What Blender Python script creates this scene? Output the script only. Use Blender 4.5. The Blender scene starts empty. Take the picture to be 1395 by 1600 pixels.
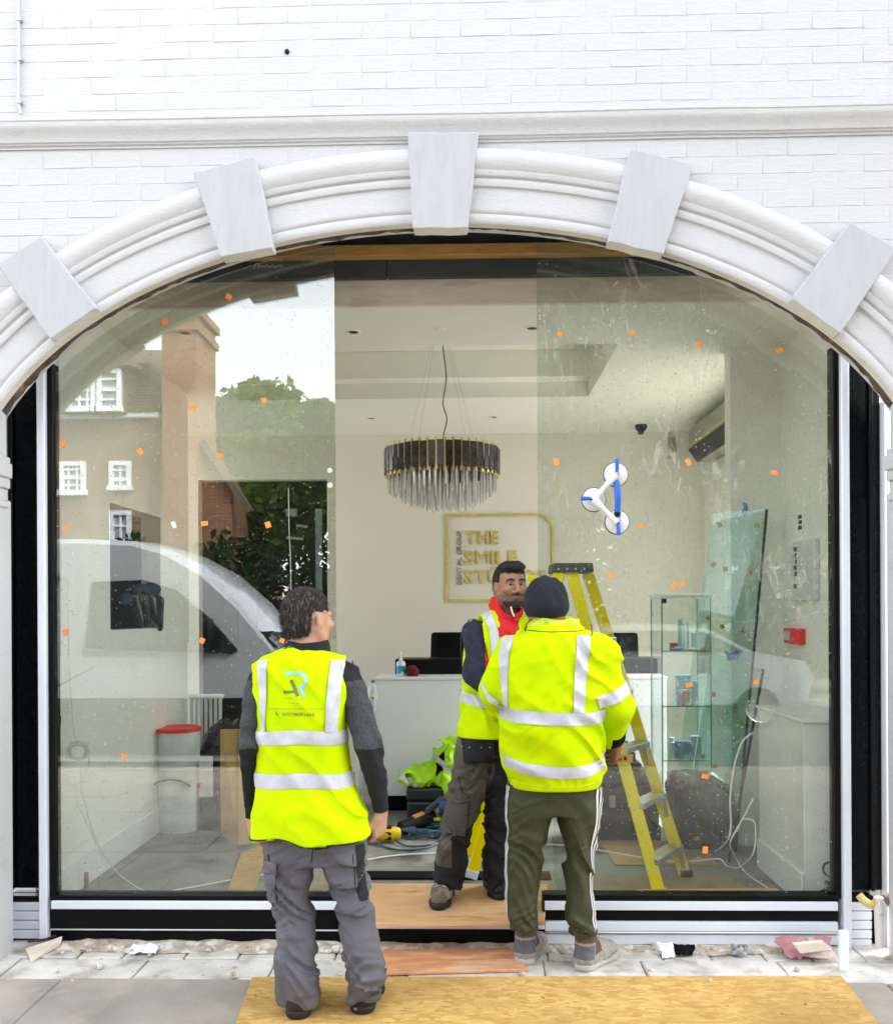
import bpy, bmesh, math, random
import numpy as np
from mathutils import Vector, Matrix
from mathutils.bvhtree import BVHTree
random.seed(7); rng = np.random.default_rng(7)
sc = bpy.context.scene
COL = sc.collection

# ------------------------------------------------------------------ camera, world, sun, exposure
CAMZ, CAMY, FPX, HOR = 1.62, -4.35, 1395.0, 955.0
cam = bpy.data.objects.new('camera', bpy.data.cameras.new('camera')); COL.objects.link(cam)
cam.data.sensor_width = 36; cam.data.sensor_height = 36; cam.data.sensor_fit = 'AUTO'
cam.data.lens = FPX / 1600 * 36
cam.data.shift_y = (HOR - 800) / 1600
cam.data.clip_end = 600; cam.data.clip_start = 0.05
CAMR = Matrix.Rotation(math.radians(1.4), 3, 'Z') @ Matrix.Rotation(math.radians(90), 3, 'X') @ Matrix.Rotation(math.radians(-0.3), 3, 'Z')
cam.matrix_world = Matrix.Translation((0, CAMY, CAMZ)) @ CAMR.to_4x4()
sc.camera = cam

SUN_EL, SUN_AZ = 43, 58            # degrees; azimuth measured clockwise from +Y
world = bpy.data.worlds.new('World'); sc.world = world; world.use_nodes = True
wn = world.node_tree; wn.nodes.clear()
sky = wn.nodes.new('ShaderNodeTexSky'); sky.sky_type = 'NISHITA'; sky.sun_disc = False
sky.sun_elevation = math.radians(SUN_EL); sky.sun_rotation = math.radians(SUN_AZ)
sky.dust_density = 1.0; sky.air_density = 1.0; sky.ozone_density = 1.0
hs = wn.nodes.new('ShaderNodeHueSaturation'); hs.inputs['Saturation'].default_value = 0.22
bg = wn.nodes.new('ShaderNodeBackground'); bg.inputs['Strength'].default_value = 0.12
wo = wn.nodes.new('ShaderNodeOutputWorld')
wn.links.new(sky.outputs[0], hs.inputs['Color']); wn.links.new(hs.outputs[0], bg.inputs['Color']); wn.links.new(bg.outputs[0], wo.inputs['Surface'])
sl = bpy.data.lights.new('sun', 'SUN'); sl.energy = 1.5; sl.angle = math.radians(32); sl.color = (1, .97, .92)
sun = bpy.data.objects.new('sun', sl); COL.objects.link(sun)
_a, _e = math.radians(SUN_AZ), math.radians(SUN_EL)
sun.rotation_euler = Vector((-math.sin(_a)*math.cos(_e), -math.cos(_a)*math.cos(_e), -math.sin(_e))).to_track_quat('-Z', 'Y').to_euler()
vs = sc.view_settings
vs.view_transform = 'Standard'; vs.look = 'None'; vs.gamma = 1; vs.use_curve_mapping = False; vs.exposure = 3.12
sc.display_settings.display_device = 'sRGB'
cy = sc.cycles
cy.max_bounces = 14; cy.diffuse_bounces = 7; cy.glossy_bounces = 5; cy.transparent_max_bounces = 24; cy.transmission_bounces = 6
cy.use_denoising = True; cy.sample_clamp_indirect = 6; cy.caustics_reflective = False; cy.caustics_refractive = False
try: cy.denoiser = 'OPENIMAGEDENOISE'
except Exception: pass

def ray(px, py):
    d = CAMR @ Vector(((px - 697.5) / FPX, (HOR - py) / FPX, -1)); return d
def P(px, py, Y):
    """the place at depth Y that is seen at that place of the photograph"""
    d = ray(px, py); t = (Y - CAMY) / d.y; return Vector((d.x*t, Y, CAMZ + d.z*t))
def PF(px, py, z):
    d = ray(px, py); t = (z - CAMZ) / d.z; return Vector((d.x*t, CAMY + d.y*t, z))
def PX(px, py, X):
    d = ray(px, py); t = X / d.x; return Vector((X, CAMY + d.y*t, CAMZ + d.z*t))
def RP(px, py, Yv):
    """the street place whose mirror image in the window glass stands there"""
    p = P(px, py, Yv); return Vector((p.x, -p.y, p.z))

# ------------------------------------------------------------------ materials
def nt(name):
    m = bpy.data.materials.new(name); m.use_nodes = True; t = m.node_tree; t.nodes.clear()
    return m, t, t.nodes.new('ShaderNodeOutputMaterial')
def N(t, typ, **kw):
    n = t.nodes.new(typ)
    for k, v in kw.items():
        if hasattr(n, k): setattr(n, k, v)
        else: n.inputs[k.replace('_', ' ')].default_value = v
    return n
def mixc(t, fac, a, b, mode='MIX'):
    n = t.nodes.new('ShaderNodeMix'); n.data_type = 'RGBA'; n.blend_type = mode
    for s, v in ((n.inputs[0], fac), (n.inputs[6], a), (n.inputs[7], b)):
        if isinstance(v, bpy.types.NodeSocket): t.links.new(v, s)
        elif isinstance(v, (int, float)): s.default_value = v
        else: s.default_value = (*v[:3], 1)
    return n.outputs[2]
def ramp(t, fac, a, b):
    n = t.nodes.new('ShaderNodeMapRange'); n.clamp = True
    t.links.new(fac, n.inputs[0]); n.inputs[1].default_value = a; n.inputs[2].default_value = b
    return n.outputs[0]
def noise(t, scale, detail=4, vec=None, sc3=None, rough=.55, dist=0):
    n = N(t, 'ShaderNodeTexNoise'); n.inputs['Scale'].default_value = scale; n.inputs['Detail'].default_value = detail
    n.inputs['Roughness'].default_value = rough; n.inputs['Distortion'].default_value = dist
    co = t.nodes.new('ShaderNodeTexCoord').outputs['Object'] if vec is None else vec
    if sc3:
        mp = t.nodes.new('ShaderNodeMapping'); mp.inputs['Scale'].default_value = sc3; t.links.new(co, mp.inputs[0]); co = mp.outputs[0]
    t.links.new(co, n.inputs['Vector']); return n.outputs['Fac']
MATS = {}
def pm(name, col, rough=.6, metal=0, var=.12, vs=6, col2=None, c2=(.45, .65), c2s=3, bump=0, bs=60, spec=.5, coat=0, rnd=0, sc3=None, sheen=0, alpha=None, detail=5):
    if name in MATS: return MATS[name]
    m, t, o = nt(name)
    b = N(t, 'ShaderNodeBsdfPrincipled'); t.links.new(b.outputs[0], o.inputs[0])
    b.inputs['Roughness'].default_value = rough; b.inputs['Metallic'].default_value = metal
    b.inputs['Specular IOR Level'].default_value = spec; b.inputs['Coat Weight'].default_value = coat
    if sheen: b.inputs['Sheen Weight'].default_value = sheen
    n1 = noise(t, vs, detail, sc3=sc3)
    lo = tuple(c*(1-var) for c in col[:3]); hi = tuple(min(1, c*(1+var)) for c in col[:3])
    c = mixc(t, ramp(t, n1, .3, .7), lo, hi)
    if col2 is not None:
        c = mixc(t, ramp(t, noise(t, c2s, 6, sc3=sc3), *c2), c, col2)
    if rnd:
        oi = N(t, 'ShaderNodeObjectInfo'); mr = N(t, 'ShaderNodeMapRange'); t.links.new(oi.outputs['Random'], mr.inputs[0])
        mr.inputs[3].default_value = 1-rnd; mr.inputs[4].default_value = 1+rnd
        h = N(t, 'ShaderNodeHueSaturation'); t.links.new(mr.outputs[0], h.inputs['Value']); t.links.new(c, h.inputs['Color']); c = h.outputs[0]
    t.links.new(c, b.inputs['Base Color'])
    if rough > .15:
        mr = N(t, 'ShaderNodeMapRange'); t.links.new(n1, mr.inputs[0]); mr.inputs[3].default_value = rough-.08; mr.inputs[4].default_value = min(1, rough+.08)
        t.links.new(mr.outputs[0], b.inputs['Roughness'])
    if bump:
        bp = N(t, 'ShaderNodeBump'); bp.inputs['Strength'].default_value = bump; bp.inputs['Distance'].default_value = .01
        t.links.new(noise(t, bs, 6, sc3=sc3), bp.inputs['Height']); t.links.new(bp.outputs[0], b.inputs['Normal'])
    MATS[name] = m; return m
def osb(name, light, dark, scale=1):
    m, t, o = nt(name); b = N(t, 'ShaderNodeBsdfPrincipled'); t.links.new(b.outputs[0], o.inputs[0]); b.inputs['Roughness'].default_value = .75
    co = t.nodes.new('ShaderNodeTexCoord').outputs['Object']; c = None; hsum = None
    for i, ang in enumerate((0.2, 1.1, 2.2, 2.8)):
        mp = N(t, 'ShaderNodeMapping'); mp.inputs['Rotation'].default_value = (0, 0, ang); mp.inputs['Scale'].default_value = (22*scale, 52*scale, 20*scale); mp.inputs['Location'].default_value = (i*3.1, i*1.7, 0)
        t.links.new(co, mp.inputs[0])
        v = N(t, 'ShaderNodeTexVoronoi'); t.links.new(mp.outputs[0], v.inputs['Vector']); v.inputs['Scale'].default_value = 1.0
        sep = N(t, 'ShaderNodeSeparateColor'); t.links.new(v.outputs['Color'], sep.inputs[0])
        ci = mixc(t, sep.outputs[0], dark, light)
        c = ci if c is None else mixc(t, ramp(t, sep.outputs[1], .5, .52), c, ci)
    c = mixc(t, ramp(t, noise(t, 1.6, 6), .45, .85), c, tuple(x*.72 for x in dark))
    sp = ramp(t, noise(t, 30, 3), .68, .74); c = mixc(t, sp, c, (.13, .08, .035))
    t.links.new(c, b.inputs['Base Color'])
    bp = N(t, 'ShaderNodeBump'); bp.inputs['Strength'].default_value = .3; bp.inputs['Distance'].default_value = .004
    t.links.new(c, bp.inputs['Height']); t.links.new(bp.outputs[0], b.inputs['Normal'])
    return m
def glass(name, tint=(.93, .965, .945), ior=1.6, dust=0.0, speck=0.0, dcol=(.6, .58, .48), smear=0.0, zr=None, spk=40):
    """clear sheet glass: lets light straight through, mirrors by Fresnel, and carries dust and dried spatters"""
    m, t, o = nt(name)
    g = N(t, 'ShaderNodeNewGeometry'); mr = N(t, 'ShaderNodeMapRange'); t.links.new(g.outputs['Backfacing'], mr.inputs[0])
    mr.inputs[3].default_value = ior; mr.inputs[4].default_value = 1/ior
    f = N(t, 'ShaderNodeFresnel'); t.links.new(mr.outputs[0], f.inputs['IOR'])
    tr = N(t, 'ShaderNodeBsdfTransparent'); tr.inputs[0].default_value = (*tint, 1)
    gl = N(t, 'ShaderNodeBsdfGlossy'); gl.inputs['Roughness'].default_value = 0; gl.inputs['Color'].default_value = (.97, .985, 1, 1)
    mx = N(t, 'ShaderNodeMixShader'); t.links.new(f.outputs[0], mx.inputs[0]); t.links.new(tr.outputs[0], mx.inputs[1]); t.links.new(gl.outputs[0], mx.inputs[2])
    out = mx.outputs[0]
    if dust or speck:
        df = N(t, 'ShaderNodeBsdfDiffuse'); df.inputs[0].default_value = (*dcol, 1)
        tl = N(t, 'ShaderNodeBsdfTranslucent'); tl.inputs[0].default_value = (*dcol, 1)
        dm = N(t, 'ShaderNodeMixShader'); dm.inputs[0].default_value = .35; t.links.new(df.outputs[0], dm.inputs[1]); t.links.new(tl.outputs[0], dm.inputs[2])
        big = ramp(t, noise(t, 1.3, 7, rough=.65), .35, .7)
        fine = ramp(t, noise(t, 90, 3, sc3=(1, 1, .5)), .35, .75)
        def mul(a, b):
            n = N(t, 'ShaderNodeMath', operation='MULTIPLY')
            for s, v in ((0, a), (1, b)):
                if isinstance(v, bpy.types.NodeSocket): t.links.new(v, n.inputs[s])
                else: n.inputs[s].default_value = v
            return n.outputs[0]
        def add(a, b):
            n = N(t, 'ShaderNodeMath', operation='ADD', use_clamp=True); t.links.new(a, n.inputs[0]); t.links.new(b, n.inputs[1]); return n.outputs[0]
        fac = mul(mul(big, fine), dust)
        if zr:                                    # thicker towards the top of the pane, where nobody wiped it
            sx = N(t, 'ShaderNodeSeparateXYZ'); t.links.new(t.nodes.new('ShaderNodeTexCoord').outputs['Object'], sx.inputs[0])
            nz = N(t, 'ShaderNodeMath', operation='MULTIPLY_ADD'); t.links.new(noise(t, 1.1, 4), nz.inputs[0]); nz.inputs[1].default_value = 1.2; t.links.new(sx.outputs[2], nz.inputs[2])
            zf = ramp(t, nz.outputs[0], zr[0]+.6, zr[1]+.6); mz = N(t, 'ShaderNodeMath', operation='MULTIPLY_ADD'); t.links.new(zf, mz.inputs[0]); mz.inputs[1].default_value = .88; mz.inputs[2].default_value = .12; fac = mul(fac, mz.outputs[0])
        if speck:
            v = N(t, 'ShaderNodeTexVoronoi'); v.inputs['Scale'].default_value = spk; co = t.nodes.new('ShaderNodeTexCoord').outputs['Object']
            t.links.new(co, v.inputs['Vector'])
            sep = N(t, 'ShaderNodeSeparateColor'); t.links.new(v.outputs['Color'], sep.inputs[0])
            near = ramp(t, v.outputs['Distance'], .23, .13); some = ramp(t, sep.outputs[0], .74, .75)
            fac = add(fac, mul(mul(mul(near, some), ramp(t, noise(t, 2.2, 4), .35, .6)), speck))
        if smear:
            w = noise(t, 5, 5, sc3=(2.2, 1, .7), dist=3.5)
            fac = add(fac, mul(mul(mul(ramp(t, w, .56, .60), zf if zr else 1.0), ramp(t, noise(t, 1.7, 2), .5, .62)), smear))
        m2 = N(t, 'ShaderNodeMixShader'); t.links.new(fac, m2.inputs[0]); t.links.new(out, m2.inputs[1]); t.links.new(dm.outputs[0], m2.inputs[2]); out = m2.outputs[0]
    t.links.new(out, o.inputs[0]); MATS[name] = m; return m

# ------------------------------------------------------------------ scene tree helpers
WL = {}                                   # world place of every object's origin
def tag(o, label=None, cat=None, group=None, kind=None):
    if label: o['label'] = label
    if cat: o['category'] = cat
    if group: o['group'] = group
    if kind: o['kind'] = kind
    return o
def thing(name, label, cat, loc=(0, 0, 0), group=None, kind=None):
    o = bpy.data.objects.new(name, None); COL.objects.link(o); o.location = loc; o.empty_display_size = .1
    WL[o.name] = Vector(loc); return tag(o, label, cat, group, kind)
def link(name, me, parent=None, origin=None):
    o = bpy.data.objects.new(name, me); COL.objects.link(o)
    if parent is not None: o.parent = parent; WL[o.name] = WL[parent.name].copy()
    else: o.location = origin or (0, 0, 0); WL[o.name] = Vector(origin or (0, 0, 0))
    return o
def copy_tree(o, parent=None, label=None):
    c = o.copy(); COL.objects.link(c); WL[c.name] = WL[o.name].copy()
    if parent is not None: c.parent = parent
    if label: c['label'] = label
    for ch in list(o.children): copy_tree(ch, c)
    return c
def mesh_from(verts, faces, name='m', smooth=False, mats=(), fm=None):
    me = bpy.data.meshes.new(name); me.from_pydata([tuple(v) for v in verts], [], [tuple(f) for f in faces])
    for m in mats: me.materials.append(m)
    if fm is not None: me.polygons.foreach_set('material_index', np.asarray(fm, dtype=np.int32))
    if smooth: me.polygons.foreach_set('use_smooth', np.ones(len(faces), dtype=bool))
    me.update(); return me
class MB:
    def __init__(s): s.v = []; s.f = []; s.m = []
    def add(s, v, f, m=0):
        n = len(s.v); s.v += [Vector(x) for x in v]; s.f += [[i+n for i in q] for q in f]; s.m += [m]*len(f); return s
    def box(s, lo, hi, m=0, R=None, c=None):
        lo, hi = Vector(lo), Vector(hi)
        v = [Vector((x, y, z)) for x in (lo.x, hi.x) for y in (lo.y, hi.y) for z in (lo.z, hi.z)]
        if R is not None:
            c = (lo+hi)/2 if c is None else Vector(c); v = [c + R @ (p-c) for p in v]
        return s.add(v, [(0, 1, 3, 2), (4, 6, 7, 5), (0, 4, 5, 1), (2, 3, 7, 6), (0, 2, 6, 4), (1, 5, 7, 3)], m)
    def obox(s, c, size, R=None, m=0):
        c = Vector(c); h = Vector(size)/2; return s.box(c-h, c+h, m, R, c)
    def beam(s, a, b, w, h, up=(0, 0, 1), m=0):
        a, b = Vector(a), Vector(b); d = (b-a).normalized(); u = Vector(up); x = d.cross(u)
        if x.length < 1e-4: x = d.cross(Vector((1, 0, 0)))
        x.normalize(); u = x.cross(d)
        v = [p + x*sx*w/2 + u*su*h/2 for p in (a, b) for sx, su in ((-1, -1), (1, -1), (1, 1), (-1, 1))]
        return s.add(v, [(3, 2, 1, 0), (4, 5, 6, 7), (0, 1, 5, 4), (1, 2, 6, 5), (2, 3, 7, 6), (3, 0, 4, 7)], m)
    def prism(s, pts, off, m=0):
        """a flat polygon given thickness along OFF"""
        off = Vector(off); n = len(pts); v = [Vector(p) for p in pts] + [Vector(p)+off for p in pts]
        return s.add(v, [list(range(n)), list(range(2*n-1, n-1, -1))] + [((i+1) % n, i, i+n, (i+1) % n+n) for i in range(n)], m)
    def tube(s, pts, r, n=8, m=0, cap=True):
        pts = [Vector(p) for p in pts]; k = len(pts); rs = r if isinstance(r, (list, tuple)) else [r]*k
        up = Vector((0, 0, 1)); v = []; px = None
        for i, p in enumerate(pts):
            d = (pts[min(i+1, k-1)] - pts[max(i-1, 0)]).normalized()
            if px is None:
                px = d.cross(up if abs(d.z) < .9 else Vector((1, 0, 0))).normalized()
            else:
                px = (px - d*px.dot(d)); px = px.normalized() if px.length > 1e-6 else d.orthogonal().normalized()
            q = d.cross(px)
            for j in range(n):
                a = 2*math.pi*j/n; v.append(p + (px*math.cos(a) + q*math.sin(a))*rs[i])
        f = [(i*n+j, i*n+(j+1) % n, (i+1)*n+(j+1) % n, (i+1)*n+j) for i in range(k-1) for j in range(n)]
        if cap: f += [list(range(n))[::-1], [(k-1)*n+j for j in range(n)]]
        return s.add(v, f, m)
    def lathe(s, c, prof, n=24, m=0, R=None):
        c = Vector(c); v = []
        for r, z in prof:
            for j in range(n):
                a = 2*math.pi*j/n; q = Vector((r*math.cos(a), r*math.sin(a), z)); v.append(c + (R @ q if R is not None else q))
        k = len(prof); f = [(i*n+j, i*n+(j+1) % n, (i+1)*n+(j+1) % n, (i+1)*n+j) for i in range(k-1) for j in range(n)]
        f += [list(range(n))[::-1], [(k-1)*n+j for j in range(n)]]
        return s.add(v, f, m)
    def grid(s, rows, m=0, closed=False):
        nr, nc = len(rows), len(rows[0]); v = [p for r in rows for p in r]
        f = [(i*nc+j, i*nc+(j+1) % nc, (i+1)*nc+(j+1) % nc, (i+1)*nc+j) for i in range(nr-1) for j in range(nc if closed else nc-1)]
        return s.add(v, f, m)
    def sphere(s, c, r, n=12, m=0, R=None):
        r = Vector((r, r, r)) if isinstance(r, (int, float)) else Vector(r); k = n//2+1; v = []
        for i in range(k+1):
            t = math.pi*i/k
            for j in range(n):
                a = 2*math.pi*j/n; q = Vector((r.x*math.sin(t)*math.cos(a), r.y*math.sin(t)*math.sin(a), -r.z*math.cos(t)))
                v.append(Vector(c) + (R @ q if R is not None else q))
        return s.add(v, [(i*n+j, i*n+(j+1) % n, (i+1)*n+(j+1) % n, (i+1)*n+j) for i in range(k) for j in range(n)], m)
    def build(s, name, mats, parent=None, smooth=False, bevel=0, seg=1, label=None, cat=None, group=None, kind=None, base=True, solid=0):
        mats = mats if isinstance(mats, (list, tuple)) else [mats]
        org = None
        if parent is not None: org = WL[parent.name]
        elif base and s.v:
            xs = [p.x for p in s.v]; ys = [p.y for p in s.v]; zs = [p.z for p in s.v]
            org = Vector(((min(xs)+max(xs))/2, (min(ys)+max(ys))/2, min(zs)))
        else: org = Vector((0, 0, 0))
        me = mesh_from([p-org for p in s.v], s.f, name, False, mats, s.m)
        bm = bmesh.new(); bm.from_mesh(me)
        bmesh.ops.remove_doubles(bm, verts=bm.verts, dist=1e-5)
        bmesh.ops.recalc_face_normals(bm, faces=bm.faces)
        if solid: bmesh.ops.solidify(bm, geom=bm.faces[:], thickness=solid)
        if bevel:
            ed = [e for e in bm.edges if len(e.link_faces) == 2 and e.calc_face_angle(0) > .5]
            bmesh.ops.bevel(bm, geom=ed, offset=bevel, segments=seg, profile=.5, affect='EDGES', clamp_overlap=True)
        if smooth:
            for f in bm.faces: f.smooth = True
            for e in bm.edges:
                if len(e.link_faces) == 2 and e.calc_face_angle(0) > .7: e.smooth = False
        bm.to_mesh(me); bm.free(); me.update()
        o = link(name, me, parent, None if parent is not None else org)
        return tag(o, label, cat, group, kind)
def pbox(mb, x0, y0, x1, y1, Y, dep, m=0):
    """a box whose front face at depth Y fills that part of the photograph"""
    a, b = P(x0, y1, Y), P(x1, y0, Y); a2, b2 = P(x1, y1, Y), P(x0, y0, Y)
    zl, zh = (a.z+a2.z)/2, (b.z+b2.z)/2
    return mb.box(((a.x+b2.x)/2, Y, zl), ((b.x+a2.x)/2, Y+dep, zh), m)
def spline(pts, n=8):
    pts = [Vector(p) for p in pts]; out = []
    for i in range(len(pts)-1):
        p0, p1, p2, p3 = pts[max(i-1, 0)], pts[i], pts[i+1], pts[min(i+2, len(pts)-1)]
        for k in range(n):
            t = k/n; out.append(.5*((2*p1) + (p2-p0)*t + (2*p0-5*p1+4*p2-p3)*t*t + (3*p1-p0-3*p2+p3)*t**3))
    return out + [pts[-1]]

# ------------------------------------------------------------------ solid shapes from distance fields (people, clothes, bags)
def vnoise(x, y, z, seed=0):
    x, y, z = np.broadcast_arrays(np.asarray(x, np.float32), np.asarray(y, np.float32), np.asarray(z, np.float32))
    xi, yi, zi = np.floor(x).astype(np.int64), np.floor(y).astype(np.int64), np.floor(z).astype(np.int64)
    fx, fy, fz = x-xi, y-yi, z-zi
    fx, fy, fz = fx*fx*(3-2*fx), fy*fy*(3-2*fy), fz*fz*(3-2*fz)
    def hsh(a, b, c):
        h = (a*374761393 + b*668265263 + c*2147483647 + seed*144665) & 0xffffffff
        h = ((h ^ (h >> 13))*1274126177) & 0xffffffff; h = ((h ^ (h >> 16))*2246822519) & 0xffffffff
        return ((h ^ (h >> 15)) & 0xffff).astype(np.float32)/65535.0
    r = 0
    for i in (0, 1):
        for j in (0, 1):
            for k in (0, 1):
                r = r + hsh(xi+i, yi+j, zi+k)*(fx if i else 1-fx)*(fy if j else 1-fy)*(fz if k else 1-fz)
    return r
class Field:
    def __init__(s, lo, hi, h):
        s.lo = np.array(lo, float); s.h = h; s.n = np.ceil((np.array(hi, float)-s.lo)/h).astype(int)+1
        s.ax = [s.lo[i]+h*np.arange(s.n[i]) for i in range(3)]; s.d = np.full(s.n, .5, np.float32)
    def _sl(s, lo, hi):
        out = []
        for i in range(3):
            a = int(max(0, math.floor((lo[i]-s.lo[i])/s.h))); b = int(min(s.n[i], math.ceil((hi[i]-s.lo[i])/s.h)+1)); out.append(slice(a, max(a, b)))
        return tuple(out)
    def _g(s, sl): return (s.ax[0][sl[0]][:, None, None], s.ax[1][sl[1]][None, :, None], s.ax[2][sl[2]][None, None, :])
    def add(s, fn, lo, hi, k=.02, sub=False):
        mg = k+.03; sl = s._sl([a-mg for a in lo], [a+mg for a in hi]); g = s._g(sl); a = s.d[sl]
        if a.size == 0: return
        b = np.broadcast_to(fn(*g), a.shape)
        if sub: a = -a
        if k > 1e-5:
            t = np.clip(.5+.5*(b-a)/k, 0, 1) if not sub else np.clip(.5+.5*(b-a)/k, 0, 1)
            r = b*(1-t)+a*t - k*t*(1-t)
        else: r = np.minimum(a, b)
        if sub:
            # smooth subtraction: max(a, -b)
            a0 = -a; t = np.clip(.5-.5*(a0+b)/max(k, 1e-5), 0, 1); r = a0*(1-t)+(-b)*t + k*t*(1-t)
        s.d[sl] = r
    def cone(s, a, b, ra, rb, k=.02, sub=False):
        a, b = np.array(a, float), np.array(b, float); L = b-a; ll = max(L@L, 1e-9); m = max(ra, rb)
        def fn(x, y, z):
            t = np.clip(((x-a[0])*L[0]+(y-a[1])*L[1]+(z-a[2])*L[2])/ll, 0, 1)
            return np.sqrt((x-a[0]-L[0]*t)**2+(y-a[1]-L[1]*t)**2+(z-a[2]-L[2]*t)**2)-(ra+(rb-ra)*t)
        s.add(fn, np.minimum(a, b)-m, np.maximum(a, b)+m, k, sub)
    def chain(s, pts, rs, k=.02):
        for i in range(len(pts)-1): s.cone(pts[i], pts[i+1], rs[i], rs[i+1], k)
    def ell(s, c, r, k=.02, M=None, sub=False):
        c = np.array(c, float); r = np.array(r, float) if not isinstance(r, (int, float)) else np.array([r]*3, float); mr = r.max()
        def fn(x, y, z):
            x, y, z = x-c[0], y-c[1], z-c[2]
            if M is not None: x, y, z = (M[0][0]*x+M[1][0]*y+M[2][0]*z, M[0][1]*x+M[1][1]*y+M[2][1]*z, M[0][2]*x+M[1][2]*y+M[2][2]*z)
            q = np.sqrt((x/r[0])**2+(y/r[1])**2+(z/r[2])**2); g = np.sqrt((x/r[0]**2)**2+(y/r[1]**2)**2+(z/r[2]**2)**2)
            return q*(q-1)/np.maximum(g, 1e-4)
        s.add(fn, c-mr, c+mr, k, sub)
    def loft(s, rows, k=.02, n=2.3, infl=0):
        """rows (z, cx, cy, rx, ry), any order: an upright body of changing oval section"""
        R = np.array(sorted([tuple(r) for r in rows]), float); R[:, 3:] += infl
        def fn(x, y, z):
            zz = z.ravel(); I = [np.interp(zz, R[:, 0], R[:, i]).reshape(z.shape) for i in range(1, 5)]
            q = ((np.abs(x-I[0])/I[2])**n+(np.abs(y-I[1])/I[3])**n)**(1/n)
            return np.maximum((q-1)*np.minimum(I[2], I[3]), np.maximum(z-R[-1, 0], R[0, 0]-z))
        s.add(fn, (np.min(R[:, 1]-R[:, 3]), np.min(R[:, 2]-R[:, 4]), R[0, 0]), (np.max(R[:, 1]+R[:, 3]), np.max(R[:, 2]+R[:, 4]), R[-1, 0]), k)
    def wrinkle(s, fn):
        m = np.abs(s.d) < .05; i = np.argwhere(m); p = s.lo+s.h*i; s.d[m] += fn(p[:, 0], p[:, 1], p[:, 2]).astype(np.float32)
    def cut(s, fn):
        s.d = np.maximum(s.d, fn(*s._g((slice(None),)*3))).astype(np.float32)
    def mesh(s, smooth=2):
        d = s.d; d[0], d[-1], d[:, 0], d[:, -1], d[:, :, 0], d[:, :, -1] = (.1,)*6
        sg = d < 0; c = np.zeros(np.array(d.shape)-1, np.int8); offs = [(i, j, k) for i in (0, 1) for j in (0, 1) for k in (0, 1)]
        for i, j, k in offs: c += sg[i:sg.shape[0]-1+i, j:sg.shape[1]-1+j, k:sg.shape[2]-1+k]
        act = (c > 0) & (c < 8); idx = np.argwhere(act); idg = np.full(c.shape, -1, np.int64); idg[act] = np.arange(len(idx))
        acc = np.zeros((len(idx), 3)); cnt = np.zeros(len(idx))
        for a in offs:
            for ax in range(3):
                if a[ax]: continue
                b = list(a); b[ax] = 1
                va = d[idx[:, 0]+a[0], idx[:, 1]+a[1], idx[:, 2]+a[2]]; vb = d[idx[:, 0]+b[0], idx[:, 1]+b[1], idx[:, 2]+b[2]]
                mk = (va < 0) != (vb < 0); t = np.where(mk, va/np.where(mk, va-vb, 1), 0)
                p = np.array(a)[None, :]+t[:, None]*(np.array(b)-np.array(a))[None, :]; acc[mk] += p[mk]; cnt[mk] += 1
        V = s.lo+s.h*(idx+acc/np.maximum(cnt, 1)[:, None]); Q = []
        for ax in range(3):
            u, w = (ax+1) % 3, (ax+2) % 3
            A = np.take(sg, range(0, sg.shape[ax]-1), axis=ax); B = np.take(sg, range(1, sg.shape[ax]), axis=ax)
            e = np.argwhere(A != B); e = e[(e[:, u] > 0) & (e[:, w] > 0) & (e[:, u] < sg.shape[u]-1) & (e[:, w] < sg.shape[w]-1)]
            ins = A[e[:, 0], e[:, 1], e[:, 2]]
            def cell(du, dw):
                q = e.copy(); q[:, u] -= du; q[:, w] -= dw; return idg[q[:, 0], q[:, 1], q[:, 2]]
            q = np.stack([cell(1, 1), cell(0, 1), cell(0, 0), cell(1, 0)], 1); q[~ins] = q[~ins][:, ::-1]; Q.append(q)
        Q = np.concatenate(Q)
        for _ in range(smooth):
            S = np.zeros_like(V); n = np.zeros(len(V))
            for a, b in ((0, 1), (1, 2), (2, 3), (3, 0)):
                np.add.at(S, Q[:, a], V[Q[:, b]]); np.add.at(S, Q[:, b], V[Q[:, a]]); np.add.at(n, Q[:, a], 1); np.add.at(n, Q[:, b], 1)
            V = V*.5+.5*S/np.maximum(n, 1)[:, None]
        return V, Q
def organic(F, name, mats, parent=None, zone=None, smooth=2, **tg):
    """mesh a field into one object; zone(x, y, z) gives the material number of each face"""
    V, Q = F.mesh(smooth); mats = mats if isinstance(mats, (list, tuple)) else [mats]
    org = np.array(WL[parent.name]) if parent is not None else np.array([(V[:, 0].min()+V[:, 0].max())/2, (V[:, 1].min()+V[:, 1].max())/2, V[:, 2].min()])
    fm = None
    if zone is not None:
        C = V[Q].mean(1); fm = zone(C[:, 0], C[:, 1], C[:, 2]).astype(int)
    me = mesh_from(V-org, Q, name, True, mats, fm); o = link(name, me, parent, None if parent is not None else tuple(org))
    tag(o, **tg); o_b = BVHTree.FromPolygons([Vector(v) for v in V], [tuple(int(i) for i in q) for q in Q])
    return o, o_b
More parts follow.
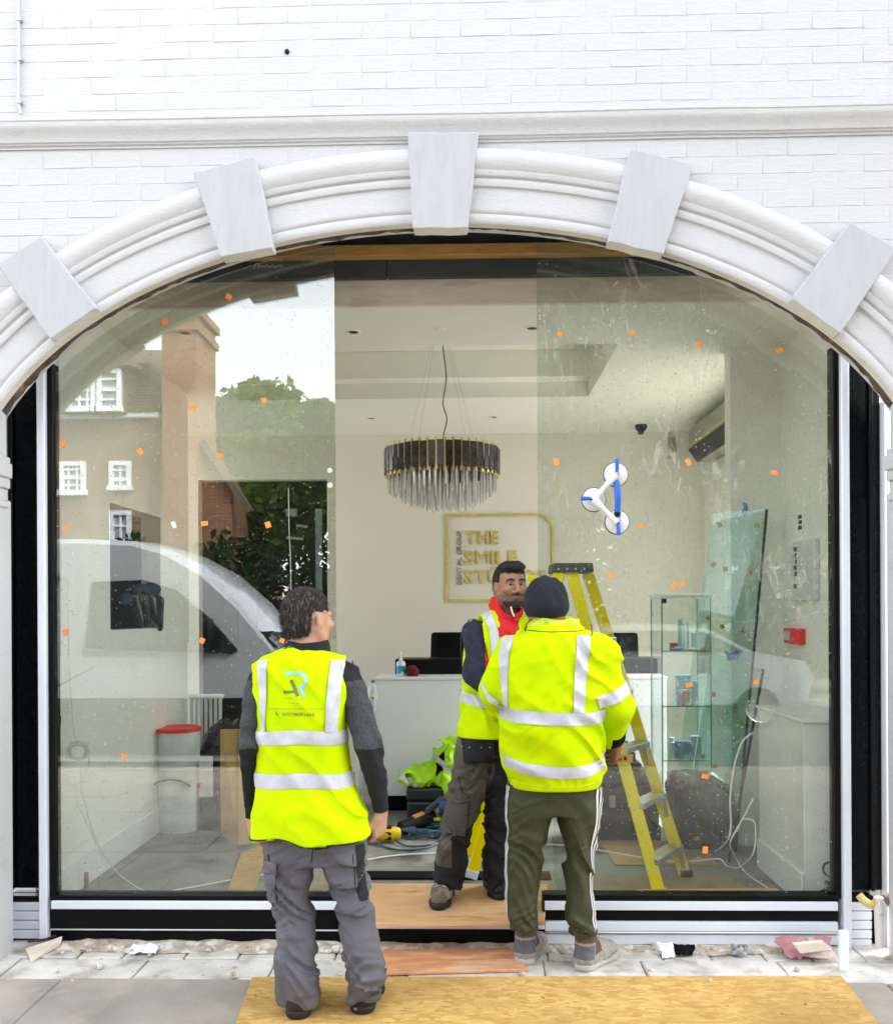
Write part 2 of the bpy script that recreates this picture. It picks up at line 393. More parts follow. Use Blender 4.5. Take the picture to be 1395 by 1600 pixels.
# ------------------------------------------------------------------ shared materials
M_PAINT = pm('white_masonry_paint', (.57, .57, .574), .62, var=.02, vs=14, bump=.3, bs=45, col2=(.49, .49, .505), c2=(.60, .78), c2s=7, sc3=(1, 1, 2.2), detail=9)
M_KEY = pm('keystone_paint', (.46, .465, .478), .65, var=.05, vs=4, col2=(.40, .405, .42), c2=(.56, .8), c2s=6, bump=.10, bs=60, sc3=(6, 6, 1.2))
M_SOFFIT = pm('cream_soffit_paint', (.74, .71, .62), .65, var=.08, vs=8, bump=.2, bs=40)
M_ROUGH = pm('broken_brickwork', (.10, .075, .055), .95, var=.5, vs=14, col2=(.33, .19, .07), c2=(.58, .66), c2s=9, bump=1, bs=40)
M_WALLIN = pm('inside_wall_paint', (.83, .83, .79), .6, var=.02, vs=3, bump=.04, bs=150)
M_CEIL = pm('ceiling_paint', (.86, .86, .78), .65, var=.015, vs=2)
M_CREAM = pm('bare_plaster', (.72, .64, .53), .8, var=.1, vs=5, bump=.2, bs=30, col2=(.60, .48, .38), c2=(.55, .7), c2s=4, sc3=(1, 1, 5))
M_WHITE = pm('white_gloss_paint', (.82, .83, .84), .35, var=.02)
M_BLACK = pm('black_powder_coat', (.003, .0035, .004), .4, var=.2, vs=20, spec=.14)
M_GLOSSBLACK = pm('black_gloss_panel', (.002, .003, .004), .22, var=.3, vs=30, spec=.12, col2=(.05, .065, .07), c2=(.70, .74), c2s=90, bump=.25, bs=55)  # pale specks in the colour imitate speckled reflections on the gloss
M_ALU = pm('white_aluminium', (.76, .80, .87), .35, var=.03, vs=5)
M_BOARD = pm('grey_board', (.055, .065, .07), .9, var=.15, vs=5)
M_TIMBER = pm('yellow_timber', (.46, .25, .06), .6, var=.25, vs=6, sc3=(2, 30, 30), bump=.2, bs=20)
M_FLOOR = pm('concrete_floor', (.25, .245, .228), .55, var=.3, vs=2.6, col2=(.06, .055, .05), c2=(.52, .70), c2s=2.6, bump=.15, bs=60, detail=9)
M_SLAB = pm('dusty_stone', (.60, .575, .52), .85, var=.2, vs=5, col2=(.30, .26, .205), c2=(.52, .70), c2s=5.5, bump=.35, bs=70, rnd=.06, detail=9)
M_CONC = pm('damp_concrete', (.33, .30, .258), .5, var=.22, vs=3.2, col2=(.46, .40, .32), c2=(.50, .68), c2s=2.4, bump=.2, bs=90, detail=9)
M_SAND = pm('jointing_sand', (.36, .32, .26), .95, var=.3, vs=30, bump=.5, bs=90)
M_ROAD = pm('asphalt', (.05, .05, .052), .85, var=.25, vs=20, bump=.3, bs=120)
M_GRAVEL = pm('builders_rubble', (.52, .44, .34), .9, var=.3, vs=12, col2=(.75, .72, .66), c2=(.5, .6), c2s=14, bump=.5, bs=60)
M_OSB = osb('oriented_strand_board', (.66, .43, .14), (.47, .26, .065))
M_PLY = pm('plywood_face', (.72, .42, .20), .6, var=.12, vs=4, col2=(.46, .22, .08), c2=(.58, .74), c2s=3.2, sc3=(1.2, 5, 5), bump=.08, bs=30, detail=9)
M_PLYRED = pm('reddish_plywood', (.66, .30, .13), .6, var=.18, vs=5, col2=(.72, .48, .33), c2=(.5, .65), c2s=6, sc3=(1.2, 6, 6), bump=.1, bs=30, detail=9)
M_PLYEDGE = pm('pale_board_edge', (.70, .62, .50), .7, var=.1)
M_CARD = pm('brown_board', (.42, .27, .12), .8, var=.15, vs=3, col2=(.26, .17, .08), c2=(.55, .75), c2s=3, detail=8)
M_PANEL = pm('varnished_board', (.60, .36, .10), .4, var=.12, vs=3, sc3=(6, 6, 1), col2=(.46, .26, .07), c2=(.5, .7), c2s=2)
M_GLASS_L = glass('clear_shop_glass', tint=(.88, .905, .875), ior=2.05, dust=.04, speck=.8, smear=.0, spk=56)
M_GLASS_R = glass('dusty_shop_glass', tint=(.90, .92, .885), ior=1.62, dust=.12, speck=.9, dcol=(.74, .74, .68), smear=.36, zr=(1.0, 1.9), spk=52)
M_GLASS_S = glass('green_sheet_glass', tint=(.80, .90, .875), ior=1.5, dust=.16, speck=.7, dcol=(.55, .64, .60))
M_GLASS_C = glass('cabinet_glass', tint=(.90, .95, .935), ior=1.45)
M_ORANGE = pm('orange_sticker', (.90, .30, .045), .6, var=.08, vs=60, rnd=.08)
M_STEEL = pm('brushed_metal', (.62, .62, .60), .35, metal=1, var=.08, vs=20)
M_CHROME = pm('satin_nickel', (.55, .54, .50), .25, metal=.9, var=.05)
M_GOLD = pm('brushed_gold', (.72, .55, .13), .4, metal=.6, var=.15, vs=12)
M_BLACKPL = pm('black_plastic', (.0025, .003, .0035), .45, var=.3, vs=20, spec=.3)
M_BLACKFAB = pm('black_fabric', (.002, .002, .0023), .9, spec=.2, var=.3, vs=40)
M_WHITEPL = pm('white_plastic', (.78, .79, .80), .4, var=.03)
M_CABLE = pm('white_cable', (.80, .80, .76), .5, var=.05)
M_RED = pm('red_plastic', (.85, .006, .012), .35, var=.1)

# ------------------------------------------------------------------ the street: ground, road, pavement
ZI = .15                                     # the floor inside
mb = MB(); mb.box((-160, -160, -.40), (160, -4.92, -.128)); mb.box((-160, -4.92, -.40), (160, 120, -.06)); mb.build('ground', M_CONC, kind='structure', base=False)
mb = MB(); mb.box((-120, -11.9, -.30), (120, -4.95, -.118)); mb.build('road', M_ROAD, kind='structure', base=False)
mb = MB(); mb.box((-40, -14.0, -.3), (40, -11.9, 0)); mb.build('pavement', M_CONC, kind='structure', base=False, bevel=.02)
pav = tag(bpy.data.objects.new('pavement', None), None, None, None, 'structure'); COL.objects.link(pav); WL[pav.name] = Vector((0, 0, 0))
mb = MB(); mb.box((-9, -4.80, -.2), (9, .10, -.018)); mb.build('pavement_bed', M_SAND, pav)
mb = MB()
for i in range(20): mb.box((-9+i*.9, -4.95, -.25), (-9+i*.9+.893, -4.80, .0))
mb.build('kerb', M_CONC, pav, bevel=.012)
def slab(x0, x1, y0, y1, mat=M_SLAB, name='slab', z=0, t=.05):
    m = MB(); j = lambda: random.uniform(-.004, .004)
    zz = z+random.uniform(-.004, .004)
    m.prism([(x0+j(), y0+j(), zz+j()*.5), (x1+j(), y0+j(), zz+j()*.5), (x1+j(), y1+j(), zz+j()*.5), (x0+j(), y1+j(), zz+j()*.5)], (0, 0, -t))
    return m.build(name, mat, pav, bevel=.006)
ya = PF(697, 1478, 0).y; yb = PF(697, 1499, 0).y; yc = PF(697, 1531, 0).y
x = -3.2
while x < 3.2:                               # course of small setts along the shopfront
    w = random.uniform(.20, .30); slab(x, x+w-.008, yb+.004, .03, name='paving_stone'); x += w
x = -3.3
while x < 3.3:                               # the row of slabs in front of it
    w = random.choice((.45, .60, .62)); slab(x, x+w-.008, yc, yb-.006); x += w
y = yc-.006
for r in range(6):                           # larger damp slabs under the boards
    x = -3.6 - (r % 2)*.4
    while x < 3.4:
        slab(x, x+.892, y-.60+.006, y, M_CONC); x += .9
    y -= .60

# ------------------------------------------------------------------ facade: painted brick wall, arch, cornice
YF = -.25; MPX = 1.0/FPX*(YF-CAMY)
AC = P(690, 809, YF); AA, AB, AX = 760*MPX, 459*MPX, AC.x; AZ = AC.z; SPR = 2.10
def arch(t, r=0):                            # point of the arch ring, r outward along the normal
    c, s = math.cos(t), math.sin(t); n = Vector((c/AA, 0, s/AB)).normalized()
    return Vector((AX+AA*c, 0, AZ+AB*s)) + n*r
def archz(x, r=0):
    q = (x-AX)/(AA+r); return AZ+(AB+r)*math.sqrt(max(0, 1-q*q))
T0 = math.acos(SPR/AA)
facade = thing('brick_wall', 'white painted brick front wall with a wide moulded arch over the shop window', 'wall', (0, YF, 0))
mb = MB(); n = 60; WX = 12; ZT = 7.5
fr = [arch(T0+(math.pi-2*T0)*i/n, .03) for i in range(n+1)]
xs = [p.x for p in fr]
for Yw, back in ((YF+.012, False), (YF+.16, True)):
    pass
def wallstrip(mb, a, b, m=0):                # wall piece above the arch between two arch points
    v = [Vector((p.x, Yy, zz)) for Yy in (YF-.0006, YF+.16) for p, zz in ((a, a.z), (b, b.z), (b, ZT), (a, ZT))]
    mb.add(v, [(0, 1, 2, 3), (7, 6, 5, 4), (0, 4, 5, 1), (2, 6, 7, 3)], m)
for i in range(n): wallstrip(mb, fr[i], fr[i+1])
mb.box((fr[0].x, YF-.0006, -.05), (WX, YF+.16, ZT)); mb.box((-WX, YF-.0006, -.05), (fr[-1].x, YF+.16, ZT))
mb.build('wall_core', M_PAINT, facade)
# bricks: each its own piece, laid in stretcher courses, uneven under many coats of paint
ZC0 = P(697, 185, YF).z; BL, BH = .228, .0775
protos = []
for k in range(8):
    m = MB(); j = lambda a: random.uniform(-a, a)
    L, H = BL-.0028+j(.0012), BH-.0036+j(.001); f = []
    nx, nz = 4, 2; rows = []
    for b in range(nz+1):
        rows.append([Vector((L*(a/nx-.5)+j(.0015), -.012+j(.0010), H*(b/nz-.5)+j(.0009))) for a in range(nx+1)])
    m.grid(rows)
    bot, top = rows[0], rows[-1]
    back = lambda p: Vector((p.x*1.015, .012, p.z*1.05))
    m.grid([[back(p) for p in bot], bot]); m.grid([top, [back(p) for p in top]])
    m.grid([[back(rows[b][0]) for b in range(nz+1)], [rows[b][0] for b in range(nz+1)]]); m.grid([[rows[b][-1] for b in range(nz+1)], [back(rows[b][-1]) for b in range(nz+1)]])
    o = m.build('brick', M_PAINT, None, bevel=.002, smooth=True, base=False); protos.append(o.data); COL.objects.unlink(o); bpy.data.objects.remove(o)
M_PAINT.use_fake_user = True
def brick(x, z):
    o = bpy.data.objects.new('brick', random.choice(protos)); COL.objects.link(o); o.parent = facade
    o.location = (x, .0100+random.uniform(-.0010, .0010), z+random.uniform(-.002, .002)); o.rotation_euler = (random.uniform(-.005, .005), random.uniform(-.006, .006), random.uniform(-.004, .004))
nb = 0
for row in range(-14, 11):
    z = ZC0+.10+row*BH if row >= 0 else ZC0-.085+(row+1)*BH-BH
    x = -3.1+(row % 2)*BL/2
    while x < 2.9:
        inside = ((x-AX)/(AA+.14))**2+((z-AZ)/(AB+.14))**2 < 1 and z > AZ
        near = P(20, 100, YF).x-.15 < x < P(1380, 100, YF).x+.15 and z < P(697, 0, YF).z+.04
        if not inside and z > AZ+.5 and near: brick(x, z); nb += 1
        x += BL
outer = MB()                                 # the same courses carried on past the part of the wall in view, joined
for row in range(-40, 40):
    z = ZC0+.10+row*BH if row >= 0 else ZC0-.085+(row+1)*BH-BH
    x = -6.5+(row % 2)*BL/2
    while x < 6.5:
        near = P(20, 100, YF).x-.15 < x < P(1380, 100, YF).x+.15 and z < P(697, 0, YF).z+.04
        if not near and z > .1 and (abs(x-AX) > AA+.36 or z > AZ+AB+.4):
            j = random.uniform(-.001, .001); outer.box((x-BL/2+.0016, YF-.0026+j, z-BH/2+.002), (x+BL/2-.0016, YF+.01, z+BH/2-.002))
        x += BL
outer.build('brick_courses', M_PAINT, facade, kind='stuff')
# cornice string course: swept profile along the wall
zt = P(697, 187, YF).z; zb = P(697, 225, YF).z; hh = zt-zb
prof = [(0, 0), (.0, .012), (.10, .012), (.12, .030), (.17, .030), (.20, .046), (.30, .052), (.42, .062), (.55, .080), (.66, .098), (.78, .105), (.90, .104), (.94, .112), (1.0, .112), (1.03, .0)]
mb = MB(); N_ = 70
rows = []
for i in range(N_+1):
    xx = -WX+2*WX*i/N_; w = vnoise(xx*2.1, 0.3, .2)*.006
    rows.append([Vector((xx, YF-p[1]*.55-float(w)*.5, zb+hh*p[0]+float(w))) for p in prof])
mb.grid(rows); mb.build('string_course', M_PAINT, facade, smooth=True)
# moulded archivolt
ap = [(-.0, .035), (0, -.016), (.006, -.024), (.030, -.030), (.040, -.022), (.046, -.014), (.052, -.026), (.060, -.030), (.074, -.030), (.078, -.016), (.165, -.016), (.168, -.034), (.186, -.044), (.200, -.036), (.206, -.028), (.212, -.050), (.226, -.060), (.236, -.058), (.252, -.078), (.280, -.086), (.305, -.084), (.325, -.070), (.332, -.056), (.338, -.034), (.340, .014)]
mb = MB(); rows = []; K = 150
for i in range(K+1):
    t = T0+(math.pi-2*T0)*i/K; w = float(vnoise(i*.23, 1.5, .4))*.004-.002
    rows.append([arch(t, r+w*.6) + Vector((0, YF+(y*.62 if y < 0 else y)+w*.5, 0)) for r, y in ap])
mb.grid(rows)
fm = []
for i in range(len(mb.f)): fm.append(1 if i % (len(ap)-1) == 0 else 0)
mb.m = fm; mb.build('archivolt', [M_PAINT, M_SOFFIT], facade, smooth=True)
# keystones from their corners in the photograph, standing proud of the moulding
for q in ([(636, 206), (748, 206), (730, 357), (645, 357)], [(302, 268), (400, 243), (427, 387), (345, 402)], [(984, 231), (1083, 255), (1036, 398), (949, 377)],
          [(-6, 412), (64, 369), (151, 480), (80, 531)], [(1328, 346), (1401, 388), (1312, 521), (1236, 468)]):
    m = MB(); Yk = YF-.062; pts = [P(a, b, Yk) for a, b in q]; c = sum(pts, Vector())/4
    k = 6; front = []
    for i in range(4):
        a, b = pts[i], pts[(i+1) % 4]
        for s in range(k): front.append(a.lerp(b, s/k)+Vector((random.uniform(-.003, .003), 0, random.uniform(-.003, .003))))
    m.prism(front, (0, .08, 0))
    lo = min(p.z for p in front)
    o = m.build('keystone', [M_KEY, M_SOFFIT], facade, bevel=.005)
    d = (Vector((AX, Yk, AZ-1.2))-c).normalized()
    for f in o.data.polygons:
        if f.normal.dot(d) > .8: f.material_index = 1
# broken brick edge behind the arch ring
mb = MB(); rows = []; K = 220
for i in range(K+1):
    t = T0-.02+(math.pi-2*T0+.04)*i/K; row = []
    for y, r in ((.032, .05), (.034, .022), (.06, .016), (.09, .014), (.12, .02), (.125, .09)):
        a = float(vnoise(i*.55, y*40, 3.3))*.018+float(vnoise(i*.17, y*15, 9.3))*.016
        end = max(0, abs(math.cos(t))-.75)*.10
        row.append(arch(t, r-a-end*float(vnoise(i*.3, 2, 5))+.02)+Vector((0, YF+y, 0)))
    rows.append(row)
mb.grid(rows); mb.build('broken_edge', M_ROUGH, facade)
# pilasters with moulded capitals on both sides of the opening
for s in (-1, 1):
    xi = AX+s*(SPR-.02) if s > 0 else AX-SPR+.03
    xo = xi+s*.5; m = MB()
    m.box((min(xi, xo), YF-.02, -.02), (max(xi, xo), YF+.14, 2.16), 0)
    for z0, z1, d in ((2.12, 2.15, .012), (2.15, 2.21, .006), (2.21, 2.26, .018), (2.26, 2.33, .028), (2.33, 2.36, .018)):
        m.box((min(xi-s*d, xo), YF-.02-d, z0), (max(xi-s*d, xo), YF+.10, z1+.0015), 0)
    m.box((min(xi, xo), YF-.03, 2.3615), (max(xi, xo), YF+.10, archz(AX+s*SPR)+.10), 0)
    m.build('pilaster', M_PAINT, facade, bevel=.008, seg=2)
# conduit, screw hole, stains of fixings on the wall face
o = thing('conduit', 'thin white painted conduit with small clips running down the upper wall', 'conduit', P(30, 160, YF-.02))
m = MB(); m.tube([P(29, -40, YF-.016), P(30, 60, YF-.016), P(29, 158, YF-.016), P(33, 178, YF-.012)], .006, 8); m.build('pipe', M_PAINT, o, smooth=True)
for py in (29, 91, 158):
    m = MB(); pbox(m, 26, py-2, 33, py+2, YF-.024, .02); m.build('clip', M_STEEL, o, bevel=.001)
m = MB(); m.lathe(P(448, 79, YF-.012), [(.002, 0), (.011, .004), (.012, .012), (.011, .03)], 14, R=Matrix.Rotation(math.radians(-90), 3, 'X'))
m.build('wall_plug', M_BLACKPL, None, smooth=True, label='small round black plug fixed high in the white brick wall', cat='wall plug')

# ------------------------------------------------------------------ shopfront frames
front = thing('shopfront_frame', 'black and white aluminium shop window frame standing inside the arch', 'window frame', (0, 0, 0))
X = lambda px, Y=0: P(px, 955, Y).x
Z = lambda py, Y=0: P(697, py, Y).z
def fb(name, mat, x0, y0, x1, y1, Y, dep, bevel=.003, parent=front):
    m = MB(); pbox(m, x0, y0, x1, y1, Y, dep); return m.build(name, mat, parent, bevel=bevel)
ZTOP = lambda px: archz(X(px))+.10
for x0, x1, xm0, xm1, xb0, xb1 in ((13, 65, 65.5, 78, 78.5, 87.5), (1322.5, 1378, 1309.5, 1322, 1299.5, 1309),):
    m = MB(); m.box((X(x0), .02, .26), (X(x1), .06, max(ZTOP(x0), ZTOP(x1))+.02)); m.build('side_panel', M_GLOSSBLACK, front, bevel=.002)
    m = MB(); m.box((X(x0)+.004 if x0 < 600 else X(x1)-.058, .0, .26), (X(x0)+.022 if x0 < 600 else X(x1)-.04, .018, max(ZTOP(x0), ZTOP(x1)))); m.build('edge_strip', M_BLACK, front, bevel=.002)
    m = MB(); m.box((X(xm0), -.045, .02 if x0 < 600 else -.03), (X(xm1), .05, max(ZTOP(xm0), ZTOP(xm1)))); m.build('mullion', M_ALU, front, bevel=.004)
    m = MB(); m.box((X(xb0), -.02, Z(1401)), (X(xb1), .05, max(ZTOP(xb0), ZTOP(xb1)))); m.build('glazing_bar', M_BLACK, front, bevel=.003)
for x0, x1 in ((-20, 12), (1378.5, 1388)):
    m = MB(); m.box((X(x0), -.03, .0), (X(x1), .05, 2.62)); m.build('edge_post', M_ALU, front, bevel=.004)
# bottom rails: left, middle threshold, right
fb('bottom_rail', M_BLACK, 78.5, 1400, 527, 1408.2, -.035, .08); fb('sill_band', M_ALU, 80, 1408.8, 527, 1421.5, -.05, .09)
fb('kick_panel', M_BLACK, 78.5, 1422.3, 527, 1452, -.02, .06); fb('drip_strip', M_STEEL, 78.5, 1452.5, 575, 1455, -.03, .07); fb('base_rail', M_BLACK, 78.5, 1455.6, 850, 1480, -.005, .06)
fb('threshold_strip', M_ALU, 577, 1444, 850, 1452, -.055, .07)
fb('bottom_rail', M_BLACK, 850.5, 1399, 1309, 1409, -.035, .08); fb('sill_band', M_ALU, 851, 1409.6, 1309, 1423, -.05, .09)
fb('kick_panel', M_BLACK, 850.5, 1423.6, 1309, 1440.5, -.02, .06); fb('sill_band', M_ALU, 851, 1441, 1309, 1456, -.04, .07)
fb('drip_strip', M_STEEL, 851, 1456.6, 1309, 1459.5, -.045, .07); fb('base_rail', M_ALU, 851, 1460, 1309, 1476, -.03, .06)
fb('jamb', M_BLACK, 848, 1400, 850.3, 1458, -.04, .09); fb('jamb', M_BLACK, 527.3, 1400, 529.5, 1452, -.04, .09)
for side, x0, x1 in ((0, 13, 64), (1, 1323, 1362)):
    fb('vent_head', M_BLACK, x0, 1400, x1+2, 1409, .0, .05)
    for i in range(4 if side == 0 else 5):
        m = MB(); y0 = 1410+i*14.6; pbox(m, x0, y0, x1, y0+13.2, .0, .03); m.build('slat', M_ALU, front, bevel=.004)
for u_, w_ in ((10, 527), (850, 1385)): mb = MB(); mb.box((X(u_), .062, -.02), (X(w_), .098, Z(1402))); mb.build('backing_board', M_BLACK, front)
# mullion foot at the right reaches the pavement in front
fb('mullion_foot', M_ALU, 1311, 1455, 1326, 1538, -.30, .02)

# ------------------------------------------------------------------ glass panes with cork pads
def pane(x0, x1, mat, label, Y, holes):
    root = thing('shop_window', label, 'window', (X((x0+x1)/2), Y, Z(1401)), 'tall shop window panes in the arch')
    a, b = X(x0), X(x1); n = 24; zb = Z(1401.5)
    pts = [(a, Y, zb), (b, Y, zb)] + [(b+(a-b)*i/n, Y, min(archz(b+(a-b)*i/n)+.045, 3.43)) for i in range(n+1)]
    m = MB(); m.prism(pts, (0, .012, 0)); m.build('glass_sheet', mat, root)
    for hx, hy in holes:
        m = MB(); m.lathe(P(hx, hy, Y-.002), [(.009, 0), (.013, 0), (.013, .003), (.009, .003)], 14, R=Matrix.Rotation(math.radians(-90), 3, 'X')); m.build('bolt_hole', M_STEEL, root, smooth=True)
    return root
YG = .0
pl = pane(87, 525, M_GLASS_L, 'large clear glass pane on the left with house, van and tree mirrored in it', YG, ((515.5, 735), (515.5, 758)))
pr = pane(841, 1300, M_GLASS_R, 'large dusty spattered glass pane on the right with a triple suction lifter on it', YG, ((852.5, 731), (852.5, 753)))
def pads(lst, root, place, size=.031, mats=(M_ORANGE,)):
    for i, (px, py) in enumerate(lst):
        c, nrm, rt = place(px, py); up = nrm.cross(rt); a = random.uniform(-1.5, 1.5); u = rt*math.cos(a)+up*math.sin(a); v = nrm.cross(u)
        m = MB(); w, h = size*random.uniform(.8, 1.12), size*random.uniform(.68, .9)
        m.prism([c-u*w/2-v*h/2, c+u*w/2-v*h/2, c+u*w/2+v*h/2, c-u*w/2+v*h/2], nrm*.0035, 0); m.build('sticker', random.choice(mats), root, bevel=.0012)
onglass = lambda px, py: (P(px, py, YG-.001), Vector((0, -1, 0)), Vector((1, 0, 0)))
pads([(258, 503), (358, 464), (301, 637), (413, 626), (99, 692), (220, 706), (343, 712), (105, 825), (320, 818), (419, 820), (103, 988), (316, 1001), (441, 1001), (194, 1182)], pl, onglass)
pads([(272, 820)], pl, onglass, .03, (M_WHITEPL,))
pads([(874, 523), (987, 520), (1091, 539), (1217, 548), (869, 722), (1075, 722), (1209, 739), (1000, 822), (953, 899), (1053, 915), (1065, 911), (1076, 1070), (1180, 1066), (1101, 1213), (1101, 1328)], pr, onglass)
# handwriting in white chalk marker on the glass, high at the left
chalk = pm('white_chalk', (.45, .47, .46), .9, var=.1)
for line in ([(404, 404), (410, 401), (414, 405), (420, 402), (425, 406), (432, 404), (438, 407), (442, 405)], [(397, 419), (401, 411), (405, 413), (402, 418), (409, 415), (414, 418), (417, 413), (422, 418), (426, 414), (430, 418), (436, 415), (443, 418), (440, 413)]):
    m = MB(); m.tube([P(a, b, YG-.0012) for a, b in line], .0016, 5); m.build('chalk_mark', chalk, pl)

# ------------------------------------------------------------------ the room behind
Ybk = 3.83; XL, XR = -2.08, 1.95; ZS = 3.244; XLW, XRW = -3.0, 2.15; YLe = PX(293, 955, XL).y; YRe = P(697, 955, 0).y+1.25
def struct(name, mb, mat, **k): return mb.build(name, mat, kind='structure', base=False, **k)
mb = MB(); mb.box((XLW-.1, .10, -.04), (XRW+.1, 7.5, ZI)); struct('floor', mb, M_FLOOR)
mb = MB(); mb.box((XL-.12, .13, ZI), (XL, 1.12, 3.9)); p0, p1 = PX(169, 800, XL).y, PX(248, 800, XL).y
mb = MB(); mb.box((XL-.12, .13, ZI), (XL, p0, 3.9)); mb.box((XL-.12, p1, ZI), (XL, YLe, 3.9)); mb.box((XL-.12, p0, ZI), (XL, p1, 1.52)); mb.box((XL-.12, p0, 2.26), (XL, p1, 3.9))
mb.box((XLW-.1, YLe, ZI), (XL-.12, YLe+.1, 3.9)); mb.box((XLW-.1, YLe+.1, 3.20), (XLW, Ybk, 3.9)); mb.box((XLW-.1, Ybk, ZI), (XLW, 7.5, 3.9))
struct('left_wall', mb, M_WALLIN)
mb = MB(); mb.box((XL-.55, p0-.3, 1.40), (XL-.5, p1+.3, 2.5)); mb.box((XL-.5, p0-.3, 1.40), (XL-.121, p1+.3, 1.46)); mb.box((XL-.5, p0-.3, 2.44), (XL-.121, p1+.3, 2.5)); mb.box((XL-.5, p0-.3, 1.461), (XL-.121, p0-.25, 2.439)); mb.box((XL-.5, p1+.25, 1.461), (XL-.121, p1+.3, 2.439)); struct('niche_shade_box', mb, pm('niche_shade_black', (.004, .005, .006), .95, spec=.1))  # near-black colour stands in for the unlit hollow of the niche
ob = thing('wall_board', 'newly fixed white board covering the upper left wall, its lower edge dotted with screws', 'wall board', (XL, 1, 1.4))
m = MB(); m.box((XL+.0005, .14, 1.40), (XL+.012, p0-.001, 3.2)); m.box((XL+.0005, p1+.001, 1.40), (XL+.012, YLe, 3.2)); m.box((XL+.0005, p0-.001, 1.40), (XL+.012, p1+.001, 1.519)); m.box((XL+.0005, p0-.001, 2.261), (XL+.012, p1+.001, 3.2)); m.build('board', M_WALLIN, ob)
for i in range(9): m = MB(); m.sphere((XL+.012, .4+i*.21, 1.425), .007, 6); m.build('screw_head', M_WHITEPL, ob)
mb = MB(); mb.box((XL, .13, ZI), (XL+.016, YLe, ZI+.17)); struct('left_skirting', mb, M_WHITE, bevel=.005)
mb = MB(); mb.box((XR, .06, ZI), (XR+.1, YRe, 3.9)); mb.box((X(1142, YRe), YRe, ZI), (XRW+.2, YRe+.12, 3.9)); mb.box((XRW, YRe+.12, 2.85), (XRW+.1, Ybk, 3.9)); mb.box((XRW, 2.88, ZI), (XRW+.1, Ybk, 2.85))
struct('right_wall', mb, M_WALLIN)
M_BOUNCE = pm('daylight_bounce_stone', (.62, .60, .55), .8, var=.1, vs=1)
for xx0, xx1 in ((-14, XLW-.11), (XRW+.11, 13)): mb = MB(); mb.box((xx0, .3, -.2), (xx1, 9, -.02)); struct('bounce_paving', mb, M_BOUNCE)  # unseen pale paving added to bounce daylight into the room
# doors added in both end walls to let daylight in, unseen from the street
for xx, ya_, yb_, zt_ in ((XLW-.06, YLe+.1, Ybk, 3.20), (XRW+.04, YRe+.12, 2.88, 2.85)):
    gd = thing('added_daylight_door', 'white framed unseen door added to let daylight in at the %s end of the room' % ('far left' if xx < 0 else 'far right'), 'door', (xx, (ya_+yb_)/2, ZI)); m = MB(); n_ = 2
    for i in range(n_+1): y_ = ya_+(yb_-ya_)*i/n_; m.box((xx-.025, y_-.03, ZI), (xx+.025, y_+.03, zt_))
    for i in range(n_):
        y0_, y1_ = ya_+(yb_-ya_)*i/n_+.03, ya_+(yb_-ya_)*(i+1)/n_-.03
        for z_ in (ZI, zt_-.06): m.box((xx-.025, y0_, z_), (xx+.025, y1_, z_+.06))
    m.build('door_frame', M_WHITE, gd)
xd0, xd1, zd = X(311, Ybk), X(512, Ybk), Z(747, Ybk)
mb = MB(); mb.box((xd1, Ybk, ZI), (XRW+.1, Ybk+.12, 3.9)); mb.box((XLW-.1, Ybk, ZI), (xd0, Ybk+.12, 3.9)); mb.box((xd0, Ybk, zd), (xd1, Ybk+.12, 3.9))
struct('back_wall', mb, pm('back_wall_paint', (.72, .695, .615), .6, var=.02, vs=3, bump=.04, bs=150))
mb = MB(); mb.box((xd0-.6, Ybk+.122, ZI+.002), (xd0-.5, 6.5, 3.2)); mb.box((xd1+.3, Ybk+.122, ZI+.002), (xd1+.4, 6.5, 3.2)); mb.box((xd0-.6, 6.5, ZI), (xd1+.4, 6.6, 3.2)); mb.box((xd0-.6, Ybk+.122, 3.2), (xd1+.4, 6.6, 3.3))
struct('corridor_wall', mb, pm('corridor_shade_tone', (.035, .055, .05), .7, var=.2, vs=3))  # wall colour kept dark to imitate an unlit corridor
# ceiling with a stepped tray
Y1, Y2, Y3, Y4 = .40, 1.11, 2.30, 2.45; tx0, tx1 = -1.75, .92
mb = MB(); T = .1
mb.box((XLW-.1, Y1, ZS), (XRW+.1, Y2, ZS+T)); mb.box((XLW-.1, Y4, ZS), (XRW+.1, 7.4, ZS+T)); mb.box((XLW-.1, Y2, ZS), (tx0, Y4, ZS+T)); mb.box((tx1, Y2, ZS), (XRW+.1, Y4, ZS+T))
mb.box((tx0-.02, Y2-.02, ZS+T), (tx1+.02, Y2, 3.56)); mb.box((tx0-.02, Y4, ZS+T), (tx1+.02, Y4+.02, 3.56)); mb.box((tx0-.02, Y2, ZS+T), (tx0, Y4, 3.56)); mb.box((tx1, Y2, ZS+T), (tx1+.02, Y4, 3.56))

mb.box((tx0-.02, Y2-.02, 3.56), (tx1+.02, Y4+.02, 3.6)); mb.box((tx0, Y3, 3.36), (tx1, Y4, 3.559))
struct('ceiling', mb, M_CEIL)
mb = MB(); mb.box((XLW-.1, Y1-.03, ZS-.002), (XRW+.1, Y1-.001, Z(430, Y1-.03))); struct('bulkhead_wall', mb, M_CREAM)
hdr = thing('header_panel', 'dark grey boarding above the ceiling line behind the arch', 'panelling', (0, .2, 3.4))
xs_ = [X(a, .30) for a in (-120, 230, 607, 1000, 1500)]
for i in range(4):
    m = MB(); m.box((xs_[i]+.002, .30, Z(432, .30)), (xs_[i+1]-.002, .34, 4.0)); m.build('board', M_BOARD, hdr, bevel=.002)
mb = MB(); mb.box((XLW-.1, .34, 3.9), (XRW+.1, 7.5, 4.0)); mb.box((XLW-.1, -.08, 4.0), (XRW+.1, .35, 4.05)); struct('upper_ceiling', mb, M_BOARD)
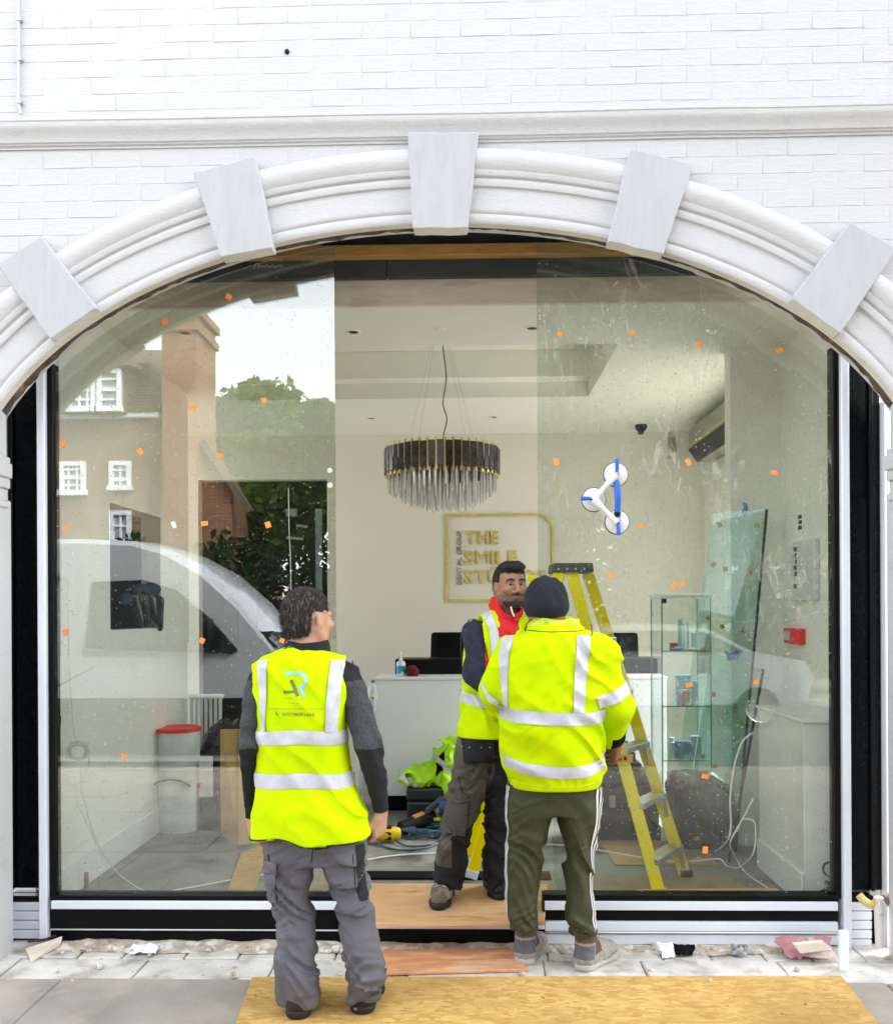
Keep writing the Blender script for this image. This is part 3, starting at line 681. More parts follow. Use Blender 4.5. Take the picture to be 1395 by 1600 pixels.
m = MB(); a, b = P(300, 398, .24), P(1080, 388, .24); m.beam(a, b, .058, .058); o = m.build('joist', M_TIMBER, None, bevel=.003, label='long yellow timber joist running behind the top of the arch', cat='timber')
# downlights
def downlight(c, lab):
    r = thing('downlight', lab, 'downlight', c, 'recessed ceiling downlights')
    m = MB(); m.lathe(c-Vector((0, 0, .006)), [(.030, .006), (.030, 0), (.042, .001), (.048, .0065)], 20); m.build('bezel', M_CEIL, r, smooth=True)
    m = MB(); m.lathe(c-Vector((0, 0, .002)), [(.001, 0), (.029, 0), (.029, .003)], 16); m.build('lamp', M_BLACKPL, r, smooth=True)
for (px, py), lab in (((552, 518), 'recessed downlight left of the chandelier in the front ceiling strip'), ((831, 512), 'recessed downlight at the edge of the dusty pane in the front ceiling strip'), ((289, 519), 'recessed downlight seen through the mirrored chimney'),
                      ((580, 653), 'recessed downlight in the rear ceiling left of the chandelier'), ((771, 651), 'recessed downlight in the rear ceiling right of the chandelier')):
    p = PF(px, py, ZS); downlight(p, lab)
p = PF(688, 514, ZS); m = MB(); m.lathe(p-Vector((0, 0, .012)), [(.018, 0), (.030, .004), (.034, .012)], 18); m.build('smoke_detector', M_CEIL, None, smooth=True, label='small round sensor in the front ceiling strip above the chandelier cord', cat='sensor')
# white boxing at the right
bx = thing('boxing', 'white boxed-in cupboard with a dusty top against the right wall', 'cupboard', (1.8, .4, ZI))
zt_ = Z(1112, YG+.5); xb = X(1258, .13)
m = MB(); m.box((1.655, .115, ZI), (XR-.003, .80, zt_-.018)); m.build('carcass', M_WHITE, bx, bevel=.003)
m = MB(); m.box((1.640, .10, zt_-.0175), (XR-.004, .81, zt_)); m.build('worktop', M_WHITE, bx, bevel=.003)
m = MB(); m.box((1.640, .11, ZI), (1.6545, .80, ZI+.16)); m.build('plinth', M_WHITE, bx, bevel=.004)
# ------------------------------------------------------------------ boards underfoot
def sheet(name, corners, t, mat, label, cat, z, edge=None, **k):
    pts = [PF(a, b, z) for a, b in corners]; m = MB(); m.prism([p+Vector((0, 0, 0)) for p in pts], (0, 0, -t))
    return m.build(name, [mat], None, bevel=.003, label=label, cat=cat, **k)
sheet('strand_board', [(394, 1526), (1314, 1524), (1400, 1634), (356, 1634)], .018, M_OSB, 'large yellow strand board laid on the pavement under the man in grey trousers', 'board', .024)
sheet('plywood_sheet', [(598, 1483), (797, 1481), (826, 1514), (600, 1520)], .014, M_PLYRED, 'small reddish plywood sheet on the pavement beside the grey boots', 'board', .017)
m = MB(); a, b, c, d = PF(574, 1380, .168), PF(856, 1381, .168), PF(850, 1440, .168), PF(577, 1443, .168)
m.prism([a, b, c, d], (0, 0, -.018)); m.build('plywood_threshold', M_PLY, None, bevel=.002, label='stained plywood sheet bridging the open doorway gap under the boots', cat='board')
m = MB(); m.box((X(527), -.02, .0), (X(849), .098, .148)); m.build('threshold_support', M_BLACK, front)
m = MB(); m.box((X(535, .5), .53, ZI), (X(860, .5), .66, ZI+.012)); m.build('door_mat', M_BLACKFAB, None, label='dark strip of matting on the floor behind the plywood threshold', cat='mat')
sheet('board_offcut', [(355, 1392), (397, 1392), (415, 1340), (440, 1322), (405, 1312), (400, 1322), (377, 1332)], .014, M_OSB, 'notched strand board offcut lying on the floor behind the left pane', 'board', ZI+.015)
sheet('brown_sheet', [(930, 1303), (1062, 1303), (1122, 1350), (960, 1351)], .006, M_CARD, 'brown hardboard sheet lying flat behind the ladder', 'board', ZI+.007)
sheet('brown_offcut', [(975, 1292), (1060, 1294), (1058, 1300), (1075, 1312), (985, 1304)], .005, M_CARD, 'small torn brown board lying against the far edge of the flat sheet', 'board', ZI+.014)
m = MB(); a, b = PF(997, 1398, ZI+.02), PF(1218, 1396, ZI+.02); m.beam(a, b, .09, .03); m.build('timber_strip', M_PLY, None, bevel=.003, label='stained timber strip lying inside along the foot of the dusty pane', cat='timber')
# ------------------------------------------------------------------ reception desk and what stands on it
Yd = 2.2; zdt = Z(1058, Yd); dx0, dx1 = X(587, Yd), X(1040, Yd)
desk = thing('reception_desk', 'long white reception counter with a black upper shelf and black plinth', 'reception desk', ((dx0+dx1)/2, Yd, ZI))
m = MB(); m.box((dx0, Yd, ZI+.115), ((dx0+dx1)/2-.001, Yd+.04, zdt-.022)); m.box(((dx0+dx1)/2+.001, Yd, ZI+.115), (dx1, Yd+.04, zdt-.022)); m.build('front_panel', pm('white_desk_laminate', (.84, .86, .90), .3, var=.02, vs=1), desk, bevel=.002)
m = MB(); m.box((dx0-.006, Yd-.012, zdt-.02), (dx1+.006, Yd+.42, zdt)); m.build('counter_top', M_WHITE, desk, bevel=.003)
m = MB(); m.box((dx0+.02, Yd+.03, ZI), (dx1-.02, Yd+.07, ZI+.114)); m.build('plinth', M_BLACK, desk)
m = MB(); m.box((dx0, Yd+.041, ZI+.115), (dx0+.03, Yd+.5, zdt-.021)); m.build('end_panel', M_WHITE, desk)
m = MB(); m.box((X(617, Yd+.3), Yd+.30, zdt+.001), (dx1, Yd+.34, zdt+.115)); m.box((X(617, Yd+.3), Yd+.341, zdt+.085), (dx1, Yd+.62, zdt+.115)); m.build('upper_shelf', M_BLACK, desk, bevel=.002)
for px0, px1, top, lab in ((670, 735, 988, 'black office chair behind the desk left of the young man'), (934, 1001, 990, 'black office chair behind the desk beyond the ladder')):
    Yc = Yd+.75; xm = (X(px0, Yc)+X(px1, Yc))/2; w = X(px1, Yc)-X(px0, Yc); zt2 = Z(top, Yc)
    ch = thing('office_chair', lab, 'chair', (xm, Yc, ZI), 'black office chairs behind the counter')
    m = MB(); rows = []
    for i in range(9):
        z = zt2-.50+.50*i/8; r = []
        for j in range(9):
            u = j/8*2-1; r.append(Vector((xm+u*w/2*(1-.04*(i/8)**4), Yc+.05-.05*(1-u*u), z)))
        rows.append(r)
    m.grid(rows); m.build('backrest', M_BLACKFAB, ch, solid=.06, bevel=.025, seg=3, smooth=True)
    m = MB(); m.box((xm-.25, Yc-.48, ZI+.44), (xm+.25, Yc, ZI+.52)); m.build('seat', M_BLACKFAB, ch, bevel=.03, seg=3, smooth=True)
    m = MB(); m.tube([(xm, Yc-.22, ZI+.10), (xm, Yc-.22, ZI+.44)], .03); m.beam((xm, Yc-.1, ZI+.47), (xm, Yc+.09, zt2-.42), .06, .02); m.build('column', M_BLACKPL, ch)
    for k in range(5):
        a = k*2*math.pi/5; e = Vector((xm+.3*math.cos(a), Yc-.22+.3*math.sin(a), ZI+.05)); m = MB(); m.beam((xm, Yc-.22, ZI+.11), e, .05, .03); m.sphere(e-Vector((0, 0, .022)), .028, 8); m.build('castor_leg', M_BLACKPL, ch)
Yb = Yd+.12
bt = thing('sanitiser_bottle', 'clear pump bottle of hand sanitiser with a blue label on the desk', 'bottle', (X(626, Yb), Yb, zdt))
c = Vector((X(626, Yb), Yb, zdt+.0008)); clear = pm('clear_plastic', (.62, .72, .78), .15, var=.05)
m = MB(); m.lathe(c, [(.030, 0), (.034, .004), (.034, .095), (.028, .108), (.013, .116), (.013, .122)], 20); m.build('bottle_body', clear, bt, smooth=True)
m = MB(); m.lathe(c, [(.0345, .02), (.0349, .021), (.0349, .078), (.0345, .079)], 20); m.build('label', pm('blue_label', (.03, .32, .50), .5, col2=(.75, .8, .82), c2=(.55, .56), c2s=18), bt, smooth=True)
m = MB(); m.lathe(c, [(.014, .122), (.014, .136), (.005, .138), (.005, .168), (.010, .169), (.010, .178), (.002, .18)], 14); m.beam(c+Vector((0, 0, .174)), c+Vector((.005, -.04, .170)), .01, .008); m.build('pump', M_WHITEPL, bt, smooth=True)
F = Field(c+Vector((.01, -.09, -.01)), c+Vector((.16, .10, .13)), .004)
F.ell(c+Vector((.085, -.01, .028)), (.052, .05, .045), .02); F.ell(c+Vector((.075, -.01, .05)), (.04, .04, .03), .02)
F.wrinkle(lambda x, y, z: .01*(vnoise(x*30, y*30, z*30)-.5)); F.cut(lambda x, y, z: zdt+.001-z+0*x+0*y)
organic(F, 'woollen_hat', pm('maroon_knit', (.10, .008, .012), .95, bump=.5, bs=200), label='crumpled dark maroon woollen hat lying on the desk beside the bottle', cat='hat')
Yw = 1.9; cw = PF(576, 1190, ZI); cw = Vector((X(575, Yw), Yw+.3, Z(1108, Yw+.3)))
wb = thing('water_bottle', 'clear water bottle with a blue cap beside the grey sleeve', 'bottle', (cw.x, cw.y, cw.z))
m = MB(); m.lathe(cw, [(.028, 0), (.032, .006), (.031, .06), (.033, .07), (.033, .14), (.026, .17), (.012, .195)], 16); m.build('bottle_body', clear, wb, smooth=True)
m = MB(); m.lathe(cw, [(.0145, .195), (.0145, .215), (.013, .217)], 14); m.build('cap', pm('blue_cap', (.05, .22, .55), .4), wb, smooth=True)
m = MB(); m.lathe(cw, [(.0334, .075), (.0338, .076), (.0338, .115), (.0334, .116)], 16); m.build('label', pm('pale_red_label', (.6, .25, .25), .5, col2=(.8, .8, .8), c2=(.45, .5), c2s=30), wb, smooth=True)
m = MB(); m.box((cw.x-.12, cw.y-.12, cw.z-.03), (dx0-.01, cw.y+.2, cw.z-.0006)); m.box((cw.x-.12, cw.y-.12, ZI), (cw.x-.10, cw.y+.2, cw.z-.0305)); m.build('side_table', M_WHITE, None, bevel=.002, label='small white side table at the left end of the counter', cat='table')
# ------------------------------------------------------------------ gold sign on the back wall
Ys = Ybk-.012
sg = thing('wall_sign', 'gold lettered dental practice sign in a thin gold frame on the back wall', 'sign', P(780, 941, Ybk))
def ribbon(pts, w, y0, y1, closed=True):
    pts = [Vector((p[0], 0, p[1])) for p in pts]; n = len(pts); inn = []; out = []
    for i in range(n):
        a, b, c_ = pts[i-1], pts[i], pts[(i+1) % n]; d1, d2 = (b-a).normalized(), (c_-b).normalized()
        n1, n2 = Vector((-d1.z, 0, d1.x)), Vector((-d2.z, 0, d2.x)); q = (n1+n2).normalized(); q = q/max(.4, q.dot(n1)); out.append(b-q*w/2); inn.append(b+q*w/2)
    m = MB()
    f = lambda p, y: Vector((p.x, y, p.z))
    m.grid([[f(p, y0) for p in inn], [f(p, y0) for p in out], [f(p, y1) for p in out], [f(p, y1) for p in inn], [f(p, y0) for p in inn]], closed=True)
    return m
fx0, fx1, fz0, fz1 = X(698.5, Ys), X(864, Ys), Z(938.5, Ys), Z(805.5, Ys); rr = .15; pts = [(fx0, fz0), (fx1-rr, fz0)]
pts += [(fx1-rr+rr*math.sin(a), fz0+rr-rr*math.cos(a)) for a in np.linspace(.1, math.pi/2, 8)] + [(fx1-rr+rr*math.cos(a), fz1-rr+rr*math.sin(a)) for a in np.linspace(0, math.pi/2, 8)] + [(fx0, fz1)]
ribbon(pts, .024, Ys-.006, Ybk-.001).build('sign_frame', M_GOLD, sg)
def letter(ch, size, bold=0):
    cu = bpy.data.curves.new('l', 'FONT'); cu.body = ch; cu.size = size; cu.extrude = .004; cu.offset = bold; cu.resolution_u = 3
    o = bpy.data.objects.new('l', cu); COL.objects.link(o); dg = bpy.context.evaluated_depsgraph_get(); me = bpy.data.meshes.new_from_object(o.evaluated_get(dg))
    bpy.data.objects.remove(o); bpy.data.curves.remove(cu); return me
def write(text, x0, z0, cap, y, mat, parent, xw=None, bold=.0, vertical=False, gap=.16, name='letter'):
    """a line of capitals, each letter its own raised piece; cap = letter height"""
    ms = []; tot = 0; size = cap/.729
    for ch in text:
        if ch == ' ': ms.append(None); tot += cap*.38; continue
        me = letter(ch, size, bold*cap if ch != 'M' else 0); xs = [v.co.x for v in me.vertices]; w = max(xs)-min(xs); ms.append((me, min(xs), w)); tot += w+gap*cap
    tot -= gap*cap; sx = (xw/tot) if xw else 1; cur = 0
    for it in ms:
        if it is None: cur += cap*.38*sx; continue
        me, mn, w = it; me.materials.clear(); me.materials.append(mat)
        for v in me.vertices:
            a, b, d = (v.co.x-mn)*sx+cur, v.co.y, v.co.z
            v.co = Vector((x0+a, y-d, z0+b)) if not vertical else Vector((x0-b, y-d, z0+a))
        for v in me.vertices: v.co -= WL[parent.name]
        link(name, me, parent); cur += (w+gap*cap)*sx
for txt, a, b, yb_, yt_ in (('THE', 728, 779, 851, 829.5), ('SMILE', 727, 808, 882, 860.5), ('STÜDIOS', 727, 853, 912, 890.5)):
    write(txt, X(a, Ys), Z(yb_, Ys), Z(yt_, Ys)-Z(yb_, Ys), Ys, M_GOLD, sg, X(b, Ys)-X(a, Ys), bold=.03)
write('DENTAL GROUP', X(722, Ys), Z(914, Ys), X(722, Ys)-X(713.5, Ys), Ys, pm('dull_gold', (.36, .27, .12), .4, metal=.6), sg, Z(830, Ys)-Z(914, Ys), bold=.01, vertical=True)
# ------------------------------------------------------------------ chandelier
Yh = 1.80; hc = Vector((X(692, Yh), Yh, Z(722, Yh))); hr = (X(784, Yh)-X(600, Yh))/2-.012
chd = thing('chandelier', 'round black and gold chandelier with tiers of hanging crystal rods', 'chandelier', hc, None)
M_PLATE = pm('black_plate', (.022, .02, .02), .28, var=.3, vs=8, rnd=.3, spec=.6)
M_CRYSTAL = glass('crystal_rod', tint=(.93, .93, .92), ior=1.75)
M_SPARKLE = pm('sparkle_crystal', (.85, .85, .84), .12, metal=.5, var=.05)  # silvery copy for alternate rods, imitating the sparkle of crystal
n = 44; pm1 = pm2 = None
def plate(name, mat, r, a, z0, z1, w, t, src=None):
    if src is not None:
        o = bpy.data.objects.new(name, src.data); COL.objects.link(o); o.parent = chd; o.rotation_euler = (0, 0, a); o.location = (0, 0, random.uniform(-.003, .003)); return o
    m = MB(); m.box((r, -w/2, z0), (r+t, w/2, z1)); m.v = [p+hc for p in m.v]; o = m.build(name, mat, chd, bevel=.0015); o.rotation_euler = (0, 0, a); return o
for i in range(n):
    a = 2*math.pi*i/n
    pm1 = plate('black_plate', M_PLATE, hr, a, -.088, .080, .046, .005, pm1) if i == 0 else (plate('black_plate', M_PLATE, hr, a, 0, 0, 0, 0, pm1), pm1)[1]
for i in range(n):
    a = 2*math.pi*(i+.5)/n
    pm2 = plate('gold_plate', M_GOLD, hr-.010, a, -.112, .104, .020, .005, pm2) if i == 0 else (plate('gold_plate', M_GOLD, hr-.012, a, 0, 0, 0, 0, pm2), pm2)[1]
m = MB(); k = 40
for rr_ in (hr-.02, hr*.72, hr*.45, hr*.2):
    ring = [(rr_*math.cos(a), rr_*math.sin(a)) for a in np.linspace(0, 2*math.pi, k, endpoint=False)]
    m.tube([hc+Vector((x_, y_, -.055)) for x_, y_ in ring+[ring[0]]], .006, 6, cap=False)
for q in range(4):
    a = q*math.pi/4; m.beam(hc+Vector((hr*math.cos(a), hr*math.sin(a), -.055)), hc-Vector((hr*math.cos(a), hr*math.sin(a), .055)), .02, .008)
m.build('ring_frame', M_BLACKPL, chd)
m = MB()
for tier, (rr_, cnt, z1, L) in enumerate(((hr-.025, 64, -.09, .13), (hr*.86, 56, -.08, .17), (hr*.72, 48, -.07, .21), (hr*.58, 40, -.07, .24), (hr*.43, 30, -.07, .26), (hr*.28, 20, -.07, .275), (hr*.12, 8, -.07, .28))):
    for i in range(cnt):
        a = 2*math.pi*(i+random.uniform(-.15, .15))/cnt; c0 = hc+Vector((rr_*math.cos(a), rr_*math.sin(a), z1)); l = L*random.uniform(.88, 1.05)
        m.tube([c0, c0-Vector((0, 0, l-.012)), c0-Vector((0, 0, l))], [.0072, .0072, .001], 6, m=(i+tier) % 2)
m.build('crystal_rods', [M_CRYSTAL, M_SPARKLE], chd, kind='stuff')
m = MB(); m2 = MB(); zc = 3.555; cc = Vector((hc.x-.005, Yh, zc))
for dx, dy in ((-.24, -.12), (-.2, .16), (.24, -.12), (.2, .16)): m.tube([hc+Vector((dx, dy, .02)), cc+Vector((dx*.18, dy*.2, -.02))], .0016, 5)
m.build('suspension_wire', M_STEEL, chd)
m2.tube(spline([hc+Vector((-.012, 0, -.02)), hc+Vector((.005, 0, .16)), P(698, 655, Yh), P(692, 630, Yh), P(697, 590, Yh), P(692, 545, Yh), cc+Vector((0, 0, -.02))], 6), .0042, 6); m2.build('flex', M_BLACKPL, chd, smooth=True)
m = MB(); m.lathe(cc-Vector((0, 0, .025)), [(.09, 0), (.10, .004), (.10, .028)], 24); m.build('ceiling_rose', M_CHROME, chd, smooth=True)
# ------------------------------------------------------------------ wall things: air conditioner, camera, consumer unit, call point
acY0, acY1 = PX(1142, 690, XRW-.22).y-.45, PX(1075, 700, XRW-.22).y; acx = XRW-.22; zA0, zA1 = 2.91, 3.19
ac = thing('air_conditioner', 'wall mounted air conditioner with a dark louvre slot on the right wall', 'air conditioner', (XRW-.1, (acY0+acY1)/2, zA0))
M_AC = pm('grey_cream_plastic', (.30, .29, .21), .45)
m = MB(); m.prism([(acx, acY0, zA0+.10), (acx, acY0, zA1), (XRW-.002, acY0, zA1), (XRW-.002, acY0, zA0), (acx+.08, acY0, zA0)], (0, acY1-acY0, 0)); m.build('casing', M_AC, ac, bevel=.012, seg=2, smooth=True)
m = MB(); m.prism([(acx-.002, acY0+.03, zA0+.115), (acx+.074, acY0+.03, zA0+.002), (acx+.066, acY0+.03, zA0-.006), (acx-.012, acY0+.03, zA0+.105)], (0, acY1-acY0-.06, 0)); m.build('louvre', M_BLACKPL, ac, bevel=.004)
m = MB(); m.box((acx-.003, acY0+.01, zA0+.125), (acx-.0005, acY1-.01, zA0+.15)); m.build('trim_strip', pm('yellowed_trim', (.50, .42, .16), .5), ac)
m = MB(); pbox(m, 1045, 683, 1057, 716, Ybk-.04, .039); m.build('sensor_box', M_AC, None, bevel=.004, label='narrow beige control box on the back wall beside the air conditioner', cat='control box')
pc = P(1001, 668, 2.9); pc = PF(1001, 664, ZS)
cv = thing('security_camera', 'small black dome security camera under the rear ceiling', 'security camera', pc)
m = MB(); m.lathe(pc-Vector((0, 0, .055)), [(.028, 0), (.045, .012), (.052, .03), (.052, .0545)], 20); m.build('housing', M_BLACKPL, cv, smooth=True)
m = MB(); m.sphere(pc-Vector((.004, .012, .06)), .03, 14); m.build('dome', pm('black_dome', (.008, .009, .01), .08), cv, smooth=True)
def wbox(px0, px1, z0, z1, dep):          # box on the right wall
    ya_, yb_2 = PX(px1, 955, XR).y, PX(px0, 955, XR).y; m = MB(); m.box((XR-dep, ya_, z0), (XR-.001, yb_2, z1)); return m
zc0 = CAMZ+(955-942)*(5.1/FPX); zc1 = CAMZ+(955-847)*(5.1/FPX)
cu = thing('consumer_unit', 'flat pale grey fuse box on the right wall with a label strip', 'fuse box', (XR, PX(1262, 955, XR).y, zc0))
wbox(1243, 1281, zc0, zc1, .035).build('casing', pm('pale_grey_plastic', (.62, .65, .64), .4), cu, bevel=.006)
for i in range(7):
    y_ = PX(1248, 955, XR).y-.005-.0; z_ = zc1-.03-i*.036; m = MB(); m.box((XR-.0375, y_-.055, z_-.026), (XR-.0353, y_-.012-.012*(i % 3), z_)); m.build('label_strip', M_BLACKPL if i != 5 else M_RED, cu)
for i in range(3):
    y_ = PX(1248, 955, XR).y; z_ = zc1+.16-i*.032; m = MB(); m.box((XR-.003, y_-.05, z_-.022), (XR-.001, y_+.005-.01*(i % 2), z_)); m.build('warning_label', M_BLACKPL, None, label='black printed strip on the right wall above the fuse box, %s' % ('nearest the ceiling', 'in the middle', 'nearest the fuse box')[i], cat='notice', group='printed strips above the fuse box')
zr0, zr1 = CAMZ+(955-1011)*(5.05/FPX), CAMZ+(955-986)*(5.05/FPX)
cp = thing('fire_call_point', 'red fire alarm call point on the right wall below the fuse box', 'alarm', (XR, PX(1247, 955, XR).y, zr0))
wbox(1235, 1258, zr0, zr1, .045).build('box', M_RED, cp, bevel=.005)
m = MB(); yy0, yy1 = PX(1258, 955, XR).y, PX(1235, 955, XR).y; m.box((XR-.048, yy0+(yy1-yy0)*.55, zr0+.02), (XR-.0455, yy1-.01, zr1-.02)); m.build('glass_plate', pm('pale_plate', (.6, .55, .55), .3), cp)
# ------------------------------------------------------------------ display cabinet and stored sheets of glass
Yk0 = 1.35; kx0, kx1 = X(1033, Yk0), X(1110, Yk0); kz1 = Z(937, Yk0); kd = .33
kb = thing('display_cabinet', 'tall narrow glass display cabinet with a white top and dental products inside', 'display cabinet', ((kx0+kx1)/2, Yk0+kd/2, ZI))
m = MB(); m.box((kx0-.008, Yk0-.008, kz1), (kx1+.008, Yk0+kd+.008, kz1+.028)); m.build('top', M_WHITE, kb, bevel=.003)
m = MB(); m.box((kx0-.008, Yk0-.008, ZI), (kx1+.008, Yk0+kd+.008, ZI+.09)); m.build('base', M_WHITE, kb, bevel=.003)
for nm, b in (('front_pane', ((kx0, Yk0, ZI+.091), (kx1, Yk0+.005, kz1-.001))), ('side_pane', ((kx0, Yk0+.006, ZI+.091), (kx0+.005, Yk0+kd, kz1-.001))), ('side_pane', ((kx1-.005, Yk0+.006, ZI+.091), (kx1, Yk0+kd, kz1-.001)))):
    m = MB(); m.box(*b); m.build(nm, M_GLASS_C, kb)
M_GEDGE = pm('green_glass_edge', (.12, .22, .20), .2)
for ex in (kx0, kx1-.004):
    for ey in (Yk0-.002, Yk0+kd): m = MB(); m.box((ex-.002, ey, ZI+.091), (ex+.006, ey+.004, kz1-.001)); m.build('glass_edge', M_GEDGE, kb)
m = MB(); m.box((kx0+.002, Yk0-.012, kz1-.03), (kx0+.03, Yk0-.004, kz1-.002)); m.build('hinge', M_BLACKPL, kb)
shz = []
for py in (1018, 1104, 1188):
    z = Z(py, Yk0+.02); shz.append(z); m = MB(); m.box((kx0+.007, Yk0+.008, z-.006), (kx1-.007, Yk0+kd-.004, z)); m.build('shelf', [M_GLASS_C], kb); m = MB(); m.box((kx0+.007, Yk0+.0065, z-.006), (kx1-.007, Yk0+.0078, z)); m.build('shelf_edge', M_GEDGE, kb)
def onshelf(s, px, w, h, col, lab, cat, name, dy=.1, shape='box', z=None):
    x_ = X(px, Yk0+dy); z0 = shz[s]+.0008; c = Vector((x_, Yk0+dy, z0)); mt = pm('pack_'+name+str(len(MATS)), col, .45, col2=(.75, .77, .8), c2=(.55, .57), c2s=22, var=.1)
    m = MB()
    if shape == 'box': m.box(c-Vector((w/2, .025, 0)), c+Vector((w/2, .025, h)))
    elif shape == 'tube': m.lathe(c, [(w/2, 0), (w/2, h*.75), (w*.3, h*.8), (w*.3, h)], 14)
    elif shape == 'brush':
        m.box(c-Vector((w/2, .012, 0)), c+Vector((w/2, .004, h*.12))); m.box(c+Vector((-w*.45, -.002, h*.12)), c+Vector((w*.45, .004, h))); m.beam(c+Vector((0, -.008, h*.15)), c+Vector((0, -.008, h*.8)), .012, .01); m.box(c+Vector((-.009, -.016, h*.72)), c+Vector((.009, -.003, h*.92)))
    m.build(name, mt, None, bevel=.002, label=lab, cat=cat, group='dental products in the glass cabinet')
onshelf(0, 1064, .05, .20, (.72, .78, .80), 'white toothbrush pack standing upright on the top cabinet shelf', 'toothbrush', 'toothbrush_pack', shape='brush')
onshelf(0, 1078, .035, .18, (.55, .66, .66), 'pale grey carton standing behind the toothbrush on the top shelf', 'carton', 'carton', dy=.2)
onshelf(0, 1085, .04, .11, (.70, .68, .74), 'white and purple carton at the right end of the top cabinet shelf', 'carton', 'carton', dy=.12)
onshelf(0, 1052, .045, .045, (.70, .08, .09), 'small red pack at the left of the top cabinet shelf', 'pack', 'small_pack', dy=.12)
onshelf(0, 1066, .16, .014, (.08, .20, .48), 'flat blue pack lying at the front of the top cabinet shelf', 'pack', 'flat_pack', dy=.04)
onshelf(1, 1066, .09, .19, (.10, .55, .66), 'turquoise pouch pack on the middle cabinet shelf', 'pack', 'pouch_pack', dy=.12)
onshelf(1, 1069, .055, .10, (.68, .10, .08), 'red pouch in front of the turquoise one on the middle shelf', 'pack', 'pouch_pack', dy=.05)
onshelf(1, 1083, .05, .15, (.08, .36, .50), 'dark teal carton at the right of the middle cabinet shelf', 'carton', 'carton', dy=.14)
onshelf(2, 1048, .05, .13, (.74, .76, .78), 'white bottle at the left of the lowest cabinet shelf', 'bottle', 'lotion_bottle', dy=.12, shape='tube')
onshelf(2, 1066, .10, .11, (.06, .13, .36), 'navy and white carton in the middle of the lowest shelf', 'carton', 'carton', dy=.10)
onshelf(2, 1085, .07, .14, (.35, .42, .66), 'pale blue carton at the right of the lowest shelf', 'carton', 'carton', dy=.12)
# two sheets of glass leaning against the pier
def leaning(corners, label, pads_):
    r = thing('glass_sheet', label, 'glass sheet', (corners[0]+corners[1])/2, 'sheets of glass leaning at the right')
    nrm = (corners[1]-corners[0]).cross(corners[3]-corners[0]).normalized(); m = MB(); m.prism(corners, nrm*.012); m.build('sheet', M_GLASS_S, r)
    a, b = corners[1], corners[2]; m = MB(); ax = (b-a).normalized(); sd = (corners[1]-corners[0]).normalized()
    m.beam(a+sd*.008+nrm*.006, b+sd*.008+nrm*.006, .014, .02, up=nrm); m.build('dark_edge', M_BLACKPL, r)
    def place(px, py):
        d = ray(px, py); o = Vector((0, CAMY, CAMZ)); n2 = nrm if nrm.y < 0 else -nrm; t = (corners[0]-o).dot(n2)/d.dot(n2)-.006; return o+d*t, n2, sd
    pads(pads_, r, place, .032)
    return place
Yp = .95
c0, c1, c2, c3 = PF(1040, 1325, ZI), PF(1146, 1330, ZI), P(1195, 796, 1.12), P(1112, 803, 1.30)
pl1 = leaning([c0, c1, c2, c3], 'tall greenish glass sheet leaning at the right with orange pads and a torn blue tape', [(1151, 804), (1124, 820), (1182, 821), (1114, 882), (1133, 889), (1171, 895), (1106, 966), (1128, 979), (1161, 984), (1113, 1085), (1148, 1103), (1098, 1182)])
c0, c1, c2, c3 = PF(1062, 1338, ZI), PF(1136, 1346, ZI), P(1190, 1045, .86), P(1110, 1018, 1.0)
pl2 = leaning([c0, c1, c2, c3], 'shorter greenish glass sheet leaning in front of the tall one', [(1116, 1197), (1136, 1210), (1089, 1310)])
M_TAPE = pm('blue_tape', (.08, .16, .55), .6, var=.2)
for pts_, lab in (([(1156, 783), (1165, 788), (1167, 799), (1160, 808), (1157, 800), (1160, 793)], 'scrap of blue tape on the top edge of the tall glass sheet'), ([(1131, 1017), (1140, 1021), (1149, 1016), (1156, 1022), (1151, 1032), (1144, 1030), (1136, 1033)], 'scrap of blue tape at the middle of the tall glass sheet')):
    q = [pl1(a, b)[0]+Vector((0, -.012+random.uniform(-.008, .004), 0)) for a, b in pts_]; m = MB(); m.prism(q, (0, -.004, 0)); m.build('tape_scrap', M_TAPE, None, label=lab, cat='tape', group='blue tape scraps on the glass sheets')
# ------------------------------------------------------------------ stepladder
M_YEL = pm('yellow_fibreglass', (.97, .80, .0), .5, var=.04, vs=8, spec=.1)
ld = thing('stepladder', 'yellow fibreglass stepladder with aluminium treads and a black cap standing open', 'stepladder', PF(1000, 1390, ZI))
nf, ff = PF(1034, 1404, ZI+.0), PF(1078, 1378, ZI); lf = PF(736, 1371, .162); lf2 = Vector((lf.x-.02, lf.y+.50, ZI))
nf = Vector((nf.x, nf.y+.05, ZI)); ff = Vector((ff.x, ff.y+.10, ZI))
YT = nf.y+.13; t0 = P(893, 893, YT); t1 = Vector((P(918, 893, YT+.17).x, YT+.17, t0.z)); b0 = P(874, 893, YT); b1 = Vector((b0.x+.02, YT+.17, t0.z))
def crail(a, b, name='rail'):                 # channel-section rail
    m = MB(); d = (b-a).normalized(); w = Vector((0, 1, 0)); s = d.cross(w).normalized()
    wd = .062; m.beam(a, b, wd, .005, up=w)
    for q in (-1, 1): m.beam(a+s*q*(wd/2-.002)+w*.0135, b+s*q*(wd/2-.002)+w*.0135, .004, .022, up=w)
    return m.build(name, M_YEL, ld, bevel=.001)
crail(nf, t0); crail(ff, t1)
def leg(a, b): m = MB(); m.beam(a, b, .06, .028, up=(0, 1, 0)); m.build('rear_leg', M_YEL, ld, bevel=.004)
leg(lf, b0); leg(lf2, b1)
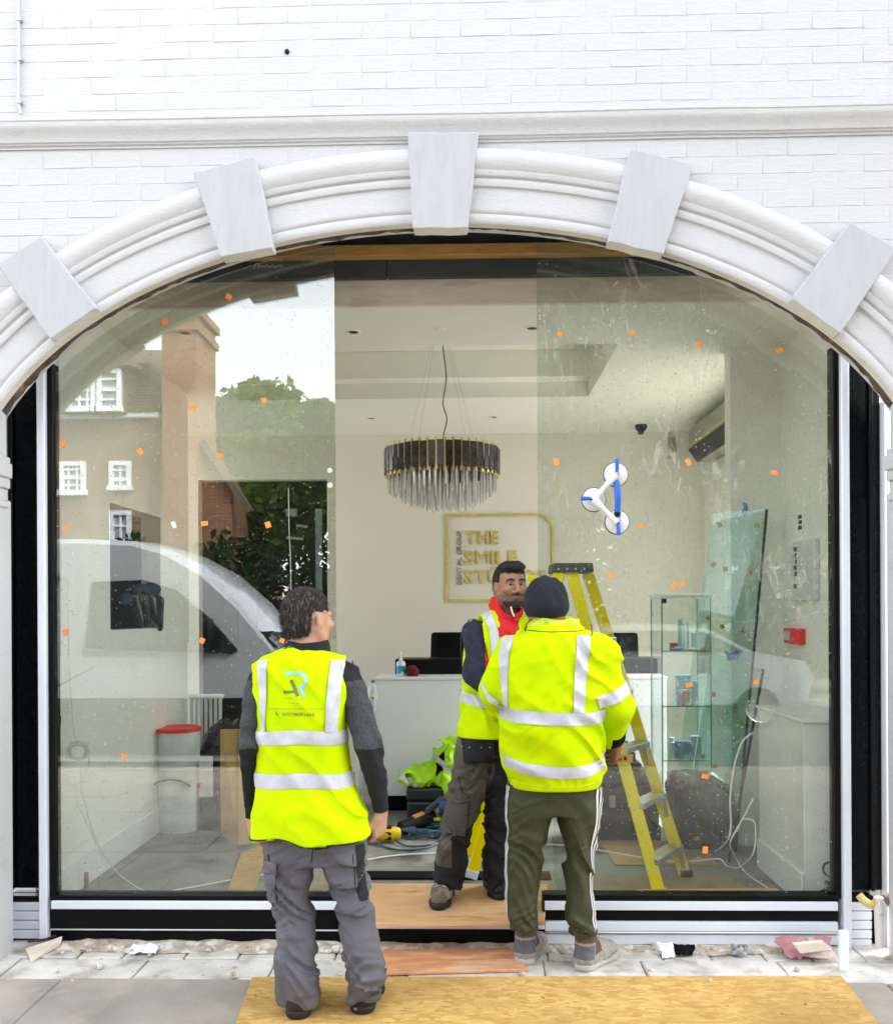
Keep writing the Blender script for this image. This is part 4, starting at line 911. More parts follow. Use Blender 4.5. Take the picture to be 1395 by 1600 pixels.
for i, f in enumerate((.10, .27, .44, .61, .78)):
    a, b = nf.lerp(t0, f), ff.lerp(t1, f); m = MB()
    m.beam(a+Vector((0, .008, 0)), b, .085, .03, up=(0, 0, 1)); m.build('tread', M_STEEL, ld, bevel=.003)
    m = MB(); m.beam(b+Vector((.02, -.03, -.01)), ff.lerp(t1, f-.07)+Vector((.0, -.01, 0)), .02, .006, up=(0, 1, 0)); m.build('brace', M_STEEL, ld)
m = MB(); m.beam(lf.lerp(b0, .35), lf2.lerp(b1, .35), .03, .02); m.beam(lf.lerp(b0, .7), lf2.lerp(b1, .7), .03, .02); m.build('rear_brace', M_STEEL, ld)
m = MB(); xa, xb_ = P(861, 885, YT).x, P(927, 885, YT).x; m.box((xa, YT-.03, t0.z-.005), (xb_, YT+.22, t0.z+.045))
for v in m.v:
    if v.z > t0.z+.03: v.x = v.x*.94+(xa+xb_)/2*.06
m.build('top_cap', pm('dark_grey_plastic', (.035, .042, .045), .5), ld, bevel=.008, seg=2)
for i in range(4):
    m = MB(); m.lathe(Vector((xa+.035+i*.045, YT-.031, t0.z+.012)), [(.006, 0), (.006, .003), (.002, .004)], 10, R=Matrix.Rotation(math.radians(90), 3, 'X')); m.build('rivet', M_STEEL, ld, smooth=True)
for p in (nf, ff): m = MB(); m.box(p+Vector((-.03, -.02, 0)), p+Vector((.035, .03, .035))); m.build('foot', M_BLACKPL if p is ff else M_YEL, ld, bevel=.004)
m = MB(); e = (b0-lf).normalized(); m.beam(lf-e*.002, lf+e*.045, .066, .036, up=(0, 1, 0)); m.build('foot', M_WHITEPL, ld, bevel=.003)
m = MB(); q = nf.lerp(t0, .30); m.box((q.x-.09, nf.y+.005, Z(1192, nf.y)), (q.x-.005, nf.y+.012, Z(1179, nf.y))); m.build('warning_label', pm('yellow_label', (.85, .45, .02), .5), ld)
for i in range(2): m = MB(); m.box((q.x-.078+i*.026, nf.y+.002, Z(1188.5, nf.y)), (q.x-.064+i*.026, nf.y+.0045, Z(1182.5, nf.y))); m.build('label_mark', M_BLACKPL, ld)
ybar = MB(); Yq = .30; pbox(ybar, 823, 899, 843, 945, Yq, .03); 
yb_o = thing('yellow_bar', 'short yellow bar with pale ends just left of the black beanie', 'bar', P(833, 945, Yq)); ybar.build('bar_body', M_YEL, yb_o, bevel=.003)
for a_, b_ in ((821, 824.5), (838, 843)): m = MB(); pbox(m, a_, 897 if a_ < 830 else 899, b_, 922, Yq-.004, .0035); m.build('pale_edge', M_WHITEPL, yb_o)
m = MB(); m.box((P(833, 945, Yq).x-.01, Yq+.004, Z(945, Yq)-.75), (P(833, 945, Yq).x+.01, Yq+.024, Z(945, Yq))); m.build('pole', M_YEL, yb_o)
# ------------------------------------------------------------------ suction lifter
sc_ = thing('suction_lifter', 'triple suction cup glass lifter with blue levers stuck on the dusty pane', 'suction lifter', P(960, 835, YG))
M_CUP = pm('white_cup_metal', (.74, .74, .76), .35, var=.05); M_BLUE = pm('blue_plastic', (.012, .12, .56), .4, var=.08); RX = Matrix.Rotation(math.radians(90), 3, 'X')
cups = [(961, 742), (927, 781), (963, 816)]; YC = YG-.012
for (px, py), la in zip(cups, (90, 180, 270)):
    c = P(px, py, YG-.004)
    m = MB(); m.lathe(c, [(.059, 0), (.060, .006), (.057, .010)], 32, R=RX); m.build('rubber_pad', M_BLACKPL, sc_, smooth=True)
    m = MB(); m.lathe(c, [(.0565, .009), (.056, .014), (.045, .020), (.022, .026), (.018, .042), (.0, .043)], 32, R=RX); m.build('cup', M_CUP, sc_, smooth=True)
    d = Vector((math.cos(math.radians(la)), 0, math.sin(math.radians(la)))); m = MB(); a = c+Vector((0, -.048, 0)); m.tube([a-d*.012, a+d*.02, a+d*.05+Vector((0, -.006, 0)), a+d*.066+Vector((0, -.002, 0))], [.008, .0085, .010, .011], 10); m.build('lever', M_BLUE, sc_, smooth=True)
    m = MB(); m.lathe(a+Vector((0, -.006, 0)), [(.006, 0), (.006, .006), (.002, .007)], 12, R=RX); m.build('pivot', M_STEEL, sc_, smooth=True)
C3 = [P(a, b, YG-.045) for a, b in cups]
for a, b in ((C3[0], C3[1]), (C3[1], C3[2])):
    m = MB(); m.tube([a, a.lerp(b, .5)+Vector((0, -.012, 0)), b], [.026, .011, .022], 10); m.build('arm', M_CUP, sc_, smooth=True)
m = MB(); m.tube([C3[0]+Vector((.004, -.002, -.03)), C3[0].lerp(C3[2], .38)+Vector((.006, -.02, 0)), C3[0].lerp(C3[2], .5)+Vector((.006, -.022, 0)), C3[0].lerp(C3[2], .8)+Vector((.004, -.012, 0))], [.014, .0165, .0155, .014], 12); m.build('grip', M_BLUE, sc_, smooth=True)
m = MB(); m.tube([C3[0].lerp(C3[2], .78)+Vector((.004, -.012, 0)), C3[0].lerp(C3[2], .88)+Vector((.002, -.006, 0))], .0155, 12); m.build('collar', M_BLACKPL, sc_, smooth=True)
# ------------------------------------------------------------------ buckets, bags, boards at the back left
Yu = PF(278, 1296, ZI).y; ux = X(278, Yu); ur = (X(312, Yu)-X(244, Yu))/2
M_BUCK = pm('translucent_white_plastic', (.76, .79, .80), .4, var=.06, vs=4, col2=(.68, .72, .73), c2=(.5, .7))
hb = Z(1214, Yu)-ZI; h2 = Z(1136, Yu)-Z(1214, Yu)
for i, (z0, h, lab) in enumerate(((ZI, hb, 'lower white plastic bucket standing on the floor with a black handle'), (ZI+hb, h2, 'upper white plastic bucket with a red lid stacked on another'))):
    bk = thing('bucket', lab, 'bucket', (ux, Yu, z0), 'stacked white buckets'); c = Vector((ux, Yu, z0+.0005))
    m = MB(); m.lathe(c, [(ur*.90, 0), (ur*.91, .004), (ur*.98, h-.03), (ur*1.0, h-.028), (ur*1.0, h-.004), (ur*.95, h-.003)], 32); m.build('bucket_body', M_BUCK, bk, smooth=True)
    m = MB(); m.lathe(c, [(ur*1.015, h-.022), (ur*1.03, h-.02), (ur*1.03, h-.002), (ur*.98, h+.004), (ur*.9, h-.002)], 32) if i else m.lathe(c, [(ur*1.01, h-.010), (ur*1.02, h-.008), (ur*1.02, h-.001)], 32); m.build('lid' if i else 'rim', M_RED if i else M_BUCK, bk, smooth=True)
    if not i:
        m = MB(); m.tube([c+Vector((ur*.9*math.cos(a), -ur*1.02, h-.06+.07*math.sin(a))) for a in np.linspace(.35, 2.8, 14)], .006, 6); m.build('handle', M_BLACKPL, bk, smooth=True)
        m = MB(); m.box(c+Vector((ur*.96, -.05, h-.07)), c+Vector((ur*1.06, .0, h-.03))); m.build('handle_clip', M_RED, bk, bevel=.006)
    else:
        rows = [[c+Vector((ur*.965*math.cos(a), ur*.965*math.sin(a), z)) for a in np.linspace(4.25, 4.85, 8)] for z in (.13, .22)]
        m = MB(); m.grid(rows); m.build('label', pm('paper_label', (.70, .71, .70), .6, col2=(.08, .08, .08), c2=(.70, .72), c2s=26), bk, smooth=True)
def blob(name, c, r, mat, amp, lab, cat, fr=14, h=.012, seed=0, zone=None, **k):
    r = Vector(r); F = Field(c-r*1.3, c+r*1.3, h); F.ell(c, r, .01); F.wrinkle(lambda x, y, z: amp*(np.abs(vnoise(x*fr, y*fr, z*fr, seed)*2-1)-.35)+amp*.5*(vnoise(x*fr*2.3, y*fr*2.3, z*fr*2.3, seed+1)-.5)); F.cut(lambda x, y, z: ZI+.001-z+0*x+0*y)
    return organic(F, name, mat, label=lab, cat=cat, **k)
M_BAG = pm('black_bag_plastic', (.003, .0035, .005), .25, var=.3, vs=10)
q = PF(327, 1290, ZI+.0); blob('bin_bag', Vector((q.x+.02, q.y+.14, ZI+.12)), (.12, .14, .15), M_BAG, .05, 'shiny black bin bag slumped beside the lower white bucket', 'bag', 16)
q = Vector((X(362, 1.9), 1.9, ZI+.3)); blob('bin_bag', q, (.26, .2, .42), M_BAG, .07, 'large heap of black bags in the shadow behind the leaning board', 'bag', 9, .018, 5)
m = MB(); Y_ = 1.62; pbox(m, 311, 1182, 332, 1245, Y_, .02); pts_ = m.v; m.build('white_board', M_WHITE, None, bevel=.002, label='narrow white offcut board standing beside the buckets', cat='board')
m = MB(); Y_ = 1.62; m.box((X(313, Y_), Y_+.002, ZI), (X(331, Y_), Y_+.3, Z(1245.4, Y_))); m.build('crate', M_BLACKPL, None, label='dark low crate under the narrow white offcut board', cat='crate')
m = MB(); a, b = PF(345, 1306, ZI), PF(371, 1320, ZI); c_, d_ = P(371, 1140, a.y+.16), P(344, 1140, a.y+.14); m.prism([a, b, c_, d_], (.0, .03, 0)); b2 = PF(404, 1318, ZI); e_ = P(404, 1142, a.y+.16)
m.prism([b+Vector((.003, 0, 0)), b2, e_, c_+Vector((.003, 0, 0))], (0, .03, 0)); m.build('tall_carton', M_PANEL, None, bevel=.003, label='tall varnished brown board box standing behind the man in the vest', cat='box')
rd = thing('radiator', 'white column radiator at the back left behind the buckets', 'radiator', (X(320, 2.1), 2.1, ZI))
for i in range(7): m = MB(); m.tube([(X(299, 2.1)+i*.035, 2.1, ZI+.12), (X(299, 2.1)+i*.035, 2.1, Z(1084, 2.1))], .0125, 8); m.build('column', M_WHITEPL, rd, smooth=True)
m = MB(); m.tube([(X(299, 2.1)-.02, 2.1, Z(1087, 2.1)), (X(299, 2.1)+.23, 2.1, Z(1087, 2.1))], .018, 8); m.tube([(X(299, 2.1)-.02, 2.1, ZI+.14), (X(299, 2.1)+.23, 2.1, ZI+.14)], .018, 8); m.build('header_pipe', M_WHITEPL, rd, smooth=True)
for s in (0, 1): m = MB(); m.box((X(299, 2.1)+s*.19, 2.08, ZI), (X(299, 2.1)+s*.19+.03, 2.12, ZI+.12)); m.build('foot', M_WHITEPL, rd)
# things in the dark corridor
m = MB(); pbox(m, 374, 918, 401, 1001, 5.4, .05); m.build('hanging_sheet', pm('blue_panel_paint', (.01, .16, .30), .5), None, label='dull blue sheet hanging at the back of the dark corridor', cat='sheet')
m = MB(); pbox(m, 447, 795, 464, 806, Ybk+.30, .05); m.build('exit_light', pm('pale_grey_box', (.30, .33, .28), .5), None, label='small pale box light above the dark corridor opening', cat='light')
for (a, b, w), lab in (((448, 840, 26), 'lower of two white tubes in the dark corridor'), ((465, 821, 15), 'upper of two white tubes in the dark corridor')):
    m = MB(); m.tube([P(a, b, Ybk+.9), P(a+w, b+2, Ybk+.9)], .014, 8); m.build('wall_tube', M_WHITEPL, None, label=lab, cat='tube', smooth=True)
m = MB(); m.tube(spline([P(451, 762, Ybk-.02), P(452, 830, Ybk-.02), P(454, 870, Ybk-.02), P(455, 930, Ybk-.02), P(456, 1010, Ybk-.02)], 4), .005, 6); m.build('hanging_cable', M_CABLE, None, label='thin white cable hanging in front of the dark corridor', cat='cable')
m = MB(); pbox(m, 493, 795, 503, 930, Ybk+.14, .02); m.build('metal_strip', pm('dull_steel', (.22, .26, .28), .4, metal=.5), None, label='dull metal strip upright at the right of the dark corridor', cat='strip')
# hanging black bags and blue cloth on the niche sill
zs_ = 1.521
F = Field((XL-.2, p0-.05, 1.35), (XL+.14, p1+.1, 2.0), .01); cc_ = PX(240, 912, XL)
F.chain([(XL-.04, cc_.y-.42, 1.70), (XL-.03, cc_.y-.2, 1.755), (XL+.0, cc_.y, 1.775)], [.035, .045, .05], .02); F.wrinkle(lambda x, y, z: .018*(vnoise(x*22, y*22, z*22)-.5))
organic(F, 'blue_cloth', pm('navy_cloth', (.015, .035, .07), .8, var=.3, vs=20), label='dark blue cloth bundle draped along the wall niche', cat='cloth')
F = Field((XL-.12, p0-.05, 1.35), (XL+.14, p1+.15, 1.85), .01)
for dy, r in ((-.32, .05), (-.2, .06), (-.02, .045), (.03, .04)): F.cone((XL-.02, cc_.y+dy, 1.72), (XL+.015, cc_.y+dy+.03, 1.56), r, r*.55, .02)
F.cone((XL+.03, cc_.y+.01, 1.7), (XL+.03, cc_.y+.04, 1.51), .035, .02, .01); F.wrinkle(lambda x, y, z: .02*(vnoise(x*25, y*25, z*9)-.5))
organic(F, 'black_bag', M_BAG, label='black plastic bags hanging from the wall niche', cat='bag')
# cables of the left wall, coil, floor cables
def cable(pts, r, mat, lab, name='cable', n=7, cat='cable'): m = MB(); m.tube(spline(pts, n), r, 6); return m.build(name, mat, None, smooth=True, label=lab, cat=cat)
W_ = lambda px, py: P(px, py, .22)
cable([W_(108, 905), W_(107, 960), W_(110, 1060), W_(114, 1120), W_(117, 1150), W_(126, 1160), W_(134, 1160), W_(141, 1180), W_(134, 1210), W_(118, 1228), W_(104, 1210), W_(105, 1190)], .0032, M_CABLE, 'loose white cable loop hanging beside the left wall')
cl = []
for i in range(46): a = i*.62; rr2 = 13+3*math.sin(i*1.7); cl.append(P(122+rr2*math.cos(a)*1.05, 1174+rr2*math.sin(a)*(.95+.1*math.sin(i)), .22+.004*(i % 5)))
cable(cl, .0030, M_CABLE, 'small tangled coil of white cable hanging at the left wall', 'cable_coil', 3)
cable([W_(119, 1226), W_(121, 1250), P(135, 1285, .25), P(150, 1320, .22), PF(157, 1360, ZI+.2), PF(155, 1396, ZI+.01)], .0035, M_CABLE, 'white cable dropping from the coil to the floor')
cable([W_(127, 1205), W_(130, 1240), P(150, 1310, .24), PF(175, 1352, ZI+.12), PF(196, 1374, ZI+.006), PF(235, 1394, ZI+.006), PF(290, 1388, ZI+.006), PF(350, 1377, ZI+.006), PF(415, 1366, ZI+.006)], .0042, M_CABLE, 'white cable sweeping across the floor from the left wall to the boards')
cable([PX(88, 1050, -1.93), P(94, 1090, .15), P(95, 1130, .15), P(89, 1170, .15)], .003, M_BLACKPL, 'thin dark cable bowed beside the left window frame')
cable([PF(566, 1345, ZI+.006), PF(600, 1339, ZI+.006), PF(640, 1335, ZI+.006), PF(690, 1333, ZI+.006), PF(760, 1328, ZI+.006), PF(858, 1320, ZI+.006), PF(930, 1328, ZI+.006), PF(1000, 1340, ZI+.006), PF(1075, 1350, ZI+.006)], .006, M_CABLE, 'long white cable lying across the whole shop floor')
RF = lambda px, py: P(px, py, .34)
cable([RF(1176, 1145), RF(1160, 1158), RF(1148, 1190), RF(1142, 1225), RF(1140, 1255), RF(1141, 1290), RF(1136, 1313), PF(1118, 1330, ZI+.01), PF(1090, 1342, ZI+.006), PF(1062, 1350, ZI+.006)], .0048, M_CABLE, 'white cable curving down in front of the leaning glass sheets')
cable([RF(1176, 1247), RF(1164, 1272), RF(1148, 1300), RF(1140, 1320), PF(1150, 1342, ZI+.05), PF(1165, 1364, ZI+.006), PF(1200, 1388, ZI+.006)], .0042, M_CABLE, 'white cable crossing from the boxing to the floor by the dusty pane')
cable([PF(1078, 1347, ZI+.006), PF(1122, 1342, ZI+.03), PF(1134, 1352, ZI+.03), PF(1152, 1356, ZI+.006), P(1172, 1340, .36), P(1179, 1320, .36), P(1178, 1285, .36), P(1160, 1281, .36), P(1150, 1300, .36)], .0042, M_CABLE, 'white cable looping up beside the skirting of the boxing')
cable([P(1072, 413, .12), P(1090, 428, .12), P(1120, 436, .12), P(1150, 444, .12), P(1172, 447, .12)], .005, M_CABLE, 'white cable sagging under the right shoulder of the arch')
cable([P(1304, 1346, .085), P(1288, 1350, .085), P(1286, 1362, .085), P(1296, 1371, .085)], .005, M_BLACKPL, 'short black cable loop at the lower right corner of the dusty pane')
m = MB(); c = P(1293, 1388, .10)
for i in range(6): q = c+Vector((random.uniform(-.03, .03), random.uniform(-.005, .01), random.uniform(-.035, .025))); m.obox(q, (.05, .012, .02), Matrix.Rotation(random.uniform(-.5, .5), 3, 'Y'))
m.build('wire_bundle', M_BLACKPL, None, label='dark bundle of connectors tucked in the lower right window corner', cat='connectors')
m = MB(); pbox(m, 131, 1364, 137, 1391, .14, .02); m.build('brick_piece', pm('raw_brick', (.38, .17, .09), .9, var=.3, vs=30), None, bevel=.003, label='thin raw brick piece standing at the foot of the left wall', cat='brick')
# ------------------------------------------------------------------ tools on the floor
Yt = 1.86
tx0_, tx1_ = X(634, Yt), X(716, Yt); zt3 = Z(1231, Yt)
bx_ = thing('tool_case', 'dark green closed tool case under a folded hi-vis jacket', 'tool case', ((tx0_+tx1_)/2, Yt, ZI)); M_GREEN = pm('dark_green_plastic', (.015, .028, .025), .5, var=.2)
m = MB(); m.box((tx0_, Yt, ZI), (tx1_, Yt+.32, ZI+(zt3-ZI)*.6)); m.build('case_body', M_GREEN, bx_, bevel=.02, seg=2)
m = MB(); m.box((tx0_-.004, Yt-.004, ZI+(zt3-ZI)*.61), (tx1_+.004, Yt+.324, zt3)); m.build('lid', M_GREEN, bx_, bevel=.02, seg=2)
M_HIV = pm('hi_vis_yellow', (.55, .73, .0), .85, var=.05, vs=5, bump=.06, bs=300, spec=.08, col2=(.43, .64, .0), c2=(.48, .72), c2s=5)
M_HIVG = pm('hi_vis_lime', (.40, .72, .01), .7, var=.08, vs=7, bump=.08, bs=200)
M_REFL = pm('reflective_tape', (.50, .50, .545), .4, var=.10, vs=18, bump=.15, bs=60, col2=(.62, .62, .66), c2=(.5, .7), c2s=9)
c = Vector(((tx0_+tx1_)/2+.02, Yt+.1, zt3))
F = Field(c+Vector((-.35, -.32, -.30)), c+Vector((.35, .3, .40)), .007)
F.ell(c+Vector((-.06, .05, .06)), (.19, .14, .06), .03); F.ell(c+Vector((.10, .08, .16)), (.13, .12, .16), .05); F.cone(c+Vector((.10, -.03, .14)), c+Vector((.12, -.17, -.10)), .075, .06, .03); F.cone(c+Vector((.12, -.17, -.1)), c+Vector((.07, -.19, -.20)), .06, .045, .03); F.cone(c+Vector((.02, .0, .05)), c+Vector((-.2, -.06, .04)), .06, .05, .03)
F.wrinkle(lambda x, y, z: .055*(.6-(1-np.abs(vnoise(x*9+z*6, y*9, z*9-x*5)*2-1))**1.6)+.026*(.55-(1-np.abs(vnoise(x*19-z*8, y*19, z*19, 4)*2-1))**1.6))
F.cut(lambda x, y, z: np.where(y > Yt-.02, zt3+.001-z, -1)+0*x)
def jz(x, y, z):
    a = (x-c.x)*.6+(z-c.z)*.8; return np.where(np.abs(a-.155) < .018, 1, np.where(np.abs(a+.075) < .014, 1, np.where((np.abs(x-c.x-.03) < .03) & (np.abs(z-c.z-.13-(x-c.x)) < .06), 2, 0)))
organic(F, 'folded_jacket', [M_HIVG, M_REFL, M_BLACKFAB], zone=jz, smooth=1, label='crumpled lime hi-vis jacket dumped on the dark tool case', cat='jacket')
# drill
dr = thing('cordless_drill', 'yellow and black cordless drill lying on the floor by the green case', 'drill', PF(605, 1318, ZI)); M_DY = pm('tool_yellow', (.80, .52, .01), .45); p = PF(606, 1316, ZI); p = Vector((p.x, p.y, ZI))
m = MB(); m.tube([p+Vector((-.09, -.02, .05)), p+Vector((-.03, -.015, .05)), p+Vector((.05, 0, .055)), p+Vector((.075, .01, .055))], [.030, .042, .044, .034], 14); m.build('motor_housing', M_DY, dr, smooth=True)
m = MB(); m.tube([p+Vector((-.15, -.035, .047)), p+Vector((-.09, -.02, .05))], [.017, .028], 12); m.build('chuck', M_STEEL, dr, smooth=True)
m = MB(); m.tube([p+Vector((.04, .0, .05)), p+Vector((.06, .09, .04)), p+Vector((.07, .13, .035))], [.024, .022, .03], 10); m.build('grip', M_BLACKPL, dr, smooth=True)
m = MB(); m.obox(p+Vector((-.02, .0, .095)), (.09, .05, .018)); m.obox(p+Vector((.0, -.046, .05)), (.05, .006, .05)); m.build('black_inlay', M_BLACKPL, dr, bevel=.004)
m = MB(); m.obox(p+Vector((-.15, .10, .035)), (.11, .09, .065)); m.obox(p+Vector((-.15, .1, .075)), (.07, .06, .02)); m.build('battery_pack', M_BLACKPL, None, bevel=.008, label='black tool battery lying beside the drill', cat='battery')
gr = thing('angle_grinder', 'black and amber power tool body lying behind the drill', 'power tool', p+Vector((.15, .2, 0))); g0, g1 = p+Vector((.07, .16, .05)), p+Vector((.33, .36, .09))
m = MB(); m.tube([g0, g0.lerp(g1, .5), g0.lerp(g1, .8)], [.045, .055, .055], 14); m.build('body', M_BLACKPL, gr, smooth=True); m = MB(); m.tube([g0.lerp(g1, .78), g1], [.057, .05], 14); m.tube([g0.lerp(g1, .3)+Vector((0, 0, .03)), g0.lerp(g1, .55)+Vector((0, 0, .035))], [.03, .03], 10); m.build('amber_shell', pm('amber_plastic', (.50, .22, .03), .4), gr, smooth=True)
# circular saw
sw = thing('circular_saw', 'blue and silver circular saw standing on its coiled blue cable', 'saw', PF(694, 1300, ZI)); s_ = PF(700, 1300, ZI); s_ = Vector((s_.x, s_.y+.05, ZI))
m = MB(); m.lathe(s_+Vector((-.02, .02, .11)), [(.10, -.02), (.105, 0), (.10, .03), (.06, .04)], 24, R=RX); m.build('blade_guard', pm('silver_guard', (.5, .52, .55), .35, metal=.6), sw, smooth=True)
m = MB(); m.tube([s_+Vector((-.14, -.03, .05)), s_+Vector((-.13, -.03, .14)), s_+Vector((-.05, -.03, .21)), s_+Vector((.06, -.03, .20))], [.02, .022, .024, .022], 10); m.build('handle', pm('blue_grey_rubber', (.03, .05, .09), .5), sw, smooth=True)
m = MB(); m.tube([s_+Vector((-.06, -.05, .16)), s_+Vector((.12, -.05, .16))], [.05, .055], 14); m.build('motor', pm('tool_navy', (.02, .05, .20), .45), sw, smooth=True)
m = MB(); m.obox(s_+Vector((0, -.02, .02)), (.30, .16, .008)); m.build('sole_plate', M_STEEL, sw); m = MB(); m.obox(s_+Vector((-.07, -.075, .09)), (.05, .01, .02)); m.build('lime_knob', M_HIVG, sw, bevel=.004)
pts_ = []
for i in range(120):
    a = i*.42; r_ = .13+.05*math.sin(i*.9)+.02*math.cos(i*2.3); q = s_+Vector((-.12+r_*1.25*math.cos(a), -.16+r_*.6*math.sin(a), .008+.05*abs(math.sin(i*.37))*(1 if i > 30 else .3))); pts_.append(q)
cable(pts_, .0055, pm('blue_grey_cable', (.05, .11, .16), .45), 'tangled blue grey power cable heaped on the floor by the saw', 'power_cable', 3)
cable([PF(568, 1313, ZI+.008), PF(590, 1320, ZI+.008), PF(625, 1328, ZI+.008), PF(668, 1324, ZI+.008), PF(690, 1310, ZI+.02), PF(660, 1300, ZI+.02), PF(628, 1302, ZI+.02), PF(618, 1312, ZI+.02), PF(640, 1322, ZI+.008), PF(690, 1318, ZI+.008)], .006, MATS['blue_grey_cable'], 'loose loop of grey blue cable in front of the yellow drill', 'power_cable')
# stack of black tool boxes behind the ladder
ty = 1.35
for i, (z0, z1, a, b, lab) in enumerate(((ZI, ZI+.36, 930, 1028, 'lowest and largest black tool box behind the yellow ladder'), (ZI+.361, ZI+.50, 932, 1000, 'middle black tool box of the stack behind the ladder'), (ZI+.501, ZI+.60, 940, 992, 'top black tool box of the stack behind the ladder'))):
    b_ = thing('tool_box', lab, 'tool box', (X((a+b)/2, ty), ty, z0), 'stacked black tool boxes'); m = MB(); m.box((X(a, ty), ty, z0), (X(b, ty), ty+.3, z0+(z1-z0)*.72)); m.build('box_body', M_BLACKPL, b_, bevel=.012)
    m = MB(); m.box((X(a, ty)-.006, ty-.006, z0+(z1-z0)*.73), (X(b, ty)+.006, ty+.306, z1-.0008)); m.build('lid', M_BLACKPL, b_, bevel=.01)
    for u in (.25, .75): m = MB(); xx = X(a+(b-a)*u, ty); m.box((xx-.02, ty-.014, z0+(z1-z0)*.6), (xx+.02, ty-.0065, z0+(z1-z0)*.82)); m.build('latch', M_STEEL if i == 0 and u < .5 else M_BLACKPL, b_, bevel=.003)
F = Field((X(985, ty)-.05, ty-.05, ZI+.3), (X(1030, ty)+.1, ty+.3, ZI+.55), .008); F.ell((X(1008, ty), ty+.1, ZI+.40), (.10, .10, .05), .01); F.wrinkle(lambda x, y, z: .02*(vnoise(x*25, y*25, z*25)-.5)); F.cut(lambda x, y, z: ZI+.361-z+0*x+0*y)
organic(F, 'work_glove', pm('dusty_black_leather', (.03, .028, .022), .7, var=.4, vs=25), label='dusty dark glove lying on the largest tool box', cat='glove')
m = MB(); pbox(m, 1029, 1273, 1056, 1280, 1.0, .05); o_ = m.build('white_trim_offcut', M_WHITEPL, None, label='short white trim offcut lying behind the ladder rail', cat='offcut')
o_.location.z = ZI+.01
# ------------------------------------------------------------------ rubble and litter along the foot of the window
mb = MB()
for i in range(560):
    px = random.uniform(85, 1300); 
    if 575 < px < 850 and random.random() < .8: continue
    y_ = random.uniform(-.13, -.035) if random.random() < .85 else random.uniform(-.5, -.1); x_ = X(px, y_); s = random.choice((.003, .004, .005, .006, .008, .010, .014, .020))*random.uniform(.7, 1.3); c = Vector((x_, y_, s*.5))
    R = Matrix.Rotation(random.uniform(0, 6), 3, 'Z') @ Matrix.Rotation(random.uniform(-.5, .5), 3, 'X'); k = len(mb.v); mb.sphere(c, (s, s*random.uniform(.6, 1), s*random.uniform(.4, .7)), 6, 0, R)
    for q in range(k, len(mb.v)): mb.v[q] += Vector((random.uniform(-1, 1), random.uniform(-1, 1), random.uniform(-1, 1)))*s*.18
mb.build('rubble', M_GRAVEL, kind='stuff', base=False)
mb = MB(); rows = []
for i in range(90):
    x_ = X(85, -.08)+(X(1300, -.08)-X(85, -.08))*i/89; rows.append([Vector((x_, -.10-float(vnoise(i*.4, 1, 1))*.05, .0005)), Vector((x_, -.07, .004+.010*float(vnoise(i*.5, 3, 1)))), Vector((x_, -.0, .006+.016*float(vnoise(i*.7, 5, 1))))])
mb.grid(rows); mb.build('mortar_dust', M_GRAVEL, kind='stuff', base=False, smooth=True)
def scrap(name, pts_, Yq, mat, lab, cat, th=.006): m = MB(); m.prism([P(a, b, Yq+random.uniform(-.03, .01)) for a, b in pts_], (0, th, .0)); return m.build(name, mat, None, bevel=.001, label=lab, cat=cat)
def crumple(name, c, w, h, mat, lab, cat, amp=.03, lift=.02, seed=0, n=12):
    """a torn thin sheet, creased and lying unevenly on the ground"""
    g = np.random.default_rng(seed); rows = []; ox = seed*3.7
    for i in range(n+1):
        r = []
        for j in range(n+1):
            u, v = i/n-.5, j/n-.5; k = .8+.45*float(vnoise(math.atan2(v, u)*1.6+ox, 2.1, 0)); x, y = u*w*k, v*h*k
            z = amp*(abs(float(vnoise(u*5+ox, v*5, 1.3))*2-1)*.8+float(vnoise(u*11+ox, v*11, 4.3))*.4)+lift*(v+.5)
            r.append(Vector(c)+Vector((x+.4*amp*(float(vnoise(u*7, v*7+ox, 8))-.5), y, max(.002, z))))
        rows.append(r)
    m = MB(); m.grid(rows); m.build(name, mat, None, label=lab, cat=cat, smooth=True)
fp = lambda px, y=-.15: Vector((X(px, y), y, .002))
crumple('pink_bag', fp(1258), .24, .12, pm('pink_plastic_film', (.50, .20, .23), .4, var=.25, vs=12, col2=(.60, .50, .46), c2=(.5, .6), c2s=12), 'crumpled pink plastic bag lying against the foot of the right frame', 'bag', .045, .05, 1)
crumple('foil_scrap', fp(1151, -.13), .08, .06, pm('grey_foil', (.30, .30, .31), .4, metal=.5, var=.4, vs=30), 'scrap of crumpled grey foil on the rubble under the dusty pane', 'foil', .022, .03, 2)
crumple('paper_scrap', fp(1040), .07, .07, M_WHITEPL, 'curled white paper scrap on the rubble right of the grey boots', 'scrap', .016, .045, 3)
crumple('black_rag', fp(1064, -.14), .10, .06, M_BLACKFAB, 'small black rag beside the curled white paper scrap', 'rag', .022, .03, 4)
crumple('white_scrap', fp(224, -.13), .12, .06, M_WHITEPL, 'torn white plastic scrap on the rubble under the left pane', 'scrap', .02, .02, 5)
scrap('cream_chip', [(1240, 1476), (1286, 1472), (1300, 1484), (1250, 1490)], -.2, M_PLYEDGE, 'flat cream board chip lying below the pink bag', 'chip', .03)
m = MB(); a, b, c_, d_ = PF(40, 1482, .03), PF(98, 1462, .05), PF(95, 1474, .02), PF(50, 1500, .01); m.prism([a, b, c_, d_], (0, 0, -.012)); m.build('timber_offcut', M_PLYEDGE, None, bevel=.002, label='pale timber offcut lying below the left louvre slats', cat='timber')
cable([PF(45, 1471, .02), PF(70, 1468, .05), PF(88, 1462, .06)], .006, M_BLACKPL, 'short black cable stub lying on the pale timber offcut')
